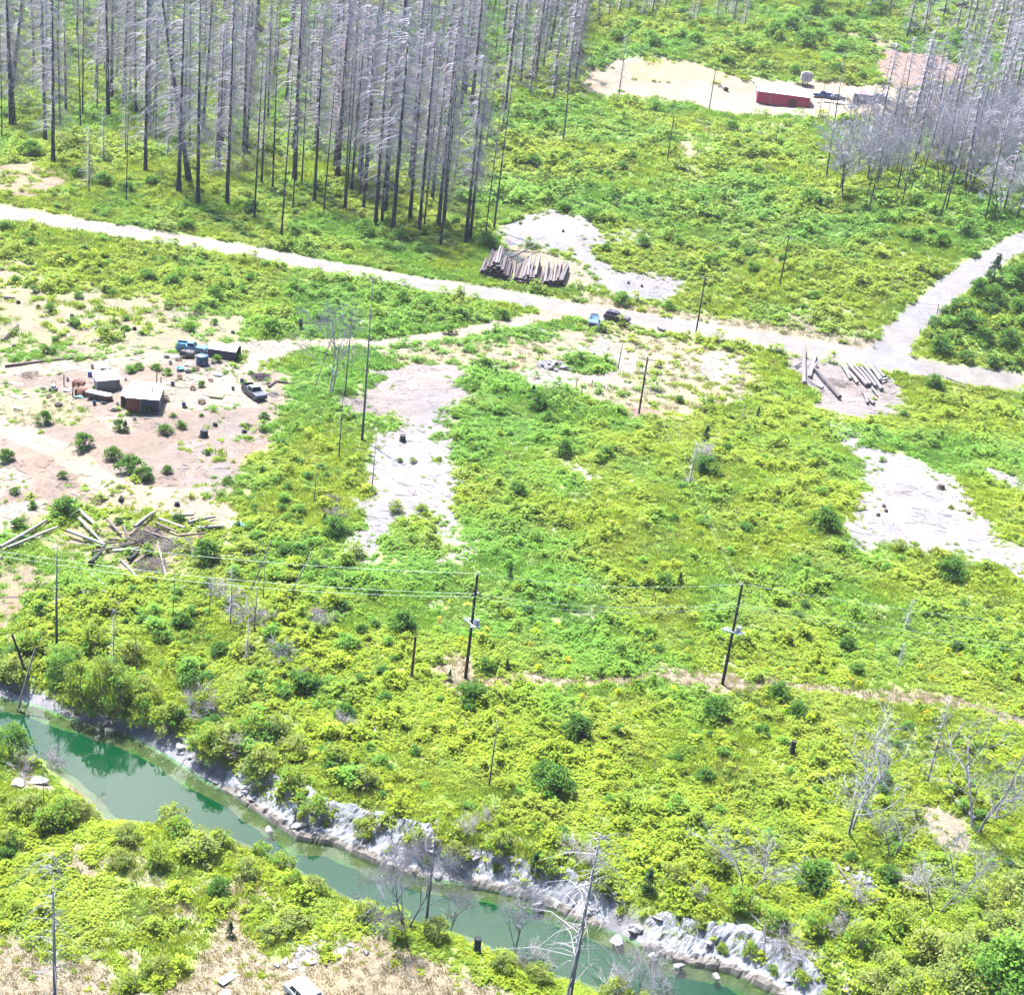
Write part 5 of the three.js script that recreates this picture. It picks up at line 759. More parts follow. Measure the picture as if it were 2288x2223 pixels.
function ledge(label, x0, x1, wide) {
  const B = new GB(), N1 = 8, rows = []; let path = [];
  for (let k = 0; k < farEdge.length - 1; k++) { const a = farEdge[k], b = farEdge[k + 1], l = Math.hypot(b[0] - a[0], b[1] - a[1]), n = Math.ceil(l / 0.2); for (let i = 0; i < n; i++) { const t = i / n, x = mix(a[0], b[0], t), z = mix(a[1], b[1], t); if (x >= x0 && x <= x1) path.push([x, z]); } }
  const M1 = Math.ceil(wide / 0.2);
  path.forEach((p, i) => {
    const e = Math.min(1, i / 12, (path.length - 1 - i) / 12), row = [];
    let gx = riverField.at(p[0] + 1.5, p[1]) - riverField.at(p[0] - 1.5, p[1]), gz = riverField.at(p[0], p[1] + 1.5) - riverField.at(p[0], p[1] - 1.5); if (gz > 0) gz = -gz; const g = Math.hypot(gx, gz) || 1; gx /= g; gz /= g;
    for (let j = 0; j <= M1; j++) {
      const s = -0.7 + (j / M1) * (wide * (0.55 + 0.45 * e) + fbm(i * 0.04, 3, 2) * 1.2), x = p[0] + gx * s + (vn(i * 0.3, j) - 0.5) * 0.1, z = p[1] + gz * s, t = j / M1, rim = smooth(0, 0.12, t) * (1 - smooth(0.78, 1, t)) * e;
      const h = (blocks(x, z, 1.25) * 0.75 + blocks(x + 40, z, 0.55) * 0.4 + (vn(x * 5, z * 5) - 0.5) * 0.08 + 0.2) * rim - 0.45 * (1 - rim), y = Math.max(ground(x, z), YW - 0.5) + h;
      const c = 0.122 * (0.72 + 0.4 * vn(x * 0.9, z * 0.9 + 20) + 0.28 * vn(x * 4, z * 4)) * (s < 0.25 ? 0.62 : 1); row.push(B.v(x, y, z, s < 0.25 ? [c * 1.05, c * 0.86, c * 0.66] : [c * 1.02, c * 0.985, c * 0.985]));
    }
    rows.push(row);
  });
  for (let i = 0; i + 1 < rows.length; i++) for (let j = 0; j < M1; j++) B.quad(rows[i][j], rows[i + 1][j], rows[i + 1][j + 1], rows[i][j + 1]);
  solo('rock_ledge', label, 'rock ledge', B.geo(), new THREE.MeshStandardMaterial({ color: 0xffffff, vertexColors: true, roughness: 0.9, side: THREE.DoubleSide }), 'bedrock ledges on the far bank');
}
ledge('jagged pale bedrock ledge on the far bank where the river bends past the thicket', -25.5, -2, 3.8);
ledge('narrow broken bedrock shelf on the far bank between the two larger ledges', -1.5, 14, 2.6);
ledge('wide pale bedrock ledge on the far bank below the grey willow', 14.5, 31, 3.7);
{
  const R = rng(12);
  for (let k = 0; k < farEdge.length - 1; k++) {
    const a = farEdge[k], b = farEdge[k + 1]; if (b[0] < -28 || a[0] > 33) continue; const l = Math.hypot(b[0] - a[0], b[1] - a[1]), n = Math.round(l * 1.1);
    const nx = (b[1] - a[1]) / l, nz = -(b[0] - a[0]) / l, big = a[0] > -24 && a[0] < 3 || a[0] > 13;
    for (let i = 0; i < n; i++) { const t = R(), o = 0.25 + R() * R() * (big ? 4.2 : 2.4), x = mix(a[0], b[0], t) + nx * o, z = mix(a[1], b[1], t) + nz * o; rock(x, z, (0.28 + R() * R() * 0.95) * (big ? 1.2 : 0.9), big ? 'pale angular boulder on the rock ledge' : 'pale boulder at the waterline', big ? 'boulders in the rock ledge' : 'boulders at the waterline', { sy: 0.7 }); }
  }
  for (const p of [[-18.25,-107.81], [6.76,-101.95], [9.77,-102.04], [16.74,-97.39], [13.64,-98.8], [18.92,-96.5], [15.02,-99.72], [21.97,-95.78]]) rock(p[0], p[1], 0.35 + R() * 0.3, 'single pale rock sticking out of the shallow water', 'rocks in the water', { dy: 0.38 });
  for (const p of [[-34.14,-105.5], [-41.43,-107.36], [-39.91,-108.47]]) rock(p[0], p[1], 0.9, 'brownish boulder on the near bank', 'boulders on the near bank', { sy: .6 });
  // grey rubble beside the turnaround
  const c = [4.44,-232.19]; for (let k = 0; k < 34; k++) { const a = R() * 6.28, q = Math.sqrt(R()); rock(c[0] + Math.cos(a) * q * 3.2, c[1] + Math.sin(a) * q * 2.2, 0.3 + R() * 0.45, 'grey rock in the rubble heap on the turnaround island', 'rubble on the turnaround island', { name: 'rubble_rock', dy: (1 - q) * 0.35 }); }
  for (const p of [[8.98,-238.28], [9.46,-236.62], [9.91,-239.61], [12.88,-236.43], [10.69,-241.33], [23.48,-259.88], [23.95,-258.71], [6.02,-237.51]]) rock(p[0], p[1], 0.5 + R() * 0.3, 'pale grey boulder by the turnaround', 'boulders by the turnaround');
  for (const p of [[-12.23,-89.11], [-11.52,-89.75], [-10.87,-88.42], [-12.43,-87.99], [-9.77,-91.68], [-9.05,-91.16], [-13.13,-88.46], [-11.52,-87.54], [-10.58,-90.3], [-13.63,-87.86], [-8.3,-90.38], [-7.61,-91.32], [-9.81,-88.26], [-6.94,-89.67]]) rock(p[0], p[1], 0.16 + R() * 0.22, 'small pale stone on the stony dry patch of the near bank', 'stones on the near bank', { name: 'stone' });
  for (const p of [[34.27,-107.85], [35.06,-106.9], [35.9,-106.31], [36.73,-105.72], [35.2,-104.87], [34.37,-105.45], [33.53,-106.04], [36.96,-104.4], [35.96,-103.95], [34.56,-103.8]]) rock(p[0], p[1], 0.25 + R() * 0.3, 'pale stone in the stony gap above the rock ledge', 'stones in the gap above the ledge', { name: 'stone' });
}
{ // litter of twigs on the bare clearings
  const R = rng(99), B = new GB(); B.tube([[-0.5, 0, 0, 0.02], [0, 0.03, 0.06, 0.018], [0.5, 0.01, -0.03, 0.008]], 3, [1, 1, 1], [1, 1, 1]);
  const lit = new Scatter('twig_litter', 'dark twigs and bark litter strewn over bare ground', 'litter', [B.geo()], woodMat);
  for (let z = -95; z > -300; z -= 0.9) for (let x = -75; x < 85; x += 0.9) {
    if (R() < 0.45 || !inView(x, z)) continue; const px = x + R(), pz = z + R(), s = surface(px, pz, false); if (s[3] < 0.6 || riverField.at(px, pz) < 0.5 || Math.min(roadField.at(px, pz), sideField.at(px, pz)) < 0.3) continue;
    const d = fbm(px * 0.25 + 3, pz * 0.25, 2); if (d < 0.42 + R() * 0.2) continue; const f = 0.035 + R() * R() * 0.15, l = 0.5 + R() * R() * 3.2; lit.add(px, ground(px, pz) + 0.02, pz, R() * 6.28, l, 1 + R(), [f, f * 0.85, f * 0.8]);
  }
  lit.done();
  const st = new Scatter('gravel', 'pale gravel and small stones on the bare ground', 'gravel', [rockGeos[0], rockGeos[2]], rockMat);
  for (let z = -80; z > -280; z -= 0.8) for (let x = -75; x < 85; x += 0.8) { if (R() < 0.7 || !inView(x, z)) continue; const px = x + R(), pz = z + R(), s = surface(px, pz, false), rv = riverField.at(px, pz); if (s[3] < 0.55 || (rv < 0.2 && rv > -0.2) || roadField.at(px, pz) < 0.2) continue; const q = 0.03 + R() * R() * 0.13, f = 0.6 + R() * 0.5; st.add(px, ground(px, pz), pz, R() * 6, q, q * 0.7, [f, f * 0.95, f * 0.9]); }
  st.done();
}


M.barn = mat([0.34, 0.014, 0.04], 0.7);

// ------------------------------------------------------------------ vehicles
function quadGeo(a, b, c, d) { const g = new THREE.BufferGeometry(); g.setAttribute('position', new THREE.Float32BufferAttribute([...a, ...b, ...c, ...a, ...c, ...d], 3)); g.computeVertexNormals(); return g; }
function hexa(b, t) { // b, t: four bottom and four top corners, in the same turning order
  const q = []; for (let k = 0; k < 4; k++) q.push(quadGeo(b[k], b[(k + 1) % 4], t[(k + 1) % 4], t[k])); q.push(quadGeo(t[0], t[1], t[2], t[3]), quadGeo(b[3], b[2], b[1], b[0])); return mergeGeometries(q);
}
function paneOn(a, b, c, d, m0, m1, out) { // inset pane slightly proud of a face
  const bi = (u, v) => a.map((_, i) => mix(mix(a[i], b[i], u), mix(d[i], c[i], u), v)), n = new THREE.Vector3(...b).sub(new THREE.Vector3(...a)).cross(new THREE.Vector3(...d).sub(new THREE.Vector3(...a))).normalize();
  const o = p => [p[0] + n.x * out, p[1] + n.y * out, p[2] + n.z * out]; return quadGeo(o(bi(m0, 0.12)), o(bi(m1, 0.12)), o(bi(m1, 0.88)), o(bi(m0, 0.88)));
}
function wheel(o, x, z, r, w) { const t = part(o, 'wheel', cyl(r, r, w, 0, 0, 0, 20, Math.PI / 2), M.tyre); t.position.set(x, r, z); part(t, 'rim', cyl(r * 0.62, r * 0.62, w + 0.02, 0, 0, 0, 14, Math.PI / 2), M.rim); return t; }
function car(label, group, [x, z], turn, { L = 4.6, W = 1.82, H = 1.65, belt = 1.0, paint, roofPaint = paint, wind = 0.9, roofF = 0.15, roofR = -1.9, cabR = -2.1, bed = false, rack = false, hood = 1.0, windshield = M.glass, name = 'parked_car', category = 'car', open = 0, clear = 0.3, lift = 0 }) {
  const o = thing(name, label, category, x, z, turn, group, lift), wr = 0.34, fx = L / 2 - 0.85, rx = -L / 2 + 0.85, s = new THREE.Shape();
  s.moveTo(-L / 2, clear + 0.1); s.lineTo(rx - wr - 0.06, clear); s.absarc(rx, clear + 0.02, wr + 0.06, Math.PI, 0, true); s.lineTo(fx - wr - 0.06, clear); s.absarc(fx, clear + 0.02, wr + 0.06, Math.PI, 0, true); s.lineTo(L / 2, clear + 0.12); s.lineTo(L / 2 + 0.02, clear + 0.4); s.lineTo(L / 2 - 0.1, hood - 0.12); s.lineTo(wind + 0.05, hood); s.lineTo(wind - 0.1, belt); s.lineTo(-L / 2 + 0.06, belt); s.lineTo(-L / 2 - 0.02, belt - 0.15); s.closePath();
  const bg = new THREE.ExtrudeGeometry(s, { depth: W - 0.12, bevelEnabled: true, bevelSize: 0.05, bevelThickness: 0.06, bevelSegments: 2, curveSegments: 8 }); bg.translate(0, 0, -(W - 0.12) / 2); part(o, 'body', bg, paint);
  const wb = W / 2 - 0.04, wt = W / 2 - 0.22, B = [[cabR, belt - 0.02, wb], [wind, belt - 0.02, wb], [wind, belt - 0.02, -wb], [cabR, belt - 0.02, -wb]], T = [[roofR, H, wt], [roofF, H, wt], [roofF, H, -wt], [roofR, H, -wt]];
  const cab = part(o, 'cabin', hexa(B, T), paint), roof = part(cab, 'roof', new RoundedBoxGeometry(roofF - roofR + 0.1, 0.06, wt * 2 + 0.06, 2, 0.03).translate((roofF + roofR) / 2, H + 0.01, 0), roofPaint);
  part(cab, 'windshield', paneOn(B[1], B[2], T[2], T[1], 0.05, 0.95, 0.012), windshield); part(cab, 'rear_window', paneOn(B[3], B[0], T[0], T[3], 0.08, 0.92, 0.012), M.glass);
  for (const [u, v] of bed ? [[0.08, 0.9]] : [[0.05, 0.34], [0.37, 0.63], [0.66, 0.93]]) { part(cab, 'side_window', paneOn(B[0], B[1], T[1], T[0], u, v, 0.012), M.glass); part(cab, 'side_window', paneOn(B[2], B[3], T[3], T[2], 1 - v, 1 - u, 0.012), M.glass); }
  for (const k of [-1, 1]) { wheel(o, fx, k * (W / 2 - 0.12), wr, 0.24); wheel(o, rx, k * (W / 2 - 0.12), wr, 0.24); part(o, 'headlight', bx(0.08, 0.16, 0.36, L / 2 - 0.02, hood - 0.3, k * (W / 2 - 0.3)), M.lamp); part(o, 'tail_light', bx(0.06, 0.3, 0.14, -L / 2 - 0.03, belt - 0.25, k * (W / 2 - 0.16)), M.tail); part(o, 'mirror', bx(0.14, 0.14, 0.18, wind - 0.15, belt + 0.08, k * (W / 2 + 0.1)), M.black); }
  part(o, 'bumper', merge([bx(0.16, 0.22, W - 0.1, L / 2 + 0.02, clear + 0.15, 0), bx(0.14, 0.22, W - 0.1, -L / 2 - 0.04, clear + 0.15, 0)]), M.black); part(o, 'grille', bx(0.05, 0.18, W * 0.5, L / 2 + 0.01, hood - 0.32, 0), M.black);
  if (rack) part(o, 'roof_rack', merge([bx(1.9, 0.05, 0.05, (roofF + roofR) / 2, H + 0.12, wt - 0.05), bx(1.9, 0.05, 0.05, (roofF + roofR) / 2, H + 0.12, -wt + 0.05), bx(0.05, 0.1, wt * 2, roofF - 0.4, H + 0.1, 0), bx(0.05, 0.1, wt * 2, roofR + 0.5, H + 0.1, 0)]), M.black);
  if (open) { const d = new THREE.Group(); d.position.set(wind - 0.2, 0, open * (W / 2)); d.rotation.y = -open * 1.15; const m = part(o, 'door', bx(1.05, 0.62, 0.07, -0.55, 0.72, 0), paint); m.position.copy(d.position); m.rotation.copy(d.rotation); part(m, 'door_window', bx(0.9, 0.42, 0.03, -0.6, 1.24, 0), M.glass); }
  if (bed) part(o, 'cargo_bed', merge([bx(-cabR + 0, 0.02, 0.02), bx(L / 2 + cabR - 0.05, 0.45, 0.06, (-L / 2 + cabR) / 2, belt + 0.2, W / 2 - 0.05), bx(L / 2 + cabR - 0.05, 0.45, 0.06, (-L / 2 + cabR) / 2, belt + 0.2, -W / 2 + 0.05), bx(0.06, 0.45, W - 0.14, -L / 2 + 0.03, belt + 0.2, 0)]), paint);
  return o;
}
const paint = (r, g, b, extra = {}) => new THREE.MeshPhysicalMaterial({ color: L(r, g, b), roughness: 0.5, metalness: 0, clearcoat: 0.25, clearcoatRoughness: 0.2, side: THREE.DoubleSide, ...extra });
const blueCar = [10.92,-256.75], darkCar = [15.29,-260.26];
car('blue hatchback facing the turnaround with a dark door open beside two people', null, blueCar, -1.62, { L: 4.3, W: 1.8, H: 1.55, paint: paint(0.0157, 0.0492, 0.098), roofPaint: paint(0.0224, 0.0581, 0.116), wind: 0.8, roofF: 0, roofR: -1.6, cabR: -2.0, rack: true, open: 1, windshield: mat([0.0447, 0.098, 0.126], 0.15) });
car('dark plum coloured estate car parked on the gravel road shoulder', null, darkCar, -0.28, { L: 4.75, W: 1.82, H: 1.6, paint: paint(0.0224, 0.00671, 0.0179), wind: 0.75, roofF: 0, roofR: -2.0, cabR: -2.25, rack: true });
car('abandoned white car with missing front windows on the dry grass', null, [-10.51,-84.18], -0.78, { L: 4.2, W: 1.75, H: 1.42, paint: paint(0.246, 0.246, 0.215, { roughness: 0.6, clearcoat: 0.1 }), wind: 1.0, roofF: 0.55, roofR: -1.3, cabR: -1.7, windshield: mat([0.0224, 0.00671, 0.00671], 0.6) });
car('dark old pickup truck with a pale cab parked on the yard beside the lumber', null, [-40.31,-201.67], -0.85, { L: 4.7, W: 1.8, H: 1.65, belt: 0.95, paint: paint(0.0112, 0.0112, 0.0201), roofPaint: paint(0.187, 0.187, 0.224), wind: 0.9, roofF: 0.5, roofR: -0.5, cabR: -0.65, bed: true, name: 'pickup_truck', category: 'truck' });
car('light blue pickup truck parked behind the dark covered trailer by the tank', null, [-53.78,-217.45], 0.1, { L: 4.6, W: 1.75, H: 1.55, paint: paint(0.0313, 0.134, 0.206), wind: 0.8, roofF: 0.3, roofR: -0.6, cabR: -0.8, bed: true, name: 'pickup_truck', category: 'truck' });
car('blue pickup truck parked beside the long red barn', null, [76.07,-438.62], Math.PI - 0.1, { L: 5.4, W: 1.9, H: 1.8, paint: paint(0.0134, 0.0358, 0.134), wind: 1.0, roofF: 0.5, roofR: -0.6, cabR: -0.8, bed: true, name: 'pickup_truck', category: 'truck' });
car('white car parked between the blue pickup and the small red shed', null, [80.42,-438.05], 0.2, { L: 4.5, W: 1.8, H: 1.5, paint: paint(0.246, 0.246, 0.255), wind: 0.8, roofF: 0.1, roofR: -1.3, cabR: -1.7 });
car('white van beyond the small red shed in the barn yard', null, [92.45,-435.48], 0.1, { L: 4.8, W: 1.9, H: 2.1, paint: paint(0.246, 0.246, 0.26), wind: 1.7, roofF: 1.2, roofR: -2.2, cabR: -2.3, name: 'parked_van', category: 'van' });

// ------------------------------------------------------------------ people
function skin(bones, n, pad = 0.06, k = 0.035) { // bones: [ax,ay,az,ra, bx,by,bz,rb]; smooth union of tapered capsules, meshed
  let lo = [1e9, 1e9, 1e9], hi = [-1e9, -1e9, -1e9]; for (const b of bones) for (const o of [0, 4]) for (let i = 0; i < 3; i++) { lo[i] = Math.min(lo[i], b[o + i] - b[o + 3]); hi[i] = Math.max(hi[i], b[o + i] + b[o + 3]); }
  const c = lo.map((v, i) => (v + hi[i]) / 2), half = Math.max(...hi.map((v, i) => v - lo[i])) / 2 + pad, mc = new MarchingCubes(n, new THREE.MeshBasicMaterial(), false, false, 200000); mc.isolation = 0;
  for (let z = 0; z < n; z++) for (let y = 0; y < n; y++) for (let x = 0; x < n; x++) {
    const px = c[0] + (x - n / 2) / (n / 2) * half, py = c[1] + (y - n / 2) / (n / 2) * half, pz = c[2] + (z - n / 2) / (n / 2) * half; let d = 9;
    for (const b of bones) { const ex = b[4] - b[0], ey = b[5] - b[1], ez = b[6] - b[2], t = clamp(((px - b[0]) * ex + (py - b[1]) * ey + (pz - b[2]) * ez) / (ex * ex + ey * ey + ez * ez + 1e-9), 0, 1), q = Math.hypot(px - b[0] - ex * t, py - b[1] - ey * t, pz - b[2] - ez * t) - mix(b[3], b[7], t), h = clamp(0.5 + 0.5 * (d - q) / k, 0, 1); d = mix(d, q, h) - k * h * (1 - h); }
    mc.field[z * n * n + y * n + x] = -d;
  }
  mc.update(); const cnt = mc.count, P = new Float32Array(cnt * 3), Nn = new Float32Array(cnt * 3);
  for (let i = 0; i < cnt; i++) for (let j = 0; j < 3; j++) { P[i * 3 + j] = mc.positionArray[i * 3 + j] * half + c[j]; Nn[i * 3 + j] = mc.normalArray[i * 3 + j]; }
  const g = new THREE.BufferGeometry(); g.setAttribute('position', new THREE.BufferAttribute(P, 3)); g.setAttribute('normal', new THREE.BufferAttribute(Nn, 3)); return g;
}
function person(label, [x, z], turn, { shirt, trousers, hair, pose = 0, hat = null }) {
  const o = thing('person', label, 'person', x, z, turn, 'people beside the blue car');
  const sk = mat([0.179, 0.112, 0.0805], 0.7), arm = (s, bend) => { const e = [s * 0.27, 1.16, bend * 0.08 - 0.02], h = [s * (0.25 - bend * 0.03), 0.95 + bend * 0.16, 0.05 + bend * 0.22]; return { e, h }; };
  const A = arm(-1, pose ? 0.9 : 0.15), B2 = arm(1, pose ? 0.2 : 0.7);
  const hand = (h, s) => { const q = []; q.push([...h, 0.034, h[0], h[1] - 0.09, h[2] + 0.02, 0.036]); for (let f = 0; f < 4; f++) { const dx = (f - 1.5) * 0.02, l = [0.07, 0.085, 0.08, 0.06][f], b = [h[0] + dx * 0.4, h[1] - 0.1, h[2] + 0.02 + dx]; q.push([...b, 0.01, b[0], b[1] - l * 0.6, b[2] + 0.012, 0.0095], [b[0], b[1] - l * 0.6, b[2] + 0.012, 0.0095, b[0] - s * 0.012, b[1] - l, b[2] + 0.03, 0.008]); } q.push([h[0], h[1] - 0.03, h[2] + 0.03, 0.014, h[0] - s * 0.01, h[1] - 0.08, h[2] + 0.075, 0.011], [h[0] - s * 0.01, h[1] - 0.08, h[2] + 0.075, 0.011, h[0] - s * 0.01, h[1] - 0.115, h[2] + 0.085, 0.009]); return q; };
  const legs = [[-0.09, 0.9, 0, 0.095, -0.11, 0.48, 0.02, 0.062], [-0.11, 0.48, 0.02, 0.062, -0.12, 0.08, -0.02, 0.04], [0.09, 0.9, 0, 0.095, 0.12, 0.48, 0.03, 0.062], [0.12, 0.48, 0.03, 0.062, 0.14, 0.08, 0, 0.04]];
  const torso = [[0, 0.95, 0, 0.135, 0, 1.15, 0, 0.125], [0, 1.15, 0, 0.125, 0, 1.36, 0, 0.135], [-0.16, 1.4, 0, 0.062, 0.16, 1.4, 0, 0.062]], arms = [[-0.19, 1.39, 0, 0.055, ...A.e, 0.042], [0.19, 1.39, 0, 0.055, ...B2.e, 0.042]];
  const fore = [[...A.e, 0.041, ...A.h, 0.028], [...B2.e, 0.041, ...B2.h, 0.028]], feet = [[-0.12, 0.05, -0.05, 0.045, -0.14, 0.04, 0.14, 0.035], [0.14, 0.05, -0.03, 0.045, 0.17, 0.04, 0.16, 0.035]];
  const head = [[0, 1.42, 0, 0.055, 0, 1.54, 0.01, 0.055], [0, 1.6, 0.01, 0.09, 0, 1.66, 0, 0.098], [0, 1.57, 0.05, 0.05, 0, 1.6, 0.06, 0.055], [0, 1.625, 0.1, 0.012, 0, 1.6, 0.118, 0.016], [-0.1, 1.63, 0, 0.018, -0.1, 1.6, 0, 0.014], [0.1, 1.63, 0, 0.018, 0.1, 1.6, 0, 0.014], [-0.03, 1.575, 0.098, 0.007, 0.03, 1.575, 0.098, 0.007]];
  const bodyG = mergeGeometries([skin([...legs, ...torso, ...arms, ...fore, ...feet, head[0]], 72), skin(head, 44, 0.03, 0.012), skin(hand(A.h, -1), 40, 0.02, 0.006), skin(hand(B2.h, 1), 40, 0.02, 0.006)]);
  part(o, 'body', bodyG, sk);
  const grow = (b, d) => b.map(q => { const r = [...q]; r[3] += d; r[7] += d; return r; });
  part(o, 'shirt', skin(grow([...torso, ...arms.map(a => a)], 0.016), 56), shirt); part(o, 'trousers', skin(grow([...legs, [0, 0.92, 0, 0.13, 0, 0.97, 0, 0.13]], 0.016), 56), trousers);
  part(o, 'shoe', skin(grow([feet[0]], 0.012), 24), M.black); part(o, 'shoe', skin(grow([feet[1]], 0.012), 24), M.black);
  part(o, 'hair', skin([[0, 1.68, -0.02, 0.1, 0, 1.66, -0.035, 0.1], [0, 1.6, -0.05, 0.085, 0, 1.56, -0.05, 0.07]], 32, 0.02), hair);
  part(o, 'eyes', merge([new THREE.SphereGeometry(0.012, 8, 6).translate(-0.035, 1.635, 0.092), new THREE.SphereGeometry(0.012, 8, 6).translate(0.035, 1.635, 0.092)]), M.black);
  if (hat) part(o, 'cap', merge([new THREE.SphereGeometry(0.112, 16, 8, 0, 6.283, 0, 1.5).translate(0, 1.68, -0.005), bx(0.16, 0.015, 0.1, 0, 1.69, 0.13)]), hat);
}
person('person in pale clothes standing at the front of the blue hatchback', [11.69,-253.14], 0.4, { shirt: mat([0.224, 0.224, 0.246], 0.9), trousers: mat([0.126, 0.134, 0.17], 0.9), hair: mat([0.0537, 0.0358, 0.0224], 0.8) });
person('person with a white cap and dark top standing beside the open dark door', [12.19,-253.57], -0.6, { shirt: mat([0.0447, 0.0268, 0.0492], 0.9), trousers: mat([0.179, 0.17, 0.187], 0.9), hair: mat([0.0447, 0.0313, 0.0224], 0.8), pose: 1, hat: mat([0.246, 0.224, 0.224], 0.8) });

// ------------------------------------------------------------------ cabin, shed and yard things
const yard = (n, l, c, p, turn, g, dy) => thing(n, l, c, p[0], p[1], turn, g, dy);
{
  const o = yard('cabin', 'small cabin with a white sheet roof, red-brown door wall and navy side', 'cabin', [-54.33,-191.94], 0.12, null, 0), w = 4.6, d = 4.6, h0 = 2.05, h1 = 2.75;
  part(o, 'wall', merge([bx(0.1, h0, d, -w / 2, h0 / 2, -d / 2 + 0.2), bx(0.1, h0, d, w / 2, h0 / 2, -d / 2 + 0.2), bx(w, h0, 0.1, 0, h0 / 2, -d + 0.2)]), M.grey);
  const fw = part(o, 'front_wall', merge([bx(1.9, h0, 0.1, -w / 2 + 0.95, h0 / 2, 0.2)]), M.redwood); for (let k = 0; k < 6; k++) part(fw, 'plank', bx(0.27, h0 - 0.08, 0.04, -w / 2 + 0.18 + k * 0.31, h0 / 2, 0.27), k % 2 ? M.redwood : M.rust);
  part(o, 'door', bx(0.85, 1.85, 0.06, -w / 2 + 0.75, 0.95, 0.33), M.rust);
  const tarp = part(o, 'wall_tarp', bx(w - 1.95, h0, 0.12, 0.97, h0 / 2, 0.2), M.navy); part(tarp, 'post', merge([bx(0.12, h0, 0.12, -0.3, h0 / 2, 0.34)]), M.tan);
  const slope = Math.atan2(h1 - h0, d + 0.6);
  for (let k = 0; k < 6; k++) { const a = part(o, 'roof_panel', bx(0.86, 0.05, d + 0.9, -w / 2 + 0.35 + k * 0.79, (h0 + h1) / 2 + 0.06 + (k % 2) * 0.03, -d / 2 + 0.25, slope * 0.9), k === 1 ? M.pale : M.sheet); for (const s of [-0.28, 0, 0.28]) part(a, 'rib', bx(0.06, 0.03, d + 0.9, -w / 2 + 0.35 + k * 0.79 + s, (h0 + h1) / 2 + 0.1 + (k % 2) * 0.03, -d / 2 + 0.25, slope * 0.9), M.sheet); }
  part(o, 'stove_pipe', cyl(0.09, 0.09, 1.0, 1.2, h1 + 0.3, -1.2, 10), M.black);
  const l = yard('lean_to', 'narrow lean-to with a pale sheet roof against the cabin', 'lean-to', [-57.22,-193.59], 0.12, null); part(l, 'roof_panel', bx(1.5, 0.05, 3.0, 0, 1.85, -0.9, 0.12, 0, -0.18), M.white); part(l, 'wall', merge([bx(0.06, 1.7, 2.6, -0.65, 0.85, -0.9), bx(1.3, 1.6, 0.06, 0, 0.8, -2.1)]), M.pale); for (const s of [-0.65, 0.65]) part(l, 'post', bx(0.1, 1.75, 0.1, s, 0.87, 0.5), M.redwood);
}
{
  const o = yard('grey_shed', 'grey-sided shed with a white sloping roof behind the cabin', 'shed', [-61.5,-198.71], 0.5, null); part(o, 'wall', merge([bx(3.2, 1.75, 2.6, 0, 0.87, -0.9)]), mat([0.116, 0.112, 0.0894], 0.85)); part(o, 'roof', bx(3.7, 0.08, 3.2, 0, 1.98, -0.9, 0.14, 0, 0.05), M.white); part(o, 'door', bx(0.8, 1.5, 0.05, 0.7, 0.75, 0.43), M.grey); part(o, 'corner_post', merge([bx(0.1, 1.75, 0.1, -1.6, 0.87, 0.42), bx(0.1, 1.75, 0.1, 1.6, 0.87, 0.42)]), M.grey);
}
for (const [p, n, h, l] of [[[-66.52,-200.75], 5, 0.5, 'low stack of orange-brown pallets behind the taller stack'], [[-64.47,-196.94], 7, 0.75, 'tall stack of orange-brown pallets beside the grey shed']]) {
  const o = yard('pallet_stack', l, 'pallets', p, 0.1, 'pallet stacks'); const w = n * 0.36; for (let k = 0; k < n; k++) { const y = 0.08 + k * h / n * 1.3; const m = part(o, 'pallet', merge([bx(w, 0.03, 0.14, 0, y, -0.5), bx(w, 0.03, 0.14, 0, y, 0), bx(w, 0.03, 0.14, 0, y, 0.5), bx(0.12, 0.09, 1.2, -w / 2 + 0.1, y - 0.05, 0), bx(0.12, 0.09, 1.2, 0, y - 0.05, 0), bx(0.12, 0.09, 1.2, w / 2 - 0.1, y - 0.05, 0)]), k % 2 ? M.rust : M.redwood); m.rotation.y = (logRng() - 0.5) * 0.15; }
}
{ const o = yard('covered_cart', 'long low brown cart bed under a rounded white cover beside the pallets', 'cart', [-61.76,-195.73], -0.2, null); const s = new THREE.Shape([[-1.9, -0.55], [1.5, -0.6], [2.0, 0], [1.5, 0.6], [-1.9, 0.55]].map(p => new THREE.Vector2(...p))); const g = new THREE.ExtrudeGeometry(s, { depth: 0.45, bevelEnabled: true, bevelSize: 0.05, bevelThickness: 0.05, bevelSegments: 2 }); g.rotateX(-Math.PI / 2); g.translate(0, 0.25, 0); part(o, 'hull', g, M.redwood); const c = new THREE.ExtrudeGeometry(s, { depth: 0.06, bevelEnabled: true, bevelSize: 0.1, bevelThickness: 0.1, bevelSegments: 3 }); c.rotateX(-Math.PI / 2); c.translate(0, 0.82, 0); part(o, 'cover', c, M.white); for (const k of [-1, 1]) { const t = part(o, 'wheel', cyl(0.28, 0.28, 0.16, 0, 0, 0, 14, Math.PI / 2), M.tyre); t.position.set(-0.4, 0.28, k * 0.72); } }
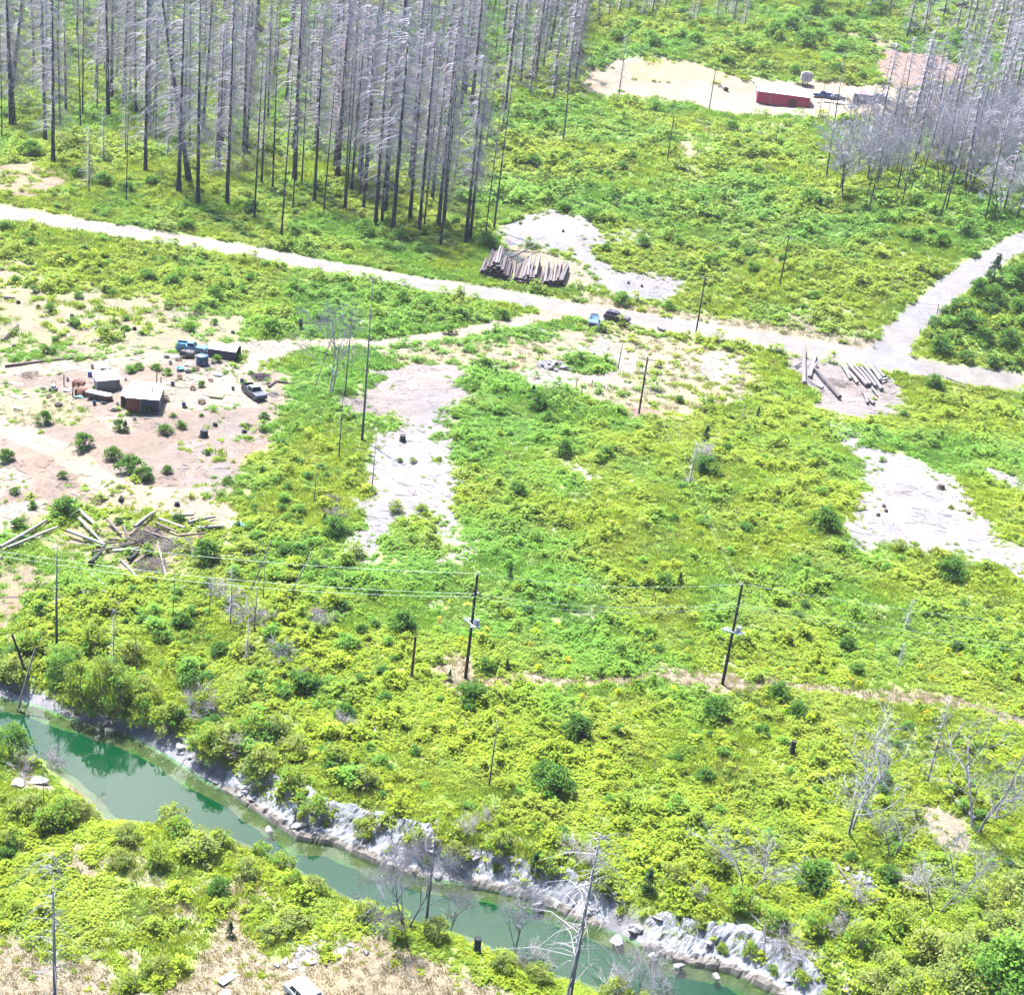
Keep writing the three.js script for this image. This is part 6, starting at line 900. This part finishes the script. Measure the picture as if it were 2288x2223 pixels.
{ const o = yard('utility_trailer', 'small white box trailer with brown side boxes behind the grey shed', 'trailer', [-63.68,-204.61], 0.1, null); part(o, 'box', new RoundedBoxGeometry(1.3, 1.0, 1.2, 2, 0.05).translate(0, 0.85, 0), M.white); part(o, 'side_box', bx(0.8, 0.5, 0.8, -1.1, 0.55, 0), M.rust); part(o, 'side_box', bx(0.7, 0.7, 0.8, 1.05, 0.6, 0), M.rust); part(o, 'window', bx(0.9, 0.35, 0.04, 0, 1.05, 0.62), M.glass); for (const k of [-1, 1]) { const t = part(o, 'wheel', cyl(0.26, 0.26, 0.15, 0, 0, 0, 14, Math.PI / 2), M.tyre); t.position.set(0, 0.26, k * 0.66); } part(o, 'hitch', bx(0.1, 0.08, 1.2, 0, 0.35, 1.1), M.black); }
function barrel(p, r, h, m, label, name, lid) { const o = yard(name, label, name.replace('_', ' '), p, 0, null); const pr = [[0, 0], [r * 0.96, 0], [r, 0.05], [r, h * 0.32], [r * 1.03, h * 0.34], [r, h * 0.36], [r, h * 0.64], [r * 1.03, h * 0.66], [r, h * 0.68], [r, h - 0.05], [r * 0.93, h], [r * 0.5, h + lid], [0, h + lid * 1.3]].map(q => new THREE.Vector2(...q)); part(o, 'shell', new THREE.LatheGeometry(pr, 28), m); part(o, 'hatch', cyl(r * 0.22, r * 0.22, 0.08, 0, h + lid * 1.3 + 0.03, 0, 14), m); for (let k = 0; k < 6; k++) part(o, 'strap', bx(0.03, h * 0.9, 0.02, Math.sin(k * 1.047) * r * 1.01, h / 2, Math.cos(k * 1.047) * r * 1.01, 0, k * 1.047), m); return o; }
barrel([-50.62,-211.47], 0.95, 1.5, mat([0.0112, 0.0447, 0.085], 0.4), 'large dark blue water tank standing in the yard', 'water_tank', 0.18);
barrel([-65.87,-203.97], 0.3, 0.85, mat([0.00894, 0.0447, 0.187], 0.45), 'small bright blue barrel beside the fence rail', 'barrel', 0.01);
{ const o = yard('blue_tub', 'round light blue tub lying in the yard below the tank', 'tub', [-53.2,-208.19], 0, null); part(o, 'shell', new THREE.LatheGeometry([[0, 0.02], [0.5, 0.02], [0.62, 0.42], [0.66, 0.44], [0.6, 0.46], [0.48, 0.08], [0, 0.07]].map(q => new THREE.Vector2(...q)), 28), M.cyan); part(o, 'rim', new THREE.TorusGeometry(0.63, 0.04, 8, 28).rotateX(Math.PI / 2).translate(0, 0.44, 0), M.cyan); }
{ const o = yard('carport_tent', 'white-roofed carport tent with a dark purple wall beside the blue tank', 'tent', [-48.39,-214.81], -0.06, null); const w = 4.6, d = 3.2; part(o, 'roof_sheet', bx(w, 0.05, d / 2 + 0.15, 0, 1.75, -d * 0.25, 0.38), M.white); part(o, 'roof_sheet', bx(w, 0.05, d / 2 + 0.15, 0, 1.75, -d * 0.75, -0.38), M.white); part(o, 'wall_sheet', bx(w - 0.2, 1.35, 0.05, 0, 0.7, -0.05), M.purple); part(o, 'wall_sheet', bx(w - 0.2, 1.35, 0.05, 0, 0.7, -d + 0.05), M.purple); for (const x of [-w / 2 + 0.1, w / 2 - 0.1]) for (const z of [-0.1, -d + 0.1]) part(o, 'post', cyl(0.05, 0.05, 1.5, x, 0.75, z, 8), M.purple); part(o, 'gable_frame', merge([bx(0.06, 0.06, d / 2 + 0.1, -w / 2, 1.7, -d * 0.25, 0.38), bx(0.06, 0.06, d / 2 + 0.1, -w / 2, 1.7, -d * 0.75, -0.38), bx(0.06, 0.06, d, -w / 2, 1.4, -d / 2)]), M.purple); }
{ const o = yard('covered_trailer', 'flat trailer under a rumpled dark cover in front of the light blue pickup', 'trailer', [-53.6,-213.99], 0.05, null); const g = new THREE.PlaneGeometry(2.4, 1.5, 14, 9); g.rotateX(-Math.PI / 2); const p = g.attributes.position; for (let i = 0; i < p.count; i++) { const e = Math.max(Math.abs(p.getX(i)) / 1.2, Math.abs(p.getZ(i)) / 0.75); p.setY(i, e > 0.95 ? 0.45 : 0.85 + fbm(p.getX(i) * 2 + 5, p.getZ(i) * 2, 2) * 0.4); } g.computeVertexNormals(); part(o, 'cover', g, mat([0.0313, 0.0246, 0.0224], 0.8)); part(o, 'deck', bx(2.4, 0.12, 1.5, 0, 0.42, 0), M.tan); for (const k of [-1, 1]) { const t = part(o, 'wheel', cyl(0.26, 0.26, 0.16, 0, 0, 0, 14, Math.PI / 2), M.tyre); t.position.set(0.1, 0.26, k * 0.8); } }
function tarp(p, w, d, m, label, seed, turn = 0) { const g = new THREE.PlaneGeometry(w, d, 12, 12); g.rotateX(-Math.PI / 2); const q = g.attributes.position; for (let i = 0; i < q.count; i++) { const x = q.getX(i), z = q.getZ(i), e = Math.max(Math.abs(x) / w, Math.abs(z) / d) * 2; q.setXYZ(i, x + (vn(x * 3 + seed, z * 3) - 0.5) * 0.3, (1 - e) * 0.3 + fbm(x * 2.2 + seed, z * 2.2, 3) * 0.35 * (1.1 - e * 0.8) + 0.03, z + (vn(x * 3, z * 3 + seed) - 0.5) * 0.3); } g.computeVertexNormals(); const o = solo('tarp', label, 'tarp', g, m); o.position.set(p[0], ground(p[0], p[1]) + 0.02, p[1]); o.rotation.y = turn; }
tarp([-64.86,-196.33], 1.4, 1.2, M.cyan, 'crumpled light blue tarp in front of the tall pallet stack', 3); tarp([-55.32,-213.51], 1.6, 1.3, mat([0.224, 0.224, 0.232], 0.7), 'crumpled white tarp beside the dark covered trailer', 8); tarp([-52.62,-211.06], 1.1, 1.8, mat([0.161, 0.152, 0.161], 0.8), 'heap of grey bags and tarp between the tub and the tank', 15); tarp([-67.43,-198.82], 1.2, 1.1, mat([0.161, 0.134, 0.126], 0.8), 'brown and white heap beside the low pallet stack', 22); tarp([-47.32,-207.98], 1.5, 0.9, mat([0.224, 0.215, 0.215], 0.8), 'white scrap heap in the yard below the tank', 31); tarp([-33.18,-160.64], 1.9, 0.7, M.cyan, 'strip of light blue tarp at the end of the tangled log heap', 40, -0.2);
{ const o = yard('corrugated_panel', 'yellowish corrugated panel lying flat on the white yard', 'panel', [-45.55,-200.68], 0.03, null); for (let k = 0; k < 8; k++) part(o, 'rib', cyl(0.13, 0.13, 2.9, -0.9 + k * 0.25, 0.02, 0, 8, Math.PI / 2), k % 3 ? M.yellow : M.lumber); }
{ const o = yard('lawn_mower', 'black and white lawn mower standing on the grass near the pallets', 'mower', [-69.7,-198.81], 0.2, null); part(o, 'deck', new RoundedBoxGeometry(1.1, 0.35, 0.9, 2, 0.08).translate(0, 0.35, 0), M.black); part(o, 'engine', new RoundedBoxGeometry(0.6, 0.4, 0.55, 2, 0.08).translate(0, 0.72, -0.1), M.white); part(o, 'handle', merge([bx(0.05, 0.9, 0.05, -0.3, 0.9, -0.5, -0.5), bx(0.05, 0.9, 0.05, 0.3, 0.9, -0.5, -0.5), bx(0.65, 0.05, 0.05, 0, 1.28, -0.72)]), M.black); for (const [a, b] of [[-1, -1], [-1, 1], [1, -1], [1, 1]]) { const t = part(o, 'wheel', cyl(0.18, 0.18, 0.12, 0, 0, 0, 12, 0, Math.PI / 2), M.tyre); t.position.set(a * 0.55, 0.18, b * 0.35); } }
for (const [p, h, m, l] of [[[-54.23,-198.74,3.1], 0, M.tan, 'tall pale timber post behind the cabin corner'], [[-52.91,-196.18,3.5], 0, M.tan, 'tall pale timber post beside the cabin eave'], [[-65.93,-196.34,2], 0, M.redwood, 'reddish post at the corner of the tall pallet stack'], [[-68.63,-200.4,1.9], 0, M.grey, 'grey fence post at the end of the rail'], [[-49.16,-164.62,1.1], 0, M.black, 'black post stub standing on the sandy lower track'], [[78.18,-276.41,1.3], 0, M.tan, 'short brown post beside the cable gate'], [[8.13,-222.35,1.7], 0, M.tan, 'thin survey stake in the grass below the turnaround'], [[9.03,-219.62,1.7], 0, M.tan, 'leaning thin stake with a knob below the turnaround'], [[10.71,-223.85,1.2], 0, M.tan, 'short thin stake below the turnaround'], [[60.1,-261.59,2], 0, M.white, 'small white marker post at the mouth of the side road']]) { const o = yard('post', l, 'post', p, 0, null); part(o, 'shaft', bx(0.14, p[2] + 0.3, 0.14, 0, p[2] / 2 - 0.15, 0), m); part(o, 'cap', bx(0.16, 0.05, 0.16, 0, p[2] + 0.025, 0), m); }
{ const a = [-70.46,-202.97], b = [-67.03,-205.85], y0 = ground(a[0], a[1]), y1 = ground(b[0], b[1]); log(a, b, 0.06, 'brown', 'thin brown fence rail behind the low pallet stack', null, { y0: y0 + 0.8, y1: y1 + 0.6, name: 'fence_rail', category: 'rail' }); }
function board(p, w, d, turn, m, label, group, dy = 0.04) { const g = new RoundedBoxGeometry(w, 0.05, d, 1, 0.012), o = solo('board', label, 'board', g, m, group); o.position.set(p[0], ground(p[0], p[1]) + dy, p[1]); o.rotation.y = turn; o.rotation.z = (logRng() - 0.5) * 0.06; }
for (const [p, w, d, t] of [[[-73.91,-195.99], 3, .4, -.3], [[-72.2,-196.79], 2.6, .3, .5], [[-72.8,-197.53], 2.4, .5, -.25], [[-72.73,-192.77], 1.2, 1.6, .1], [[-75.55,-200.84], 2.6, .25, .05], [[-76.24,-200.49], 3, .2, -.1], [[-73.64,-190.85], 2.4, .15, -.1], [[-75.97,-205.34], 2.2, .3, .1], [[-73.75,-203], 1.6, .5, .1], [[-76.72,-203.65], 1.8, .4, -.2]]) board(p, w, d, t, pick([M.concrete, M.lumber, M.pale], logRng), 'pale weathered board lying on the grass beside the cabin yard', 'boards in the yard');
for (const [p, w, d, t] of [[[-51.31,-192.07], 3.2, .2, .4], [[-52.46,-190.41], 2.6, .2, .3], [[-48.1,-198.54], 2.4, .3, .05], [[-47.49,-200.07], 2, .2, -.05], [[-52.47,-198.66], 1.4, .2, .1], [[-52.96,-199.71], 1, .15, -.1], [[-44.13,-201.49], 1.6, .5, .4], [[-53.6,-188.78], 2, .2, .1], [[-60.33,-210.73], 3.4, .2, -.2]]) board(p, w, d, t, pick([M.tan, M.grey, M.lumber], logRng), 'brown board lying among scraps around the cabin', 'brown boards around the cabin');
board([-16.96,-86.53], 0.75, 2.2, -0.62, M.white, 'white plank lying on the dry grass near the abandoned car', null, 0.06); board([-16.94,-84.69], 0.7, 0.8, 0, M.white, 'short white panel lying on the dry grass beside the plank', null, 0.06);
board([38.49,-228.42], 2.6, 1.2, -0.1, M.concrete, 'pale flat slab lying in the grass below the turnaround', null, 0.06);
{ // brush piles of burned twigs
  const brush = (p, r, h, n, label, c) => { const R = rng(n * 7 + 1), B = new GB(); for (let k = 0; k < n; k++) { const a = R() * 6.28, q = Math.sqrt(R()) * r, y = (1 - q / r) * h * R() + 0.05, b = R() * 6.28, l = 0.5 + R() * 1.1, f = 0.6 + R() * 0.7, cc = c.map(v => v * f), x = Math.cos(a) * q, z = Math.sin(a) * q; B.tube([[x - Math.cos(b) * l / 2, y, z - Math.sin(b) * l / 2, 0.035], [x + Math.cos(b) * l / 2, y + (R() - 0.4) * 0.5, z + Math.sin(b) * l / 2, 0.015]], 4, cc, cc); } const o = yard('brush_pile', label, 'brush pile', p, 0, 'brush piles'); part(o, 'sticks', B.geo(), woodMat); };
  brush([-40.96,-209.41], 1.3, 1.0, 220, 'dark purple-black pile of burned twigs above the old pickup', [0.0495, 0.033, 0.0385]); brush([-37.73,-203.24], 0.9, 0.5, 90, 'small grey brush pile beside the old pickup', [0.143, 0.121, 0.11]); brush([-43.39,-156.47], 2.6, 1.0, 300, 'broad brown brush pile inside the tangled log heap', [0.11, 0.077, 0.0605]); brush([-40.44,-149.85], 2.4, 0.9, 260, 'dark root tangle below the log heap', [0.0715, 0.0495, 0.044]); brush([-23.24,-169.84], 1.4, 0.8, 150, 'purple-brown brush tangle at the edge of the sand clearing', [0.066, 0.044, 0.044]); brush([-38.97,-154.25], 2.2, 0.9, 240, 'grey-brown tangle of slash at the end of the log heap', [0.11, 0.088, 0.0825]); brush([54.65,-245.02], 2.6, 0.4, 260, 'bark slash spread between the grey logs below the road', [0.154, 0.11, 0.0935]); brush([-74.83,-204.09], 1.6, 0.5, 140, 'scrap wood heap at the edge of the cabin grass', [0.143, 0.099, 0.0715]); brush([-20.33,-142.39], 1.0, 0.7, 120, 'reddish dead brush clump in the meadow thicket', [0.165, 0.11, 0.0935]); brush([-42.15,-141.5], 1.6, 0.6, 150, 'reddish slash on the slope above the riverside trees', [0.132, 0.088, 0.0715]);
}
// ------------------------------------------------------------------ barn yard
{
  const o = yard('red_barn', 'long low red barn with a white roof in the yard below the cut bank', 'barn', [63.51,-429.8], -0.06, null), w = 15.2, d = 7, h = 3.3;
  part(o, 'wall', merge([bx(w, h, 0.15, 0, h / 2, 0), bx(w, h, 0.15, 0, h / 2, -d), bx(0.15, h, d - 0.2, w / 2 - 0.08, h / 2, -d / 2)]), M.barn);
  part(o, 'end_wall', merge([bx(0.15, h, d - 0.2, -w / 2 + 0.08, h / 2, -d / 2)]), M.barn);
  part(o, 'roof', bx(w + 0.7, 0.1, d / 2 + 0.75, 0, h + 0.86, -d * 0.25 + 0.1, 0.46), M.white); part(o, 'roof', bx(w + 0.7, 0.1, d / 2 + 0.75, 0, h + 0.86, -d * 0.75 - 0.1, -0.46), M.white);
  part(o, 'gable', slabTri(d, 1.65, h, -w / 2 + 0.1), M.barn); part(o, 'gable', slabTri(d, 1.65, h, w / 2 - 0.2), M.barn);
  part(o, 'door', bx(2.4, 2.3, 0.06, 2.8, 1.15, 0.1), mat([0.0937, 0.0126, 0.0157], 0.8)); part(o, 'trim', merge([bx(0.14, h, 0.06, -w / 2 + 0.1, h / 2, 0.1), bx(0.12, h, 0.06, -w / 2 + 4, h / 2, 0.1)]), mat([0.201, 0.17, 0.17], 0.8));
}
function slabTri(d, h, y, x) { const s = new THREE.Shape([new THREE.Vector2(0, 0), new THREE.Vector2(d, 0), new THREE.Vector2(d / 2, h)]); const g = new THREE.ExtrudeGeometry(s, { depth: 0.1, bevelEnabled: false }); g.rotateY(Math.PI / 2); g.translate(x, y, 0); return g; }
{ const o = yard('red_shed', 'small faded red shed with a pink roof among the grey twigs', 'shed', [86.85,-433.03], -0.1, null); part(o, 'wall', bx(5.2, 2.4, 4, 0, 1.2, -2), mat([0.076, 0.0268, 0.0335], 0.8)); part(o, 'roof', bx(5.6, 0.1, 4.6, 0, 2.75, -2, 0.15), mat([0.187, 0.0894, 0.103], 0.7)); part(o, 'door', bx(1.6, 1.9, 0.05, -0.8, 0.95, 0.03), mat([0.0581, 0.0224, 0.0268], 0.8)); }
{ const o = yard('tank_stand', 'white boxy tank raised on dark legs behind the red barn', 'tank stand', [71.82,-448.04], 0, null); part(o, 'box', new RoundedBoxGeometry(3.2, 2.3, 2.4, 2, 0.12).translate(0, 2.4, 0), mat([0.224, 0.21, 0.197], 0.7)); part(o, 'roof', bx(2.4, 0.4, 2.0, 0.1, 3.7, 0), mat([0.187, 0.161, 0.143], 0.8)); for (const x of [-0.7, 0, 0.7]) for (const z of [-0.8, 0.8]) part(o, 'leg', bx(0.18, 1.3, 0.18, x, 0.65, z), M.black); part(o, 'panel', bx(0.9, 1.7, 0.05, -0.9, 2.3, 1.23), M.white); part(o, 'panel', bx(0.9, 1.7, 0.05, 0.9, 2.3, 1.23), M.white); }
for (const [p, s, l] of [[[47.1,-436.74], 1.3, 'dark grey boulder on the tan barn yard']]) rock(p[0], p[1], s, l, null, { m: mat([0.0716, 0.0581, 0.0537], 0.9), sy: .8 });
log([54.58,-448.45], [56.11,-443.59], 0.28, 'pale', 'pale trunk fallen down the cut bank behind the barn', null);
tarp([80.85,-433.14], 3.5, 2, mat([0.224, 0.215, 0.224], 0.8), 'pale heap of scrap between the barn and the red shed', 51); tarp([77.19,-434.75], 2.6, 1.4, mat([0.201, 0.187, 0.179], 0.8), 'light scrap heap in front of the blue pickup', 57); tarp([83.58,-429.63], 2.6, 1.6, mat([0.187, 0.187, 0.206], 0.8), 'grey heap of scrap in front of the small red shed', 63);
{ const a = [71.82,-278.26], b = [78.7,-278.5], o = yard('cable_gate', 'thin cable gate stretched between two posts across the side road', 'gate', a, 0, null); for (const q of [a, b]) part(o, 'post', bx(0.14, 1.1, 0.14, q[0] - a[0], 0.5 + ground(q[0], q[1]) - ground(a[0], a[1]), q[1] - a[1]), M.tan); const A = new THREE.Vector3(0, 0.8, 0), Bv = new THREE.Vector3(b[0] - a[0], 0.8 + ground(b[0], b[1]) - ground(a[0], a[1]), b[1] - a[1]); part(o, 'cable', new THREE.TubeGeometry(new THREE.QuadraticBezierCurve3(A, A.clone().lerp(Bv, 0.5).add(new THREE.Vector3(0, -0.3, 0)), Bv), 16, 0.035, 5), M.grey); }

// ------------------------------------------------------------------ yard clutter
{
  const R = rng(2024), crate = o => { for (const y of [0.08, 0.24, 0.4]) { part(o, 'slat', merge([bx(0.7, 0.1, 0.03, 0, y, 0.25), bx(0.7, 0.1, 0.03, 0, y, -0.25), bx(0.03, 0.1, 0.5, 0.34, y, 0), bx(0.03, 0.1, 0.5, -0.34, y, 0)]), M.tan); } part(o, 'base', bx(0.68, 0.03, 0.48, 0, 0.03, 0), M.tan); };
  const bucket = m => o => { part(o, 'shell', new THREE.LatheGeometry([[0, 0.01], [0.16, 0.01], [0.21, 0.4], [0.225, 0.41], [0.2, 0.4], [0.15, 0.04], [0, 0.04]].map(q => new THREE.Vector2(...q)), 18), m); part(o, 'handle', new THREE.TorusGeometry(0.2, 0.012, 5, 14, Math.PI).translate(0, 0.38, 0), M.grey); };
  const tyre = o => { part(o, 'tread', new THREE.TorusGeometry(0.28, 0.1, 10, 22).rotateX(Math.PI / 2).translate(0, 0.1, 0), M.tyre); part(o, 'inner_rim', new THREE.TorusGeometry(0.19, 0.02, 6, 20).rotateX(Math.PI / 2).translate(0, 0.1, 0), M.black); };
  const kinds = [['crate', 'brown slatted crate left in the yard', crate], ['bucket', 'white bucket left in the yard', bucket(M.white)], ['old_tyre', 'worn black tyre lying in the yard', tyre], ['bucket', 'blue bucket left in the yard', bucket(M.blue)]];
  const spots = [[-61.93,-193.78], [-60.73,-194.55], [-58.56,-193.92], [-58.44,-192.03], [-54.72,-189.31], [-53.95,-194.48], [-52.17,-195.88], [-52.73,-202.08], [-52.48,-204.98], [-51.84,-207.76], [-51,-208.83], [-49.1,-212.18], [-55.47,-210.92], [-56.64,-213.17], [-54.6,-212.42], [-43.89,-203.37], [-43.26,-206.61], [-46.95,-196.61], [-48.92,-194.09], [-60.02,-202.7], [-61.76,-204.37], [-66.61,-207.31], [-68.75,-202.36], [-71.46,-199.41], [-69.41,-196.06], [-67.18,-193.79], [-57.34,-208.84], [-47.8,-205.45], [-46.36,-209.54], [-49.46,-201.21], [81.81,-435.65], [83.2,-436.48], [78.54,-433.13], [85.09,-431.35], [89.14,-432.96], [74.51,-433.84], [94.07,-431.88]];
  spots.forEach((p, i) => { const [n, l, f] = kinds[(R() * kinds.length) | 0], o = yard(n, l + ', ' + where(p[0], p[1]), n.replace('_', ' '), p, R() * 6, 'yard clutter'); f(o); const s = 0.9 + R() * 0.7; o.scale.setScalar(s); });
}

renderer.render(scene, camera);
